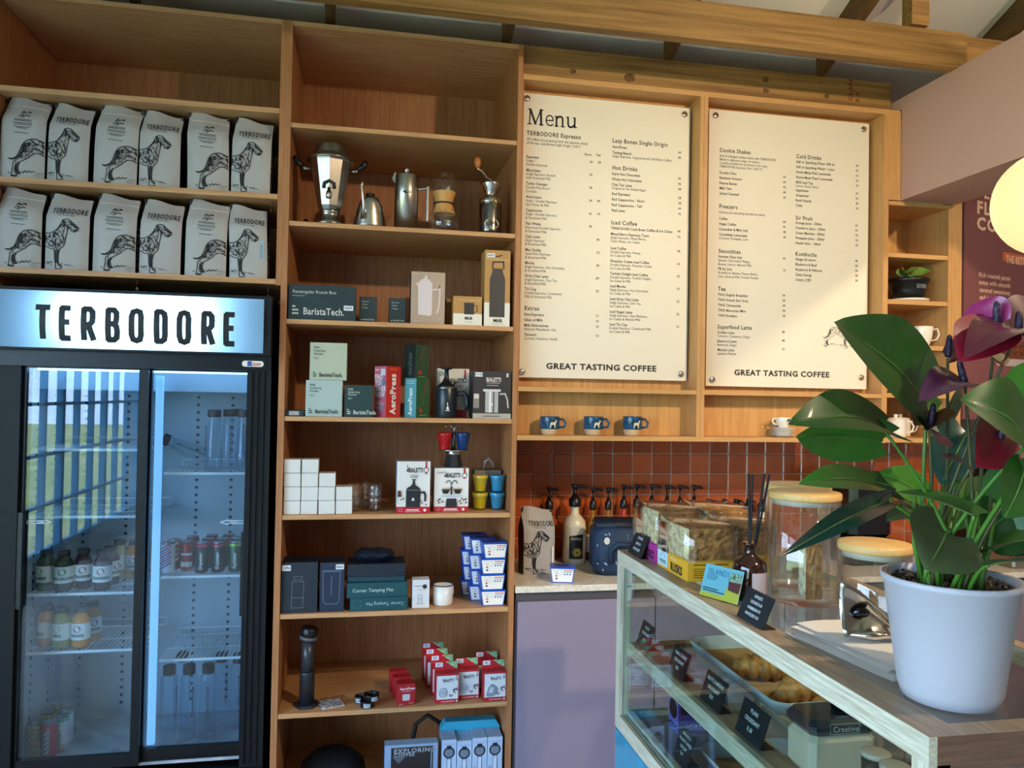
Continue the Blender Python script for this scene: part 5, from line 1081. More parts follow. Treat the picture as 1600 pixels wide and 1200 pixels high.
# ================================================================== menu boards
BOARD = mat('menu_board', '#e9dfcc', .45)
MINK = mat('menu_ink', '#2a2826', .7)
def board(label, tl, tr, bl, br, entries, bolts, dog=None):
    y = .085
    c = [PY(*p, y) for p in (tl, tr, bl, br)]
    x0, x1 = max(c[0].x, c[2].x) if tl[0] < 900 else (c[0].x+c[2].x)/2, (c[1].x+c[3].x)/2
    z1, z0 = (c[0].z+c[1].z)/2, (c[2].z+c[3].z)/2
    t = thing('menu_board', label, 'menu board', ((x0+x1)/2, y, z0))
    ox, oz = (x0+x1)/2, z0
    MB().box(x0-ox, x1-ox, 0, .006, 0, z1-z0).build('panel', BOARD, t)
    # photo pixel -> board, straightened so that lines run level
    def loc(px, py):
        u0 = (py-tl[1]-(tr[1]-tl[1])*(px-tl[0])/(tr[0]-tl[0]))/1.0
        top = tl[1]+(tr[1]-tl[1])*(px-tl[0])/(tr[0]-tl[0]); bot = bl[1]+(br[1]-bl[1])*(px-bl[0])/(br[0]-bl[0])
        v = (py-top)/(bot-top)
        lx = tl[0]+(bl[0]-tl[0])*v; rx = tr[0]+(br[0]-tr[0])*v
        u = (px-lx)/(rx-lx)
        # undo the perspective along the board
        q = .955; u2 = u/(q+(1-q)*u)*1.0 if False else u
        return x0-ox+u2*(x1-x0), (1-v)*(z1-z0)
    groups = {}
    for ei, (part, px, py, words, cap, bold, align, xs, sp) in enumerate(entries):
        b = groups.setdefault((part, ei if part == 'heading' else 0), MB()); X_, Z_ = loc(px, py)
        put_text(b, words, (X_, -.0007, Z_-cap*.5), (1, 0, 0), (0, 0, 1), cap, bold, xs, sp, align)
    for k, b in groups.items(): b.build(k[0], MINK, t)
    for px, py, a in bolts:
        X_, Z_ = loc(px, py); b = MB().sh(True); n = 18
        b.loft([[(X_+r*math.cos(2*PI*i/n), yy, Z_+r*math.sin(2*PI*i/n)) for i in range(n)][::-1] for r, yy in ((.0135, 0), (.0135, -.006), (.011, -.008))], False, True); b.build('bolt_cap', CHROME, t)
    if dog:
        b = MB(); (pxa, pya), (pxb, pyb) = dog; A = loc(pxa, pya); B = loc(pxb, pyb); s = (B[0]-A[0])/(1130-140)
        f = lambda x, y_: (A[0]+(x-140)*s, -.0008, B[1]+(1165+y_)*s)
        REARX = [([(x if x < 590 else x, y) for x, y in p], w) for p, w in DOG_REAR]
        draw_dog(b, REARX, f, 1.1); draw_dog(b, [([(x-60, y) for x, y in p], w) for p, w in DOG_FRONT], f, 1.1); b.build('dog_print', MINK, t)
    return t
def A_(x, y): return 800+x/5.333, 120+y/5.333
def B_(x, y): return 800+x/4.617, 340+y/4.617
def C_(x, y): return 1090+x/4.8, 150+y/4.8
def D_(x, y): return 1090+x/5.0, 380+y/5.0
ent = []
def E(fn, x, y, w, kind, align='L', part='lettering'):
    px, py = fn(x, y)
    cap, bold, xs, sp = {'h': (.0175, 1, .86, .05), 'b': (.0112, 1, .86, .02), 'r': (.0108, 0, .84, .01), 'i': (.0108, 0, .82, .01), 'p': (.0095, 1, .95, .02)}[kind]
    ent.append((part, px, py, w, cap, bold, align, xs, sp))
def item(fn, x, y, lines, gap=30, price=(), py=0):
    for k, l in enumerate(lines): E(fn, x-(k*1.2), y+k*gap, l, 'b' if k == 0 else 'r')
    for xx, yy, w in price: E(fn, xx, yy, w, 'p')
E(A_, 120, 475, 'TERBODORE Espresso', 'h', part='heading'); E(A_, 120, 525, 'All coffees are prepared with the espresso blend', 'r'); E(A_, 117, 555, 'of the day, Lazy Bones Single Origin / Add 5', 'i')
E(A_, 590, 648, 'Short', 'p'); E(A_, 685, 654, 'Tall', 'p')
item(A_, 116, 672, ['Espresso', 'Single /', 'Double Espresso'], 31, [(632, 710, '26'), (700, 714, '28')])
item(A_, 114, 782, ['Macchiato', 'Single Espresso Stained', 'with Stretched Milk'], 31, [(628, 818, '30')])
item(A_, 112, 892, ['Turbo Charger', 'Double Macchiato /', 'Cortado'], 32, [(627, 925, '36')])
item(A_, 110, 1002, ['Americano', 'Single / Double Espresso', 'Hot Water & Milk'], 32, [(625, 1033, '34'), (692, 1037, '40')])
item(A_, 107, 1112, ['Cappuccino', 'Single / Double Espresso', '& Stretched Milk'], 32, [(622, 1142, '36'), (692, 1145, '42')])
E(A_, 823, 530, 'Lazy Bones Single Origin', 'h', part='heading')
item(A_, 823, 582, ['AeroPress'], price=[(1385, 626, '60')]); item(A_, 822, 630, ['Tasting Board', 'Single Espresso, Cappuccino & Cold Brew Coffee'], 30, [(1383, 670, '80')])
E(A_, 820, 757, 'Hot Drinks', 'h', part='heading')
for k, (w, p) in enumerate((('Dark Hot Chocolate', '46'), ('White Hot Chocolate', '46'), ('Chai Tea Latte', '48'))): item(A_, 818-k, 808+k*45, [w] if k < 2 else [w, 'Original or No Added Sugar'], 30, [(1382, 845+k*45, p)])
for k, (w, p) in enumerate((('Red Espresso', '28'), ('Red Cappuccino - Short', '38'), ('Red Cappuccino - Tall', '44'), ('Red Latte', '42'))): item(A_, 816-k, 975+k*46, [w], 30, [(1381, 1008+k*45, p)])
for y, ls, px, pyy, p in ((44, ['Flat White', 'Restricted Double Espresso', '& Stretched Milk'], 538, 65, '38'), (136, ['Cafe Latte', 'Single Espresso', '& Stretched Milk'], 593, 161, '40'), (231, ['Mac Daddy', 'Quad Shot Espresso', '& Stretched Milk'], 594, 254, '52'), (325, ['Mocha', 'Single Espresso, Hot Chocolate', '& Stretched Milk'], 590, 346, '60'), (417, ['Dirty Chai Latte', 'Single Espresso, Chai Tea', '& Stretched Milk'], 587, 438, '60'), (511, ['Tin Cup', 'Double Espresso, Condensed', 'Milk & Stretched Milk'], 587, 531, '52')):
    item(B_, 92-(y/100)*2, y, ls, 27, [(px, pyy, p)])
E(B_, 80, 648, 'Extras', 'h', part='heading')
for y, ls, p in ((692, ['Shot Espresso'], '12'), (731, ['Glass of Milk'], '10'), (770, ['Milk Alternatives', 'Almond, Macadamia, Oat'], '10'), (836, ['Flavours', 'Caramel, Hazelnut, Vanilla'], '10')): item(B_, 77, y, ls, 27, [(583, y+16, p)])
E(B_, 700, 36, 'Iced Coffee', 'h', part='heading')
for y, ls, p in ((77, ['TERBODORE Cold Brew Coffee & Ice Cubes'], '40'), (118, ['Mixed Berry Espresso Tonic', 'Single Espresso, Mixed Berry,', 'Tonic Water, Ice Cubes'], '75'), (221, ['Iced Coffee', 'Double Espresso, Honey,', 'Ice Cubes & Milk'], '48'), (314, ['Pistachio Cream Iced Coffee', 'Double Espresso, Pistachio Cream,', 'Ice Cubes & Milk'], '55'), (404, ['Turkish Delight Iced Coffee', 'Double Espresso, Turkish Delight,', 'Ice Cubes & Milk'], '55'), (495, ['Iced Mocha', 'Single Espresso, Hot Chocolate,', 'Ice Cubes & Milk'], '52'), (587, ['Iced Dirty Chai Latte', 'Single Espresso, Chai Tea,', 'Ice Cubes & Milk'], '52'), (679, ['Iced Vegan Latte', 'Single Espresso, Date Molasses,', 'Ice Cubes & Almond Milk'], '52'), (770, ['Iced Tin Cup', 'Double Espresso, Condensed Milk,', 'Ice Cubes & Milk'], '55')):
    item(B_, 699-(y/100)*2, y, ls, 26, [(1192-y*.02, y+24, p)])
px, py = B_(228, 1063); ent.append(('slogan', px, py, 'GREAT TASTING COFFEE', .0235, 2, 'L', 1.16, .02))
m1 = board('white menu board headed Menu with espresso and iced coffee lists', (819, 147), (1080, 167.5), (808.5, 587), (1071.5, 597.5), ent, [(823, 156, 0), (1070, 177.5, 0), (812.5, 579, 0), (1061.5, 586.5, 0)])
# the large serif word
def serif_menu(t):
    b = MB(); A = PY(823, 191, .084); Bp = PY(905, 191, .084); y = -.0008; s = (Bp.x-A.x)/3.72; ox = A.x-t.location.x; oz = PY(823, 193.5, .084).z-t.location.z
    f = lambda u, v: (ox+u*s, y, oz+v*s*1.06)
    thick, thin, ser = .155, .08, .065
    def st(p, w): ribbon(b, p, w, f)
    st([(.20, 0), (.24, 1)], thin); st([(.24, .98), (.62, .04)], thick); st([(.60, .04), (.98, .98)], thin); st([(1.02, 0), (.98, 1)], thick)
    for u in (.20, 1.02): st([(u-.15, .02), (u+.15, .02)], ser)
    st([(.08, .98), (.28, .98)], ser); st([(.95, .98), (1.15, .98)], ser)
    st([(1.40, .34), (1.86, .36), (1.84, .52), (1.74, .64), (1.60, .68), (1.46, .62), (1.38, .48), (1.36, .32), (1.42, .14), (1.55, .03), (1.70, .02), (1.86, .10)], .085)
    st([(2.10, .0), (2.10, .66)], thick*.85); st([(1.98, .64), (2.12, .66)], ser); st([(1.98, .02), (2.24, .02)], ser); st([(2.12, .52), (2.26, .64), (2.42, .66), (2.52, .58), (2.54, .42), (2.54, .0)], thick*.8); st([(2.42, .02), (2.68, .02)], ser)
    st([(2.88, .64), (2.92, .66), (2.93, .22), (2.98, .07), (3.10, .02), (3.24, .06), (3.38, .18)], thick*.8); st([(2.80, .65), (2.94, .65)], ser); st([(3.28, .65), (3.42, .65)], ser); st([(3.40, .66), (3.40, .02)], thick*.85); st([(3.38, .02), (3.56, .04)], ser)
    b.build('title_lettering', MINK, t)
serif_menu(m1)
ent = []
E(C_, 165, 410, 'Cookie Shakes', 'h', part='heading')
for k, w in enumerate(('Rich & Indulgent shakes made with TERBODORE', "Bakery's delicious range of cookies.", 'Cookies available for purchase in our shop', 'TERBODORE Espresso Shot / Add 15')): E(C_, 165, 452+k*26, w, 'r' if k < 2 else 'i')
for k, w in enumerate(('Double Choc', 'Rainbow Unicorn', 'Peanut Butter', 'Milk Tart', 'Salted Caramel')): item(C_, 163, 577+k*38.5, [w], 30, [(632, 608+k*38.5, '65')])
E(C_, 160, 826, 'Freezers', 'h', part='heading'); E(C_, 158, 870, 'Delicious & refreshing blended ice drink.', 'r')
for k, (w, p) in enumerate((('Coffee', '68'), ('Vegan Coffee', '65'), ('Cucumber & Mint (ve)', '78'), ('Colombian Lemonade', '78'))): item(C_, 158, 917+k*39, [w] if k < 3 else [w, 'Coconut, Pineapple, Lime'], 27, [(628, 945+k*38.5, p)])
E(C_, 731, 452, 'Cold Drinks', 'h', part='heading')
for k, (w, p) in enumerate((('Still or Sparkling Water 500 ml', '30'), ('Still or Sparkling Water 1 Litre', '42'), ('Home-Made Pink Lemonade', '65'), ('Home-Made Peach Lemonade', '65'), ('BOS Iced Tea', '30'))): item(C_, 731-k, 493+k*38.5, [w] if k < 4 else [w, 'Lemon, Peach, Berry'], 27, [(1187, 521+k*38, p)])
for k, (w, p) in enumerate((('Appletiser', '35'), ('Grapetiser', '35'), ('Rock Shandy', '40'), ('Coke', '30'))): item(C_, 727-k, 707+k*38, [w], 30, [(1184, 733+k*38, p)])
E(C_, 724, 915, 'Sir Fruit', 'h', part='heading')
for k, (w, p) in enumerate((('Orange Juice - 250ml', '36'), ('Cranberry Juice - 250ml', '42'), ('Green Machine - 500ml', '42'), ('Pineapple Juice - 250ml', '42'), ('Health Shot - 100ml', '32'))): item(C_, 722, 952+k*38, [w], 30, [(1180, 975+k*38, p)])
E(D_, 160, 55, 'Smoothies', 'h', part='heading')
item(D_, 158, 97, ['Summer Days (ve)', 'Spinach, Chia Seeds, Mango,', 'Banana, Lemon, Almond Milk'], 29, [(652, 120, '65')]); item(D_, 156, 192, ['PB & J (ve)', 'Strawberry, Banana, Peanut Butter,', 'Lime, Almond Milk, Protein Powder'], 29, [(652, 214, '75')])
E(D_, 154, 346, 'Tea', 'h', part='heading')
for k, w in enumerate(('TWG English Breakfast', 'TWG French Earl Grey', 'TWG Chamomile', 'TWG Moroccan Mint', 'TWG Rooibos')): item(D_, 153, 391+k*40, [w], 30, [(645, 408+k*40, '38')])
E(D_, 148, 637, 'Superfood Latte', 'h', part='heading')
for k, (a, b_, p) in enumerate((('Golden Latte', 'Turmeric, Cinnamon, Ginger', '48'), ('Beetroot Latte', 'Beetroot, Ginger', '48'), ('Matcha Latte', 'Japanese Matcha', '52'))): item(D_, 147, 680+k*67, [a, b_], 28, [(640, 693+k*66.5, p)])
E(D_, 750, 85, 'Kombucha', 'h', part='heading')
for k, w in enumerate(('Ginger & Lemon', 'Blueberry & Basil', 'Raspberry & Hibiscus', 'Zesty Energy', 'Cherry CBD')): item(D_, 750, 127+k*40, [w], 30, [(1224, 148+k*39, '38')])
px, py = D_(272, 993); ent.append(('slogan', px, py, 'GREAT TASTING COFFEE', .0235, 2, 'L', 1.10, .02))
board('white menu board with shakes, teas and a printed dog', (1109.5, 172.5), (1360, 192), (1101.5, 597.5), (1352, 613.5), ent, [(1118.5, 182.5, 0), (1350, 201, 0), (1111, 588.5, 0), (1343, 594.5, 0)], dog=((1283, 500), (1337, 549)))

# --- mugs and crockery on the cabinet shelf
def mug(label, px, seed):
    t = thing('dog_mug', label, 'mug', (PY(px, 670, .055).x, .055, MZ0+.0205), R(-10), 'blue dog mugs'); r = .041; H = PY(px, 651, .055).z-MZ0-.02
    b = MB().sh(True); b.lathe([(r*.72, 0), (r*.78, .003), (r*.93, .32*H), (r*.94, .34*H)], 28, cap1=False); b.build('clay_base', mat('raw_clay', '#d4b184', .7), t)
    b = MB().sh(True); b.lathe([(r*.95, .33*H), (r, .36*H), (r*1.02, .97*H), (r, H), (r*.95, .98*H), (r*.9, .4*H)], 28, cap0=False); b.build('glazed_wall', mat('blue_glaze', '#1f5d86', .2, noise=(34, 1.0, '#0d2434', V1)), t)
    b = MB().sh(True); b.tube([(r*.95, 0, .86*H), (r*1.35, 0, .86*H), (r*1.62, 0, .66*H), (r*1.5, 0, .45*H), (r*.98, 0, .42*H)], .0052, 10); b.build('handle', mat('blue_glaze', '#1f5d86', .2), t)
    f = lambda u, v: Vector(((r*1.03)*math.sin(u/r), -(r*1.03)*math.cos(u/r), v)); b = MB(); q = .00042
    dog = [(0, 0), (9, 0), (12, 22), (18, 30), (42, 30), (46, 0), (55, 0), (56, 34), (66, 62), (74, 62), (72, 74), (60, 80), (50, 56), (18, 56), (6, 52), (4, 30)]
    fill = [(p*q-.002, .40*H+v*q*1.0) for p, v in dog]
    b.add([f(*p) for p in fill], [tuple(range(len(fill)))]); b.build('dog_motif', mat('cream_motif', '#e8d9b4', .6), t)
for k, px in enumerate((859, 927, 988)): mug('blue glazed mug with cream dog, %s of the three on the ledge' % ('leftmost', 'middle', 'rightmost')[k], px, k)
CHINA = mat('white_china', '#e9e2d4', .18)
def saucer(r=.055): return MB().sh(True).lathe([(r*.5, 0), (r*.55, .002), (r*.98, .009), (r, .0105), (r*.96, .0105), (r*.5, .004)], 30)
sx = PY(1224, 670, .06).x
for k in range(5):
    o = saucer().build('saucer', CHINA, None, (sx+random.uniform(-.001, .001), .06, MZ0+.0205+k*.0082)); tag(o, 'white saucer under the espresso cup, %s from the bottom' % ORD[k], 'saucer', 'stacked saucers')
def cup(name, label, loc, r, H, hs, mark=True, rot=0):
    t = thing(name, label, 'cup', loc, R(rot))
    b = MB().sh(True); b.lathe([(r*.55, 0), (r*.6, .003), (r*.9, .5*H), (r, .96*H), (r*.98, H), (r*.93, .97*H), (r*.5, .1*H)], 28); b.build('cup_body', CHINA, t)
    b = MB().sh(True); b.tube([(hs*r*.92, 0, .84*H), (hs*r*1.35, 0, .86*H), (hs*r*1.52, 0, .6*H), (hs*r*1.3, 0, .36*H), (hs*r*.8, 0, .3*H)], .004, 8); b.build('handle', CHINA, t)
    if mark:
        rr = r*.95; f = lambda u, v: Vector(((rr+.002)*math.sin(u/rr), -(rr+.002)*math.cos(u/rr), v)); q = .00026; b = MB()
        dog = [(0, 0), (9, 0), (12, 22), (18, 30), (42, 30), (46, 0), (55, 0), (56, 34), (66, 62), (74, 62), (72, 74), (60, 80), (50, 56), (18, 56), (6, 52), (4, 30)]
        b.add([f(p*q-.004, .5*H+v*q) for p, v in dog], [tuple(range(len(dog)))]); b.build('dog_motif', INK, t)
    return t
cup('espresso_cup', 'white cup with a dog emblem on the saucer stack', (sx, .06, MZ0+.0205+5*.0082+.001), .036, .046, -1)
# niche contents
zn = NZ[1]+.0005; xn = PY(1421, 450, .10).x
t = thing('potted_vine', 'small pothos plant in a black slotted pot on white saucer', 'potted plant', (xn, .11, zn))
MB().sh(True).lathe([(.06, 0), (.088, .008), (.092, .016), (.085, .014), (.06, .006)], 30).build('saucer', CHINA, t)
MB().sh(True).lathe([(.066, .0165), (.078, .05), (.084, .094), (.093, .097), (.094, .112), (.086, .114), (.08, .1)], 30).build('pot', mat('black_pot', '#14171c', .35), t)
b = MB()
for k in range(7): a = -PI/2+(-.18+k*.10); b.box(.081*math.cos(a)-.002, .081*math.cos(a)+.002, .0815*math.sin(a)-.003, .0815*math.sin(a)+.001, .062, .082)
b.build('slots', mat('slot_grey', '#6a6c70', .6), t)
MB().sh(True).lathe([(.08, .1), (.01, .106)], 24).build('soil', mat('dark_soil', '#2a1d14', .9), t)
LEAFG = mat('pothos_leaf', '#4f7a2a', .4, noise=(20, .5, '#a8b464', V1))
def leaf_mesh(base, tip, width, nrm, fold=.15, sag=.0, lobes=.12, nt=14, ns=8, curl=0.0, mid=None):
    base, tip = Vector(base), Vector(tip); ax = tip-base; L = ax.length; d = ax.normalized(); n = Vector(nrm); n = (n-d*n.dot(d)).normalized(); sd = d.cross(n)
    b = MB().sh(True); vs = []
    for i in range(nt+1):
        t_ = i/nt
        w = width*.5*((math.sin(PI*min(1, (t_*.86+.14)))**.75) if t_ < 1 else 0.0)*(1-.28*t_)*1.15
        if i == nt: w = 0.0006
        for j in range(ns+1):
            s = -1+2*j/ns; back = lobes*L*(abs(s)**1.5)*max(0, 1-t_*2.2)
            p = base+d*(L*t_-back)+sd*(s*w)+n*(fold*abs(s)*w+sag*L*math.sin(PI*t_)-curl*L*t_*t_+.010*width*math.sin(9*t_+2*s))
            vs.append(p)
    b.add(vs, [(i*(ns+1)+j, i*(ns+1)+j+1, (i+1)*(ns+1)+j+1, (i+1)*(ns+1)+j) for i in range(nt) for j in range(ns)])
    return b
for k, (bx, bz, tx, tz, ty) in enumerate(((.010, .140, .080, .150, -.05), (-.025, .138, -.055, .155, -.03), (-.02, .138, .01, .158, -.06), (-.03, .13, -.080, .135, -.02), (-.03, .138, -.035, .105, -.07))):
    leaf_mesh((bx, -.01, bz), (tx, ty, tz), .062, (.2, -.75, .6), .2, .03).build('leaf', LEAFG, t)
    MB().tube([(bx*.5, 0, .1), (bx*.8, -.004, .13), (bx, -.01, bz)], .0022, 6).build('stem', mat('pale_stem', '#a8a468', .5), t)
cup('white_mug', 'tall white cup with dark script on the niche shelf', (PY(1444, 530, .09).x, .10, NZ[2]+.0005), .046, .098, 1, False, -50)
for k in range(6):
    o = saucer(.075).build('plate', CHINA, None, (PY(1420, 600, .13).x, .13, NZ[3]+.0005+k*.0082)); tag(o, 'white plate in the niche stack, %s from the bottom' % ORD[k], 'plate', 'plates in the niche')
for k, (px, yy) in enumerate(((1399, .085), (1406, .195))):
    r = .0475; t = thing('teapot', 'ribbed cream lidded teapot, %s of the two in the niche' % ('front', 'rear')[k], 'teapot', (PY(px, 665, yy).x, yy, NZ[4]+.0005), 0, 'niche teapots'); H = .082
    b = MB().sh(True); b.lathe([(r*.92, 0), (r, .004), (r, .018), (r*.985, .02), (r*.985, H*.9), (r*.95, H)], 32); b.build('pot_body', CHINA, t)
    b = MB().sh(True); b.lathe([(r*.95, H), (r*.85, H+.006), (.008, H+.010), (.009, H+.016), (.012, H+.022), (.004, H+.026)], 24); b.build('lid', CHINA, t)
    b = MB().sh(True); b.tube([(r*.9, -.01, .85*H), (r*1.5, -.012, .90*H), (r*1.85, -.012, .6*H), (r*1.6, -.012, .32*H), (r*.95, -.01, .22*H)], .0045, 8); b.build('handle', CHINA, t)
# --- mauve poster on its own board, turned a little away from the shelves
PA = R(15); P0 = Vector((2.74, .005, 0)); PE = Vector((math.cos(PA), math.sin(PA), 0)); PN = Vector((math.sin(PA), -math.cos(PA), 0))
def PP(px, py): d = ray(px, py); return CAM+d*((P0-CAM).dot(PN)/d.dot(PN))
t = thing('poster_board', 'large mauve pecan pie coffee poster beside the niche column', 'poster', (P0.x, P0.y, 1.5), PA)
pm_ = Matrix.Rotation(-PA, 3, 'Z')
def pl_(px, py): q = pm_ @ (PP(px, py)-t.location); return q.x, q.z
zt_p = 2.72-1.5; zb_p = PP(1520, 655).z-1.5
MB().box(0, 1.15, 0, .02, zb_p, zt_p).build('panel', MAUVE_P, t)
CRM = mat('poster_cream', '#e8bfa6', .6)
def ptext(w, px, py0, py1, bold, xs, sp, m_, name='lettering'):
    u, v0 = pl_(px, py1); _, v1 = pl_(px, py0); b = MB(); put_text(b, w, (u, -.001, v0), (1, 0, 0), (0, 0, 1), v1-v0, bold, xs, sp); return b.build(name, m_, t)
ptext('PECAN PIE', 1526, 290, 307, 2, 1.15, .04, CRM, 'headline'); ptext('FLAVOURED', 1526, 314, 332.5, 2, 1.15, .04, CRM, 'headline'); ptext('COFFEE', 1526, 339, 357.5, 2, 1.15, .04, CRM, 'headline')
for k, w in enumerate(('Rich roasted pecan', 'notes with smooth', 'caramel sweetness', 'and a warm hint of', 'buttery pie crust.')): ptext(w, 1529+k*.4, 425+k*11.8, 432.2+k*11.8, 1, .92, .01, CRM)
u0, v0 = pl_(1567, 393); u1, v1 = pl_(1600, 412); b = MB(); fill2d(b, [(u0, v0), (u0+.42, v0-.01), (u0+.42, v1-.02), (u0, v1)], lambda u, v: (u, -.0008, v)); b.build('orange_ribbon', mat('ribbon_orange', '#c8643c', .6), t)
ptext('THE RETURN', 1572, 399, 410, 2, .62, .02, CRM)
u0, v0 = pl_(1562, 532); u1, v1 = pl_(1600, 562); b = MB(); b.box(u0, u0+.34, -.0012, 0, v1, v0); b.build('pie_picture', mat('pecan_picture', '#8a4a28', .6, noise=(60, 1, '#2c1208', V1)), t)
b = MB(); b.box(u0-.02, u0+.36, -.0014, 0, v1-.035, v1); b.build('plate_picture', mat('plate_picture', '#b8a8a4', .6), t)
# ================================================================== things on the stone worktop
CZ = CT+.0005
PUMP = mat('pump_black', '#0e0f12', .35)
def pump_parts(t, z, r, h=.10, noz=.045, ang=-20, tall=True):
    b = MB().sh(True); b.lathe([(r*1.45, z), (r*1.5, z+.004), (r*1.5, z+.034), (r*.95, z+.042), (r*.6, z+.058)], 18); b.build('collar', PUMP, t)
    b = MB().sh(True); b.lathe([(r*.42, z+.04), (r*.38, z+h*.86)], 12); b.build('pump_stem', PUMP, t)
    a = R(ang); b = MB().sh(True); b.lathe([(r*.6, z+h*.82), (r*.7, z+h*.9), (r*1.05, z+h), (r*.7, z+h+.006)], 14); b.tube([(0, 0, z+h*.94), (noz*.6*math.cos(a), noz*.6*math.sin(a), z+h*.96), (noz*math.cos(a), noz*math.sin(a), z+h*.9)], [.008, .0075, .005], 8); b.build('pump_head', PUMP, t)
def bottle(label, px, py_neck, y, glassm, r=.034, ang=-20, lab=None, neck_r=.013, words=None, htop=.1, name='syrup_bottle', py_ref=780):
    x = PY(px, py_ref, y).x; zn = PY(px, py_neck, y).z; H = zn-CZ
    t = thing(name, label, 'bottle', (x, y, CZ), 0, 'pump bottles along the tiles')
    b = MB().sh(True); b.lathe([(r*.92, 0), (r, .006), (r, H*.58), (r*.92, H*.66), (neck_r*1.25, H*.80), (neck_r, H*.84), (neck_r, H)], 22); b.build('bottle_body', glassm, t)
    if lab:
        n = 14; b = MB().sh(True); vs = [((r+.0008)*math.sin(a), -(r+.0008)*math.cos(a), z) for z in (H*.16, H*.5) for a in [-1.4+2.8*k/n for k in range(n+1)]]; b.add(vs, [(k, k+1, k+n+2, k+n+1) for k in range(n)]); lo = b.build('paper_label', lab, t)
        if words: b = MB(); put_text(b, words, (0, H*.3, 0), (1, 0, 0), (0, 1, 0), .012, 1, .8, 0, 'C', lambda p: Vector(((r+.002)*math.sin(p.x/r), -(r+.002)*math.cos(p.x/r), p.y))); b.build('lettering', INK, lo)
    pump_parts(t, H-.012, neck_r, htop, ang=ang); return t
AMBER = mat('amber_syrup', '#9a5a18', .12, trans=.3); CLEARS = mat('golden_syrup', '#c08a34', .1, trans=.4); DARKS = mat('dark_syrup', '#2a1410', .15); REDS = mat('red_syrup', '#c43a24', .3); LIME = mat('lime_syrup', '#9aa83a', .3); CREAM = mat('cream_bottle', '#e4d8bc', .3)
yb = .50
bottle('dark syrup bottle with pump behind the coffee bag', 858, 792, yb, DARKS, .035, 0)
# white sauce bottle with a square label
x = PY(898, 800, .44).x; t = thing('sauce_bottle', 'cream sauce bottle with black square label and pump', 'bottle', (x, .44, CZ), R(-13)); H = PY(898, 786, .44).z-CZ; r = .054
b = MB().sh(True); b.lathe([(r*.94, 0), (r, .006), (r, H*.60), (r*.93, H*.70), (r*.62, H*.78), (.021, H*.82), (.019, H*.9), (.019, H)], 32); b.build('bottle_body', CREAM, t)
pump_parts(t, H-.014, .019, .098, .06, 0)
f = lambda u, v: Vector(((r+.001)*math.sin(u/r), -(r+.001)*math.cos(u/r), v)); f2 = lambda u, v: Vector(((r+.0016)*math.sin(u/r), -(r+.0016)*math.cos(u/r), v))
b = MB()
for k in range(8): fill2d(b, [(-.026+k*.0085, H*.09), (-.026+(k+1)*.0085, H*.09), (-.026+(k+1)*.0085, H*.47+.0012*(k+1)), (-.026+k*.0085, H*.47+.0012*k)], f)
lo = b.build('black_label', mat('label_black', '#14110e', .5), t)
b = MB(); put_text(b, 'DaVinci', (.006, H*.405, 0), (1, 0, 0), (0, 1, 0), .013, 1, .8, 0, 'C', lambda p: f2(p.x, p.y), .2); ribbon(b, [(-.02, H*.37), (.024, H*.37)], .003, f2); b.build('lettering', CREAM, lo)
b = MB(); cy_ = H*.20
for k in range(12):
    a = 2*PI*k/12; ribbon(b, [(.012+.006*math.cos(a), cy_+.006*math.sin(a)), (.012+.020*math.cos(a), cy_+.020*math.sin(a))], .0042 if k % 2 else .007, f2)
b.build('flower_print', mat('label_gold', '#d0a848', .5), lo)
bottle('clear syrup bottle with golden contents right of the cream bottle', 926.5, 792, .49, CLEARS, .034, -10, WHITE, .011)
bottle('golden syrup bottle second from the cream bottle', 950.5, 792, .49, CLEARS, .034, -10, None, .011)
spec = [(974.5, 776, REDS, 'red'), (995, 775, LIME, 'lime green'), (1018.5, 775, DARKS, 'dark'), (1042, 776, AMBER, 'amber'), (1062.5, 776, AMBER, 'brown'), (1084.5, 776, DARKS, 'nearly black')]
for k, (px, py, m_, nm) in enumerate(spec): bottle('%s pump bottle, %s of the six slim bottles behind rusks' % (nm, ORD[k]), px, py+14, yb-.005, m_, .030, (-30, -30, -10, -25, -5, 5)[k], None, .0115, htop=.108)
for k, px in enumerate((1107.5, 1132, 1150.5, 1170, 1191)): bottle('squat dark pump bottle, %s of five near the tall jars' % ORD[k], px, 795, yb-.01, DARKS if k < 4 else CREAM, .027, (-50, -120, -60, -70, -120)[k], None, .015, htop=.055)
# coffee bag on the worktop
x0, x1 = PY(817, 860, .20).x, PY(868, 860, .20).x
tb = make_bag('front', x1-x0, .285, .085, 9, 'single white coffee bag with dog drawing standing on the worktop', ((x0+x1)/2, .255, CZ), False, False, 'coffee bag on the worktop', 77)
MB().box((x1-x0)*.36, (x1-x0)*.42, -.052, -.0495, .05, .12).build('date_sticker', PAPER, tb)
cup_carton('blue cup carton with white panel lying on the stone worktop', (PY(881, 895, .06).x, .085, CZ), -14, 'blue cup carton on the worktop')
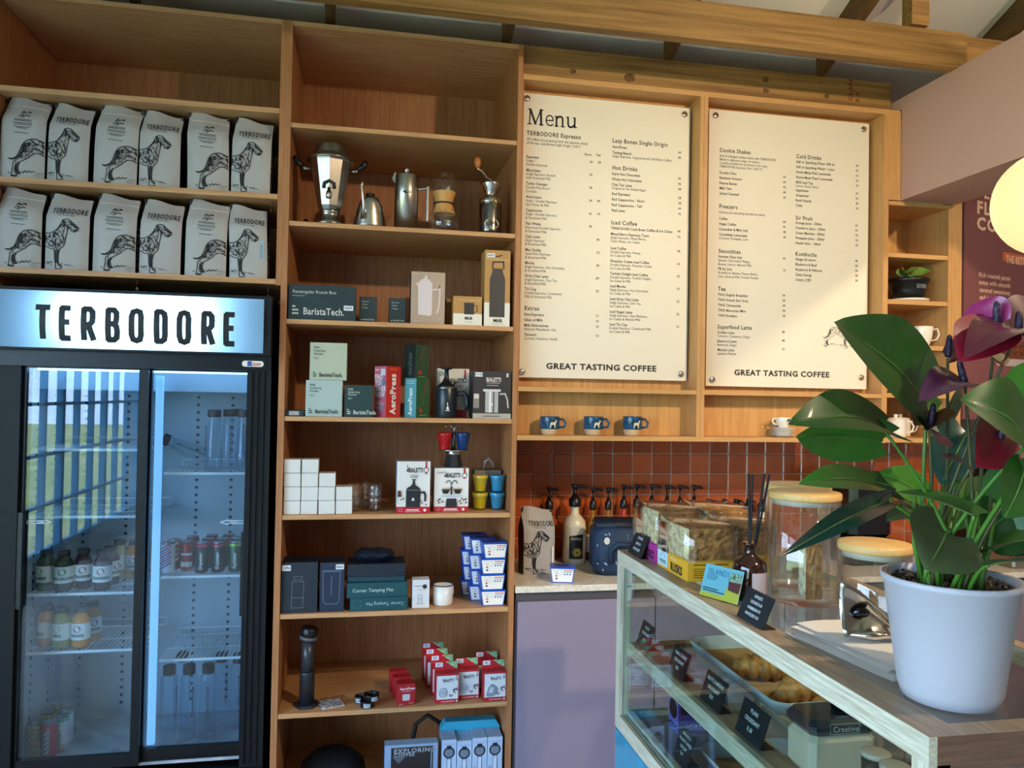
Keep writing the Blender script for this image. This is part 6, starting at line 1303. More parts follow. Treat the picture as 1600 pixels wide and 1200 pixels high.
# navy insulated lunch bag
xa = PY(936, 850, .12).x; xb_ = PY(1000, 850, .12).x+.05; w = xb_-xa
t = thing('lunch_bag', 'navy patterned fabric lunch bag behind the display case', 'bag', ((xa+xb_)/2, .22, CZ), R(-8)); H = PY(960, 812, .2).z-CZ
NAV = mat('navy_cloth', '#1a3450', .7, noise=(11, .5, '#101c2c', V1), bump=(25, .2))
b = MB().sh(True); b.bbox(-w/2, w/2, -.10, .10, 0, H*.92, .03); b.build('bag_body', NAV, t)
b = MB().sh(True); b.prism([(-w/2+.012, -.09, H*.9), (-w/2+.02, -.05, H), (-w/2+.02, .05, H*1.01), (-w/2+.012, .09, H*.9)], (w-.03, 0, 0)); b.build('bag_lid', mat('navy_lid', '#14202e', .6, bump=(20, .3)), t)
b = MB().sh(True); b.tube([(-w*.2, -.104, H*.25), (-w*.22, -.118, H*.5), (-w*.1, -.13, H*.62), (w*.2, -.125, H*.6)], .012, 8); b.build('strap', NAV, t)
b = MB(); rr_ = random.Random(5)
for k in range(16):
    u, v = rr_.uniform(-w*.46, w*.3), rr_.uniform(.02, H*.82); s_2 = rr_.uniform(.004, .011); a = rr_.uniform(0, 3)
    b.add([(u+s_2*math.cos(a), -.1035, v+s_2*math.sin(a)), (u+.5*s_2*math.cos(a+2), -.1035, v+.5*s_2*math.sin(a+2)), (u-s_2*math.cos(a), -.1035, v-s_2*math.sin(a)*1.6), (u+.5*s_2*math.cos(a-2), -.1035, v+.5*s_2*math.sin(a-2))], [(0, 1, 2, 3)])
b.build('leaf_motif', mat('pale_motif', '#7f9ab8', .7), t)
b = MB(); disc2d(b, (-w*.28, H*.66), .013, lambda u, v: (u, -.104, v), 14, .016); b.build('bird_motif', mat('bird_motif', '#cfc8c0', .7), t)
# blender with sound cover and control panel
xB = PY(1352, 800, .30).x
t = thing('blender', 'black blender base with a control dial and dark cover', 'blender', (xB, .33, CZ)); 
b = MB().sh(False); b.bbox(-.15, .15, -.13, .13, 0, .115, .02); b.build('motor_base', BLACK, t)
b = MB(); b.bbox(-.125, .105, -.11, .11, .1155, PY(1350, 740, .25).z-CZ, .03); b.build('sound_cover', mat('smoked_cover', '#0a0a0c', .15), t)
b = MB(); b.box(-.07, .07, -.1325, -.1305, .045, .085); pn = b.build('control_panel', mat('panel_grey', '#2a2c30', .4), t)
b = MB().sh(True); b.T = Matrix.Translation((0, -.133, .065)) @ Matrix.Rotation(R(90), 4, 'X'); b.lathe([(.016, 0), (.015, .010), (.012, .012)], 18); b.build('dial', CHROME, pn)
for k in (-1, 1): MB().box(k*.04-.012, k*.04+.012, -.1345, -.1325, .06, .072).build('switch', mat('switch_grey', '#5a5c60', .4), pn)
# striped tea towel in a small heap
xT = PY(1434, 850, .16).x; b = MB().sh(True); n_ = 16
b.add([(.075*(1-.5*j/n_)*math.cos(2*PI*i/n_)*(1+.18*math.sin(3*i)), .06*(1-.5*j/n_)*math.sin(2*PI*i/n_)*(1+.15*math.cos(4*i)), .17*(j/n_)**1.1+.01*math.sin(i*2.2+j)*(j > 0)) for j in range(n_+1) for i in range(n_)], [(j*n_+i, j*n_+(i+1) % n_, (j+1)*n_+(i+1) % n_, (j+1)*n_+i) for j in range(n_) for i in range(n_)]+[tuple(range(n_*n_, n_*n_+n_))])
tag(b.build('tea_towel', mat('pink_towel', '#c88a70', .8, noise=(30, .9, '#e0c4b0', (9, 1, .3))), None, (xT, .12, CZ)), 'crumpled pink striped tea towel beside the blender', 'towel')
# espresso machine behind the plant
xM = 2.62
t = thing('espresso_machine', 'black and steel espresso machine hidden behind the plant', 'coffee machine', (xM+.72, .29, CZ))
b = MB(); b.bbox(-.27, .27, -.22, .22, .32, .46, .02); b.bbox(-.25, .25, .0, .2, .05, .32, .01); b.build('housing', BLACK, t)
b = MB(); b.bbox(-.27, .27, -.23, .22, 0, .06, .01); b.build('drip_tray', STEEL, t)
for k in (-1, 1):
    b = MB().sh(True); b.lathe([(.032, .24), (.034, .3), (.034, .325)], 20, (k*.12, -.1, 0)); b.tube([(k*.12, -.13, .26), (k*.12, -.27, .25)], [.009, .013], 10); b.build('group_head', CHROME, t)

# ================================================================== glass display case
DX0, DX1, DY0, DY1, DZT, DZB = .818, 1.335, -2.148, -.754, 1.12, .563
dc = thing('display_case', 'pale oak framed glass pastry case with a glass top', 'display case', (DX0, DY0, DZB))
def dp(name, x0, x1, y0, y1, z0, z1, m, parent=dc): return MB().box(x0-DX0, x1-DX0, y0-DY0, y1-DY0, z0-DZB, z1-DZB).build(name, m, parent)
PW = .036; RH = .043
for x in (DX0, DX1-PW):
    for y in (DY0, DY1-PW): dp('corner_post', x, x+PW, y, y+PW, DZB+.046, DZT-RH, WASHED_V)
dp('top_rail', DX0, DX0+.014, DY0, DY1, DZT-RH, DZT-.0012, WASHED); dp('top_rail', DX1-.014, DX1, DY0, DY1, DZT-RH, DZT-.0012, WASHED)
dp('end_rail', DX0+.014, DX1-.014, DY0, DY0+.014, DZT-RH-.01, DZT-.0012, WASHED_SHADED_X); dp('end_rail', DX0+.014, DX1-.014, DY1-.014, DY1, DZT-RH, DZT-.0012, WASHED)
BWD = .062
def mitre(pts): return MB().prism([(p[0]-DX0, p[1]-DY0, DZT-.0012-DZB) for p in pts], (0, 0, .0012)).build('top_frame', WASHED_SHADED, dc)
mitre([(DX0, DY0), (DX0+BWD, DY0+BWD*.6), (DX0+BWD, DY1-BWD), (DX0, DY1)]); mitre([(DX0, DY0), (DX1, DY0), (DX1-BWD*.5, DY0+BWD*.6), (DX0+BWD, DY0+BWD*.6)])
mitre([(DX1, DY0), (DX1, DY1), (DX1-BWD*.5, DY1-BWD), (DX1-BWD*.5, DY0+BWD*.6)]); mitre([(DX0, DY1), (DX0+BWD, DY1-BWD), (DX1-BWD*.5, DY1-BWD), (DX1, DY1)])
dp('top_pane', DX0+BWD, DX1-BWD*.5, DY0+BWD*.6, DY1-BWD, DZT-.009, DZT-.0006, PANE)
dp('bottom_rail', DX0, DX0+.022, DY0, DY1, DZB, DZB+.046, WASHED); dp('bottom_rail', DX1-.022, DX1, DY0, DY1, DZB, DZB+.046, WASHED)
dp('bottom_lip', DX0+.028, DX0+.046, DY0+PW, DY1-PW, DZB+.02, DZB+.056, WASHED)
dp('bottom_end_rail', DX0+.022, DX1-.022, DY0, DY0+.022, DZB, DZB+.046, WASHED_SHADED_X); dp('bottom_end_rail', DX0+.022, DX1-.022, DY1-.022, DY1, DZB, DZB+.046, WASHED)
DECK = DZB+.03
dp('deck', DX0+.022, DX1-.022, DY0+.022, DY1-.022, DZB+.01, DECK, mat('grey_deck', '#8a7f78', .3))
dp('side_pane', DX0+.010, DX0+.015, DY0+PW, DY1-PW, DZB+.046, DZT-RH, PANE); dp('side_pane', DX1-.015, DX1-.010, DY0+PW, DY1-PW, DZB+.046, DZT-RH, PANE)
dp('end_pane', DX0+PW, DX1-PW, DY1-.02, DY1-.015, DZB+.046, DZT-RH, PANE); dp('end_pane', DX0+PW, DX1-PW, DY0+.015, DY0+.02, DZB+.046, DZT-RH-.01, PANE)
MID = .836
dp('shelf_rail', DX0+.030, DX0+.046, DY0+PW, DY1-PW, MID-.042, MID, WASHED); dp('shelf_frame', DX0+.046, DX0+.10, DY0+PW, DY1-PW, MID-.014, MID-.0005, WASHED_SHADED); dp('shelf_frame', DX1-.08, DX1-.03, DY0+PW, DY1-PW, MID-.014, MID-.0005, WASHED_SHADED)
dp('shelf_frame', DX0+.10, DX1-.08, DY1-PW-.04, DY1-PW, MID-.014, MID-.0005, WASHED_SHADED); dp('shelf_pane', DX0+.10, DX1-.08, DY0+PW, DY1-PW-.04, MID-.007, MID-.0005, PANE)
# tiled plinth
pb = thing('counter_plinth', 'plinth clad in glossy turquoise tiles under the pastry case', 'plinth', (DX0, DY0, FLOOR))
MB().box(.008, DX1-DX0-.008, .008, DY1-DY0-.002, 0, DZB-FLOOR-.001).build('core', mat('plinth_grout', '#cfe0e4', .7), pb)
TQ = mat('turquoise_tile', '#0f8fb4', .15, noise=(6, .6, '#0a6f92', V1), coat=.5, vary=.15)
first = None; tl_h = (DZB-FLOOR-.002)/3; tl_w = (DY1-DY0)/13
for i in range(13):
    for j in range(3):
        if first is None: first = MB().bbox(-.004, .006, -tl_w/2+.002, tl_w/2-.002, -tl_h/2+.002, tl_h/2-.002, .003).build('tile', TQ, pb); o = first
        else: o = first.copy(); COL.objects.link(o); o.parent = pb
        o.location = (.004, tl_w*(i+.5), tl_h*(j+.5))
# black price signs
SIGN = mat('chalk_black', '#141a20', .5); CHALK = mat('chalk_white', '#d4dce0', .7)
def sign(label, bl, br, z, lines, hgt=.075, tilt=22, place='on the case shelf'):
    A = PZ(*bl, z); B = PZ(*br, z); x = max((A.x+B.x)/2, DX0+(.008 if z > 1 else .056)); yc = (A.y+B.y)/2; w = abs(A.y-B.y)
    t = thing('price_sign', label, 'sign', (x, yc, z+.0006), R(-90), 'black price signs'); w = max(w, .06); tn = math.tan(R(tilt))
    P = lambda u, v, o=0.0: Vector((u*w-w/2, v*hgt*math.sin(R(tilt))-o, v*hgt*math.cos(R(tilt))+.001))
    b = MB(); b.prism([P(0, 0), P(1, 0), P(1, 1), P(0, 1)], (0, .003, 0)); b.build('plate', SIGN, t)
    b = MB(); b.box(-w/2, w/2, .0, hgt*.46, 0, .0015); b.build('foot', BLACKM, t)
    b = MB(); n = len(lines); cap = hgt/(n+1)*.46
    for k, l in enumerate(lines):
        tw_ = text_width(l, cap/CAP, 1, .85, .05); xs = .85*min(1, w*.86/tw_)
        put_text(b, l, (0, 0, 0), (1, 0, 0), (0, 1, 0), cap, 1, xs, .05, 'C', lambda p: P(.5+p.x/w, 1-(k+1.15)/(n+1)+p.y/hgt+.02, .0008))
    b.build('lettering', CHALK, t); return t
sign('black sign at the far end of the case top', (982.7, 862.7), (999, 874.4), DZT, ['COOKIE', 'JAR R10', 'RUSKS R28'], .07)
sign('black cookie price sign on the case top below the jars', (1150, 962), (1192, 985.3), DZT, ["SINGLE'S", 'COOKIE R18', 'PARMESAN R9', 'WAFFLERS R18'], .068, 24)
sign('black sign at the far end of the case shelf', (983.9, 1002.6), (1004.3, 1018.3), MID, ['RAISIN', 'CROISSANT', 'R28'], .07, 18)
sign('black sign on the case shelf, second from the far end', (1033.5, 1045.8), (1057.4, 1066.8), MID, ['HAM & CHEESE', 'CROISSANT', 'R38'], .072, 18)
sign('black sign on the case shelf, third from the far end', (1082.8, 1090.3), (1113, 1117.8), MID, ['NUTTI ALMOND', 'CROISSANT', 'R35'], .074, 18)
sign('black plain croissant sign nearest the camera', (1136.4, 1140), (1173.8, 1175), MID, ['PLAIN', 'CROISSANT', 'R.28'], .076, 18)
sign('black price sign standing on the floor of the case', (1023, 1179), (1051, 1203), DECK+.027, ['SPINACH &', 'WALNUT CHEESE', 'QUICHE', 'R45'], .08, 18)
# colourful card in an acrylic stand
A = PZ(1100.3, 923.4, DZT); B = PZ(1137.9, 943.5, DZT); w = .115; hg = .078
t = thing('leaflet_stand', 'blue and yellow leaflet in a clear acrylic stand', 'leaflet', (DX0+.038, (A.y+B.y)/2-.03, DZT+.0006), R(-66)); tl = R(18)
P = lambda u, v, o=0.0: Vector((u*w-w/2, v*hg*math.sin(tl)-o, v*hg*math.cos(tl)+.002))
b = MB(); b.prism([P(0, 0), P(1, 0), P(1, 1), P(0, 1)], (0, .0012, 0)); lo = b.build('leaflet', pmat('#8fcbe6'), t)
b = MB(); fill2d(b, [(0, 0), (1, 0), (1, .14), (0, .14)], lambda u, v: P(u, v, .0006)); fill2d(b, [(.62, .14), (1, .14), (1, .75), (.78, .66), (.66, .4)], lambda u, v: P(u, v, .0006)); b.build('yellow_print', pmat('#e8d04a'), lo)
b = MB(); fill2d(b, [(.70, .35), (.98, .30), (1, .62), (.68, .62)], lambda u, v: P(u, v, .0010)); b.build('cake_picture', pmat('#7a2c34'), lo); b = MB(); fill2d(b, [(.66, .62), (1, .62), (.98, .88), (.72, .90)], lambda u, v: P(u, v, .0010)); b.build('fruit_picture', mat('fruit_print', '#2c5a2c', .6, noise=(160, 1, '#d8e0d0', V1)), lo)
b = MB(); put_text(b, 'ISLANDS', (.10, .72, 0), (1, 0, 0), (0, 1.3, 0), .13, 0, .75, .02, 'L', lambda p: P(p.x, p.y, .0010)); put_text(b, 'KEEP', (.10, .54, 0), (1, 0, 0), (0, 1.3, 0), .12, 0, .7, .02, 'L', lambda p: P(p.x, p.y, .0010)); b.build('lettering', pmat('#3a7ab0'), lo)
b = MB(); ribbon(b, [(.06, .27), (.45, .27)], .03, lambda u, v: P(u, v, .0010)); ribbon(b, [(.06, .20), (.62, .20)], .03, lambda u, v: P(u, v, .0010)); b.build('small_print', INK, lo)
b = MB(); b.prism([P(0, 0, .003), P(1, 0, .003), P(1, 1.02, .003), P(0, 1.02, .003)], (0, .001, 0)); b.box(-w/2, w/2, -.002, .045, 0, .0012); b.build('acrylic_stand', PANE, t)
# rusk packs
CRUMB = mat('rusk_cut_face', '#e8dfbc', .9, noise=(48, 1.0, '#a8966a', V1), bump=(45, 1.0)); CRUST = mat('rusk_crust', '#bd8a4c', .85, noise=(44, 1.0, '#7a4e22', V1), bump=(50, .9))
FILM = glass_mat('cellophane', '#fbf8f4', 1.4, .06, 1.3)
def rough_block(x0, x1, y0, y1, z0, z1, seed, amp=.004, n=9):
    """block with a lumpy surface; left side crumb, rest crust"""
    rr = random.Random(seed); b = MB().sh(False)
    def face(o, a, c, nrm, mi):
        o, a, c, nrm = Vector(o), Vector(a), Vector(c), Vector(nrm); b.m(mi)
        vs = [o+a*(i/n)+c*(j/n)+nrm*(rr.uniform(-amp, amp) if 0 < i < n and 0 < j < n else 0) for j in range(n+1) for i in range(n+1)]
        b.add(vs, [(j*(n+1)+i, j*(n+1)+i+1, (j+1)*(n+1)+i+1, (j+1)*(n+1)+i) for j in range(n) for i in range(n)])
    X, Y, Z = x1-x0, y1-y0, z1-z0
    face((x0, y1, z0), (0, -Y, 0), (0, 0, Z), (-1, 0, 0), 0); face((x0, y0, z0), (X, 0, 0), (0, 0, Z), (0, -1, 0), 1); face((x1, y0, z0), (0, Y, 0), (0, 0, Z), (1, 0, 0), 0); face((x1, y1, z0), (-X, 0, 0), (0, 0, Z), (0, 1, 0), 1); face((x0, y0, z1), (X, 0, 0), (0, Y, 0), (0, 0, 1), 1); face((x0, y1, z0), (X, 0, 0), (0, -Y, 0), (0, 0, -1), 1)
    return b
def rusk_pack(label, x0, y0, w, d, trayc, words, top=True, seed=1, hb=.055, hl=.105, sticker=True):
    """x0,y0: near left corner on the case top"""
    t = thing('rusk_pack', label, 'rusks', (x0, y0, DZT+.0006), 0, 'packs of rusks'); tc = mat('card_'+trayc, trayc, .5)
    b = MB(); b.box(0, .0015, 0, d, 0, hb); b.box(w-.0015, w, 0, d, 0, hb); b.box(.0015, w-.0015, 0, .0015, 0, hb); b.box(.0015, w-.0015, d-.0015, d, 0, hb); b.box(.0015, w-.0015, .0015, d-.0015, 0, .0015); to = b.build('card_tray', tc, t)
    f = lambda p: Vector((-.0008, d-p.x, p.y)); b = MB(); put_text(b, words, (d*.46, hb*.14, 0), (1, 0, 0), (0, 1, 0), hb*.40, 2, .80, .0, 'L', f); b.build('lettering', INK, to)
    b = MB(); put_text(b, 'WHEAT', (d*.46, hb*.66, 0), (1, 0, 0), (0, 1, 0), hb*.14, 0, .9, .1, 'L', f); b.build('small_lettering', pmat('#f0e0c0'), to)
    if sticker: b = MB(); fill2d(b, [(.02*d, hb*.12), (.36*d, hb*.12), (.36*d, hb*1.15), (.02*d, hb*1.15)], lambda u, v: (-.0007, d-u, v)); so_ = b.build('blue_sticker', pmat('#bcd8e4'), to); b = MB(); ribbon(b, [(.08*d, hb*.3), (.3*d, hb*.3)], .002, lambda u, v: (-.0011, d-u, v)); ribbon(b, [(.08*d, hb*.4), (.3*d, hb*.4)], .003, lambda u, v: (-.0011, d-u, v)); ribbon(b, [(.1*d, hb*.55), (.2*d, hb*.9), (.28*d, hb*.6)], .0015, lambda u, v: (-.0011, d-u, v)); b.build('print', INK, so_)
    b = MB(); g = lambda u, v: (u, -.0008, v)
    for k in range(5): ribbon(b, [(.12*w, hb*(.2+.1*k)), (.42*w, hb*(.2+.1*k))], .0018, g); ribbon(b, [(.48*w, hb*(.2+.1*k)), (.74*w, hb*(.2+.1*k))], .0018, g)
    ribbon(b, [(.12*w, hb*.8), (.5*w, hb*.8)], .003, g); ribbon(b, [(.56*w, hb*.8), (.85*w, hb*.8)], .003, g); b.build('nutrition_print', pmat('#5a3c10'), to)
    rough_block(.004, w-.004, .004, d-.004, .003, hb+.012, seed, .003).build('rusk_slab', [CRUMB, CRUST], t); rough_block(.004, w-.004, .004, d-.004, hb+.0125, hb+hl-.022, seed+1, .004).build('rusk_slab', [CRUMB, CRUST], t)
    e = .003; rr = random.Random(seed); b = MB().sh(True); n = 8; z1 = hb+hl-.02
    ring = lambda z, o: [(-e-o+rr.uniform(0, .003), -e-o, z), (w*.33, -e-o+rr.uniform(0, .003), z), (w*.66, -e-o, z), (w+e+o, -e-o, z), (w+e+o, d*.5, z), (w+e+o, d+e+o, z), (w*.5, d+e+o, z), (-e-o, d+e+o, z), (-e-o+rr.uniform(0, .003), d*.5, z)]
    b.loft([ring(hb*.9, 0), ring(hb+.03, .002), ring(z1-.01, .0), ring(z1+.008, -.012)], False, True)
    if top: b.add([(0, d*.6, z1+.004), (w*.4, d*.5, z1+.06), (w, d*.3, z1+.02), (w, d*.7, z1+.004)], [(0, 1, 2, 3)])
    b.build('cellophane', FILM, t); return t
rx = PZ(1071, 907, DZT); ry0 = rx.y
rusk_pack('yellow boxed rusk pack in front with black lettering', DX0+.042, ry0-.02, .135, .215, '#e0a82c', 'RUSKS', False, 3)
rusk_pack('magenta boxed rusk pack behind the yellow one', DX0+.046, ry0+.208, .135, .195, '#b0348c', 'RUSKS', True, 9, hl=.118)
rusk_pack('rusk pack at the far right corner of the case top', DX0+.20, ry0+.208, .15, .195, '#c8902c', 'RUSKS', False, 15, hl=.118)
rusk_pack('rusk pack behind the amber reed diffuser', DX0+.19, ry0+.03, .14, .165, '#e0a82c', 'RUSKS', False, 21)
# reed diffuser
pd = PZ(1157, 962, DZT); xd = DX0+.122; yd = -1.385
t = thing('reed_diffuser', 'amber glass reed diffuser with black sticks and pale label', 'diffuser', (xd, yd, DZT+.0006)); AMB = mat('amber_glass', '#2c1206', .06, coat=.6)
hA = .125; rA = .041
b = MB().sh(True); b.lathe([(rA*.93, 0), (rA, .006), (rA, hA*.62), (rA*.93, hA*.72), (rA*.5, hA*.83), (rA*.34, hA*.88), (rA*.34, hA*1.05), (rA*.46, hA*1.06), (rA*.46, hA*1.1), (rA*.3, hA*1.1)], 28); b.build('bottle_body', AMB, t)
n = 10; b = MB().sh(True); vs = [((rA+.001)*math.sin(a), -(rA+.001)*math.cos(a), z) for z in (.018, hA*.56) for a in [-.35+1.5*k/n for k in range(n+1)]]; b.add(vs, [(k, k+1, k+n+2, k+n+1) for k in range(n)]); b.build('paper_label', pmat('#b4a8b0'), t)
for k, (dx, dy) in enumerate(((-.004, .002), (.002, -.004), (.036, .0), (.042, .01), (.030, -.012), (.046, -.006))): MB().tube([(-dx*.12, -dy*.1, .02), (dx, dy, hA*1.1+.165)], .0026, 6).build('reed', BLACKM, t)
# jars
BAM = mat('bamboo_lid', '#d8b070', .45, noise=(10, .5, '#bf9250', (8, .6, 8)))
def jar(label, x, y, r, h, lid=.018):
    t = thing('storage_jar', label, 'jar', (x, y, DZT+.0006), 0, 'bamboo lidded jars'); 
    b = MB().sh(True); b.lathe([(r*.94, .001), (r, .006), (r, h), (r*.965, h), (r*.965, .009), (r*.9, .007)], 40, cap1=False); b.build('glass_wall', GLASS, t)
    b = MB().sh(True); b.lathe([(r*.93, h-.012), (r*.945, h), ], 40, cap0=True, cap1=False); b.build('seal', mat('silicone', '#d8d4c4', .4), t)
    b = MB().sh(True); b.lathe([(r*1.01, h+.0005), (r*1.03, h+.004), (r*1.03, h+lid-.003), (r*1.0, h+lid)], 40); b.build('lid', BAM, t); return t
pj_ = PZ(1253, 950, DZT); fj = (pj_-CAM).dot(_f)
rj = 52/F_PX*(PZ(1253, 930, DZT)-CAM).dot(_f)
pJ = PZ(1255, 938, DZT); hJ = PY(1255, 772, pJ.y).z-DZT
jar('tall clear jar in front with a bamboo lid and one rusk inside', pJ.x, pJ.y, rj, hJ-.012)
pJ2 = Vector((pJ.x+.078, pJ.y+.160, 0)); jar('tall clear jar with bamboo lid behind the front jar', pJ2.x, pJ2.y, rj, hJ-.012)
pK = PZ(1366, 975, DZT); rk = 53/F_PX*(pK-CAM).dot(_f); hK = PY(1366, 855, pK.y).z-DZT
jar('short clear jar with a bamboo lid beside the plant pot', pK.x, pK.y, rk, hK-.008)
o = rough_block(-.02, .02, -.025, .025, 0, .125, 33, .004, 7).build('rusk', [CRUMB, CRUST], None, (pJ.x+.012, pJ.y-.01, DZT+.0105), R(-12)); tag(o, 'single tall rusk standing inside the front jar', 'rusk')
# napkins and steel tongs
t0 = PZ(1330, 1015, DZT); rn = random.Random(4)
for k in range(7):
    b = MB().sh(True); n_ = 6; s1, s2 = .145, .270
    b.add([(s1*(i/n_-.5), s2*(j/n_-.5), .0008+.0035*math.sin(i*.9+k)*(j/n_)*.5+.002*(1 if j == 0 else 0)) for j in range(n_+1) for i in range(n_+1)], [(j*(n_+1)+i, j*(n_+1)+i+1, (j+1)*(n_+1)+i+1, (j+1)*(n_+1)+i) for j in range(n_) for i in range(n_)])
    v0 = list(b.v); nf = len(b.f); off = len(b.v); b.v += [(x, y, z-.0009) for x, y, z in v0]; 
    for q in range(nf): b.f.append(tuple(i+off for i in b.f[q][::-1])); b.mi.append(0); b.sm.append(True)
    o = b.build('paper_napkin', mat('napkin_paper', '#e6ded4', .85), None, (DX0+.150+rn.uniform(-.006, .006), -1.805+rn.uniform(-.006, .006), DZT+.003+.0042*k), R(8+rn.uniform(-9, 9))); tag(o, 'white paper napkin in the stack on the case, %s from the bottom' % ORD[k], 'napkin', 'paper napkins')
zw = DZT+.003+.0042*7+.002; pw_ = PZ(1300, 990, zw)
t = thing('napkin_weight', 'curved polished steel weight resting on the napkins', 'napkin holder', (pw_.x+.012, pw_.y-.01, zw), R(-14))
b = MB().sh(True); rings = []
for k in range(13):   # a plate that starts upright and sweeps forward into a curl
    u = k/12; ztop = .086*(1-u**1.5)+.014; rings.append([(.105*u, .012*math.sin(PI*v_)-.02*v_*v_, ztop*(1-v_)+.002) for v_ in [q/8 for q in range(9)]]+[(.105*u, .012*math.sin(PI*v_)-.02*v_*v_+.0022, ztop*(1-v_)+.0025) for v_ in [q/8 for q in range(8, -1, -1)]])
b.loft(rings, True, True); b.build('bent_sheet', CHROME, t)
b = MB().sh(True); b.sphere((.038, -.004, .045), .014, 16, 10, (1.1, .35, .7)); b.build('boss', mat('dark_chrome', '#4a4a50', .08, 1.0), t)
b = MB().sh(True); b.tube([(.004, -.022, .008), (.05, -.032, .009), (.105, -.024, .010)], [.004, .008, .003], 10); b.build('curl', CHROME, t)
# trays and pastries inside
ENA = mat('enamel_tray', '#b9c4cc', .25)
def tray(label, cx, cy, w, d, z, rot=0, h=.04):
    t = thing('pastry_tray', label, 'tray', (cx, cy, z+.0006), R(rot), 'white enamel trays')
    def rr(hw, hd, r, zz, n=5):
        pts = []
        for sx_, sy_, a0 in ((1, -1, -90), (1, 1, 0), (-1, 1, 90), (-1, -1, 180)):
            for k in range(n+1): a = R(a0+90*k/n); pts.append((sx_*(hw-r)+r*math.cos(a), sy_*(hd-r)+r*math.sin(a), zz))
        return pts
    b = MB().sh(True); b.loft([rr(w/2-.022, d/2-.022, .03, 0), rr(w/2-.004, d/2-.004, .036, h*.7), rr(w/2, d/2, .04, h), rr(w/2-.004, d/2-.004, .038, h*.98), rr(w/2-.022, d/2-.022, .032, .004)], True, True); b.build('tray_shell', ENA, t)
    b = MB(); b.poly(rr(w/2-.026, d/2-.026, .03, .0052)); lo = b.build('paper_liner', mat('kraft_liner', '#b08a5c', .8), t)
    b = MB(); rn_ = random.Random(3)
    for k in range(9):
        u, v = rn_.uniform(-w*.38, w*.38), rn_.uniform(-d*.4, d*.4); ribbon(b, [(u, v), (u+.012, v+.006), (u+.022, v-.004), (u+.03, v+.005)], .003, lambda p, q: (p, q, .0058))
    b.build('liner_print', pmat('#3a2c20'), lo); return t
zt1 = MID
pa = PZ(1078, 1000, zt1+.04); pc = PZ(1196, 1098, zt1+.04)
tr = tray('white enamel tray of croissants on the upper case shelf', pa.x+.15, (pa.y+pc.y)/2+.01, .30, abs(pa.y-pc.y)+.05, zt1)
CRO = mat('croissant_crust', '#d09a50', .5, noise=(32, 1.0, '#8a4c18', (1, 1, 1)), bump=(30, .4))
def croissant(label, loc, rot, s=1.0, z=0.0):
    n, m_ = 34, 14; b = MB().sh(True); rings = []
    for i in range(n+1):
        u = i/n*2-1; a = u*1.15; R0 = .062*s; cx, cy = R0*math.sin(a)*1.25, -R0*math.cos(a)*.9+R0*.75
        env = max(.05, (1-abs(u)**2.2))**.72; seg = abs((u*3.5) % 1-.5)*2; r = .040*s*env*(.70+.34*(1-seg**2.2))
        tx, ty = math.cos(a)*1.25, math.sin(a)*.9; L = math.hypot(tx, ty); nx, ny = -ty/L, tx/L
        rings.append([(cx+nx*r*math.cos(q), cy+ny*r*math.cos(q), max(0, .030*s*env+.0+r*.92*math.sin(q))) for q in [2*PI*k/m_ for k in range(m_)]])
    b.loft(rings, True, True); o = b.build('croissant', CRO, None, loc, R(rot)); return tag(o, label, 'croissant', 'croissants')
cz_ = zt1+.0068
c1_ = PZ(1166, 1048, cz_+.03); c2_ = PZ(1232, 1086, cz_+.03)
croissant('golden croissant at the back of the tray', (c1_.x+.055, c1_.y+.03, cz_), -28, 1.0)
croissant('golden croissant lying in front on the tray', (c2_.x+.055, c2_.y+.055, cz_), 25, 1.0)
croissant('golden croissant at the right side of the tray', (c2_.x+.165, c2_.y+.13, cz_), -60, .85)
# lower deck
lz = DECK+.0006
q = PZ(1065, 1150, lz); c = Carton('purple_carton', 'purple carton with a round window on the floor of the case', 'box', .16, .07, .11, (q.x+.07, q.y+.04, lz), 0, faces=['#4a3a80', '#4a3a80', '#4a3a80', '#7a74d0', '#3a2c60', '#3a2c60'])
c.text('INGREDIENT', .06, .12, .017, '#9a94c0', bold=2, xs=.9); c.text('THE', .34, .34, .015, '#9a94c0', bold=2, xs=.9); c.disc(.5, .62, .030, '#1c1020', 'left'); c.rect(.05, .55, .95, .95, '#1c1424')
for k in range(6): c.disc(.14+.14*k, .16+.06*(k % 2), .004, '#2c2060', 'left')
q = PZ(1085, 1175, lz+.03); tray('white enamel tray on the floor of the case', q.x+.16, q.y-.14, .29, .34, lz)
ck = rough_block(-.035, .035, -.03, .03, 0, .035, 51, .006, 6).build('rusk_slice', [CRUMB, CRUST], None, (q.x+.15, q.y-.10, lz+.0135), R(20)); tag(ck, 'crumbly pastry slice on the lower tray', 'pastry')
croissant('small croissant on the lower tray', (q.x+.16, q.y-.21, lz+.0068), 10, .9)
# black lidded white machine carton and small round lidded tubs at the near end
q = PZ(1292, 1140, MID+.12)
t = thing('lidded_canister', 'white canister with a black lid on the near shelf of the case', 'canister', (.985, -1.655, MID+.0006)); 
b = MB(); b.bbox(-.075, .075, -.05, .05, 0, .085, .012); b.build('canister_body', pmat('#b8ac98'), t)
b = MB(); b.bbox(-.078, .078, -.053, .053, .0855, .118, .012); b.build('lid', mat('slate_lid', '#262c34', .3), t)
b = MB(); put_text(b, 'Creative', (-.03, -.0542, .096), (1, 0, 0), (0, 0, 1), .011, 0, 1, .02); ribbon(b, [(-.036, .092), (.03, .092), (.03, .112), (-.036, .112), (-.036, .092)], .0008, lambda u, v: (u, -.0540, v)); b.build('lettering', pmat('#b4b8bc'), t)
t = thing('chrome_ring', 'dark chrome ring shaped handle lying on the canister', 'handle', (1.02, -1.665, MID+.1195+.012)); b = MB().sh(True)
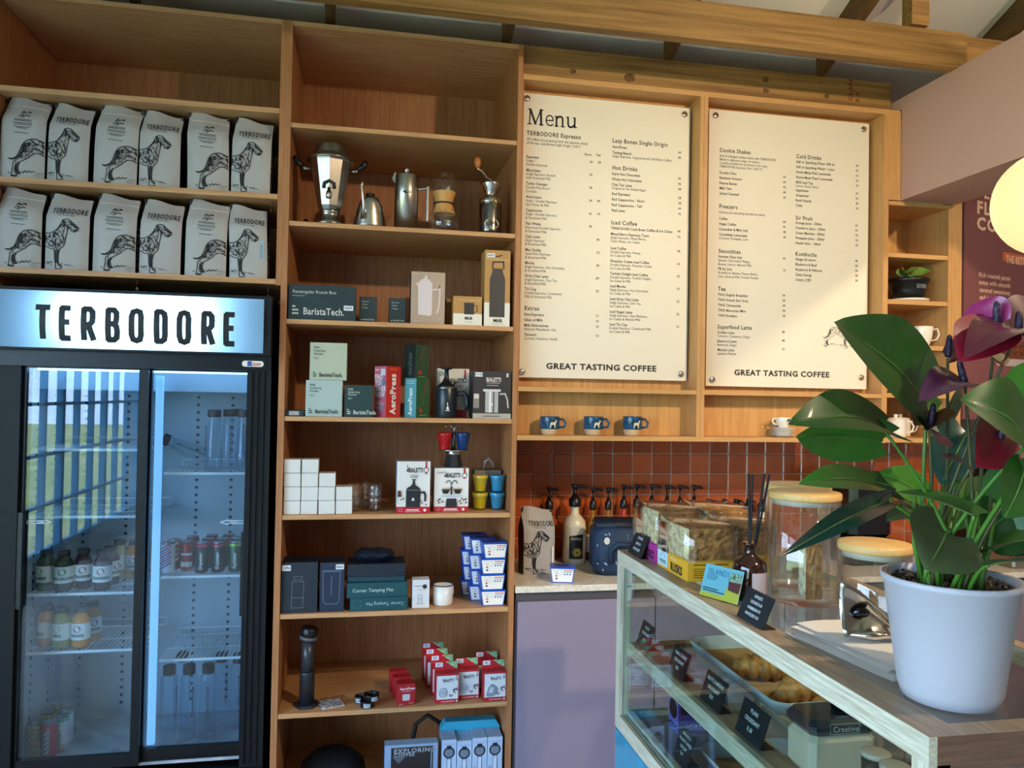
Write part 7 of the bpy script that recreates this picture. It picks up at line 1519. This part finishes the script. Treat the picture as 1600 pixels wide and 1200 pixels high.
b.tube([(.026*math.cos(2*PI*k/20), .022*math.sin(2*PI*k/20), .004*math.sin(4*PI*k/20)) for k in range(21)], .012, 12); b.build('ring', mat('dark_chrome', '#4a4a50', .08, 1.0), t)
for k in range(4):
    t = thing('lidded_tub', 'small dark tub with a pale round lid, %s from the far end' % ORD[k], 'tub', (1.012, -1.765-.056*k, MID+.0006), 0, 'small lidded tubs')
    MB().sh(True).lathe([(.022, 0), (.026, .004), (.027, .07)], 20).build('tub_body', mat('brown_tub', '#4a3626', .4), t); MB().sh(True).lathe([(.028, .0705), (.028, .078), (.024, .079)], 20).build('lid', pmat('#b8aca0'), t)
# ================================================================== anthurium in a pale pot on the case
pcx, pcy = .958, -2.022
pl_t = thing('anthurium', 'anthurium with glossy green leaves and maroon flowers in lilac white pot', 'potted plant', (pcx, pcy, DZT+.0006))
rimz = PY(1490, 900, pcy).z-DZT
POTM = mat('lilac_white_pot', '#b4b2bd', .32)
b = MB().sh(True); b.lathe([(.066, .0), (.072, .003), (.078, .02), (.100, rimz-.012), (.104, rimz-.010), (.106, rimz), (.099, rimz), (.097, rimz-.03)], 48, cap1=False); b.build('pot', POTM, pl_t)
b = MB().sh(True); rr = random.Random(8); n = 30
b.add([(0, 0, rimz-.012)]+[(.0965*k/8*math.cos(2*PI*i/n), .0965*k/8*math.sin(2*PI*i/n), rimz-.02+rr.uniform(-.004, .006)) for k in range(1, 9) for i in range(n)], [(0, 1+i, 1+(i+1) % n) for i in range(n)]+[(1+(k-1)*n+i, 1+k*n+i, 1+k*n+(i+1) % n, 1+(k-1)*n+(i+1) % n) for k in range(1, 8) for i in range(n)]); b.build('soil', mat('bark_soil', '#241810', .9, noise=(60, .8, '#0e0806', V1)), pl_t)
b = MB()
for k in range(260):
    a = rr.uniform(0, 2*PI); q = .092*math.sqrt(rr.random()); s = rr.uniform(.003, .008); x, y, z = q*math.cos(a), q*math.sin(a), rimz-.018+rr.uniform(0, .008)
    e = [Vector((rr.uniform(-1, 1), rr.uniform(-1, 1), rr.uniform(-.5, .5))).normalized()*s for _ in range(3)]; c0 = Vector((x, y, z)); b.m(rr.randrange(2)); b.add([c0+e[0], c0+e[1], c0+e[2], c0+Vector((0, 0, s))], [(0, 1, 3), (1, 2, 3), (2, 0, 3), (0, 2, 1)])
o = b.build('bark_chips', [mat('bark_dark', '#3a281c', .9), mat('bark_pale', '#6a5440', .9)], pl_t); o['kind'] = 'stuff'
PO = Vector((pcx, pcy, DZT+.0006))
def LP(px, py, d): return PD(px, py, d)-PO
LG = mat('anthurium_leaf', '#2a5c1a', .42, noise=(9, .6, '#17400c', V1), coat=.06); LG2 = mat('anthurium_leaf_light_green', '#4a8c2c', .3, noise=(9, .5, '#28591a', V1), coat=.2); LG3 = mat('anthurium_leaf_old', '#4c5a38', .4, noise=(12, .6, '#2e3a20', V1)); LG4 = mat('anthurium_leaf_blue', '#1d4038', .2, coat=.5)
def nv(a, b_, c): return (-_f*a+_u*b_+_r*c)
STEMG = mat('green_stem', '#4a7a28', .4); STEMB = mat('brown_stem', '#4a4a26', .45)
def stem(to, rootpx=None, bend=.02, r=.0032, m_=STEMG, k=[0]):
    k[0] += 1; a = k[0]*2.4; root = Vector((.045*math.cos(a), .045*math.sin(a), rimz-.018)) if rootpx is None else LP(*rootpx)
    to = Vector(to); mid = (root+to)/2; mid.z += bend; mid.x = root.x*.6+to.x*.4; mid.y = root.y*.55+to.y*.45
    pts = [root*(1-t)**2+mid*2*t*(1-t)+to*t*t for t in [i/9 for i in range(10)]]
    return MB().sh(True).tube(pts, [r*(1.3-.5*i/9) for i in range(10)], 8).build('stem', m_, pl_t)
def leaf(b0, d0, b1, d1, wpx, nrm, m_, fold=.22, sag=.03, lobes=.14, curl=0.0, st=True):
    A, B = LP(*b0, d0), LP(*b1, d1); w = wpx*1.3/F_PX*(d0+d1)/2
    o = leaf_mesh(A, B, w, nv(*nrm), fold, sag, lobes, 18, 10, curl).build('leaf', m_, pl_t)
    d = (B-A).normalized(); n_ = nv(*nrm); n_ = (n_-d*n_.dot(d)).normalized()
    vein = MB().sh(True).tube([A+(B-A)*(t)+n_*(sag*(B-A).length*math.sin(PI*t)-curl*(B-A).length*t*t+.0006) for t in [i/10*.96 for i in range(11)]], [.0018*(1-.8*i/10) for i in range(11)], 6); vein.build('midrib', mat('leaf_vein', '#6a8a44', .4), o)
    if st: stem(A)
    return o
leaf((1448, 632), 1.30, (1303, 504), 1.14, 118, (.95, .38, .1), LG, .24, .05)
leaf((1384, 676), 1.24, (1231, 664), 1.10, 78, (.70, .70, .0), LG, .30, .10)
leaf((1378, 688), 1.26, (1244, 682), 1.14, 62, (.95, -.25, .0), LG2, .15, -.05, st=False)  # lit underside of the folded leaf above, its light put into a paler green
leaf((1366, 757), 1.30, (1248, 757), 1.20, 46, (.65, .75, .0), LG2, .2, .06)
leaf((1430, 772), 1.42, (1330, 745), 1.40, 34, (.8, .5, .2), LG3, .15, .04)
leaf((1388, 783), 1.24, (1221, 869), 1.04, 30, (.5, .75, .45), LG4, .35, .05)
leaf((1444, 776), 1.42, (1374, 738), 1.40, 48, (.85, .5, .1), LG2, .15, .06)
leaf((1522, 806), 1.18, (1394, 769), 1.26, 46, (.25, .95, .1), LG, .3, .05)
leaf((1478, 832), 1.14, (1446, 890), 1.08, 92, (.92, .35, -.1), LG3, .12, .08, .25)
leaf((1600, 700), 1.16, (1500, 626), 1.12, 120, (.75, .65, .1), LG, .2, .16)
leaf((1600, 645), 1.30, (1650, 560), 1.30, 80, (.8, .4, 0), LG2, .2, .05)
leaf((1512, 676), 1.34, (1470, 757), 1.30, 62, (.8, .3, -.5), LG4, .2, .05)
leaf((1508, 745), 1.42, (1488, 830), 1.40, 66, (.9, .2, .2), LG, .2, .03)
leaf((1540, 830), 1.36, (1612, 775), 1.30, 84, (.7, .6, .2), LG, .2, .05)
leaf((1545, 862), 1.26, (1650, 842), 1.16, 72, (.5, .85, 0), LG, .25, .06)
leaf((1545, 884), 1.20, (1640, 884), 1.08, 44, (.4, .9, 0), LG3, .2, .05)
leaf((1570, 790), 1.22, (1650, 730), 1.2, 90, (.8, .5, .2), LG, .2, .05)
leaf((1466, 640), 1.38, (1418, 622), 1.36, 34, (.8, .5, .0), LG, .2, .05)
leaf((1468, 668), 1.36, (1500, 600), 1.34, 40, (.7, .2, .6), LG3, .2, .02)
leaf((1440, 800), 1.30, (1385, 815), 1.24, 36, (.3, .9, .2), LG3, .25, .08)
leaf((1600, 735), 1.10, (1568, 810), 1.06, 60, (.8, .4, .3), LG, .2, .05)
SPM = mat('spathe_maroon', '#5c1428', .35, noise=(8, .5, '#2c0a14', V1), coat=.3); SPR = mat('spathe_red', '#9a1630', .35, noise=(8, .5, '#5a0a1a', V1), coat=.3); SPP = mat('spathe_magenta', '#a8246a', .35, noise=(8, .4, '#5a1038', V1), coat=.3); SPV = mat('spathe_purple', '#5a2440', .3, coat=.3); SPO = mat('spathe_bronze', '#5a3420', .35, noise=(8, .5, '#6a4418', V1)); SPX = mat('spadix_purple', '#2e1a36', .45, bump=(160, .4))
def spathe(b0, d0, b1, d1, wpx, nrm, m_, spx=None, fold=.2, sag=.05, st=True, curl=0.0):
    A, B = LP(*b0, d0), LP(*b1, d1); o = leaf_mesh(A, B, wpx*1.15/F_PX*(d0+d1)/2, nv(*nrm), fold, sag, .10, 14, 8, curl).build('spathe', m_, pl_t)
    if spx:
        p, q = LP(*spx[0], d0-.012), LP(*spx[1], d0-.012); MB().sh(True).tube([p+(q-p)*t for t in (0, .15, .6, .9, 1)], [.0042, .0058, .0052, .0042, .0015], 10).build('spadix', SPX, o)
    if st: stem(A, m_=STEMB, r=.0027)
    return o
spathe((1556, 512), 1.22, (1518, 476), 1.26, 66, (.8, .1, -.6), SPP, None, .25, .06, False)
spathe((1556, 512), 1.22, (1500, 566), 1.16, 78, (.75, .5, -.3), SPR, ((1557, 510), (1557, 470)), .2, .06)
spathe((1590, 520), 1.22, (1508, 560), 1.12, 66, (.35, .9, .1), SPM, ((1592, 515), (1592, 486)), .2, .14)
spathe((1530, 545), 1.24, (1566, 572), 1.18, 50, (.6, .7, .3), SPR, None, .2, .04, False)
spathe((1592, 520), 1.22, (1650, 490), 1.25, 90, (.7, .6, .2), SPM, None, .2, .06, False)
spathe((1508, 604), 1.22, (1436, 628), 1.14, 56, (.5, .85, .1), SPV, ((1508, 602), (1498, 563)), .25, .16)
spathe((1481, 560), 1.26, (1520, 542), 1.24, 54, (.5, .8, .0), SPM, ((1481, 558), (1484, 523)), .2, .08)
spathe((1452, 664), 1.24, (1494, 646), 1.20, 46, (.4, .8, -.3), SPO, ((1453, 668), (1459, 630)), .25, -.04)
spathe((1452, 668), 1.22, (1470, 696), 1.18, 62, (.9, .0, .3), SPV, None, .15, .05, False)
spathe((1440, 640), 1.26, (1430, 665), 1.25, 30, (.9, .2, 0), SPO, None, .2, .04, False)
spathe((1562, 672), 1.20, (1526, 730), 1.14, 74, (.85, .3, .2), SPR, ((1562, 690), (1568, 664)), .2, .05)
spathe((1515, 733), 1.20, (1468, 713), 1.16, 20, (.6, .7, .1), SPV, None, .2, .08)
spathe((1572, 784), 1.20, (1640, 760), 1.14, 32, (.6, .7, 0), SPR, None, .2, .05)
for k in range(12):
    a = k*.9; MB().sh(True).tube([(.04*math.cos(a), .04*math.sin(a), rimz-.02), (.055*math.cos(a), .055*math.sin(a), rimz+.05), (.06*math.cos(a+.2), .06*math.sin(a+.2), rimz+.10+.012*(k % 4))], [.0042, .0034, .002], 8).build('stem', STEMG, pl_t)
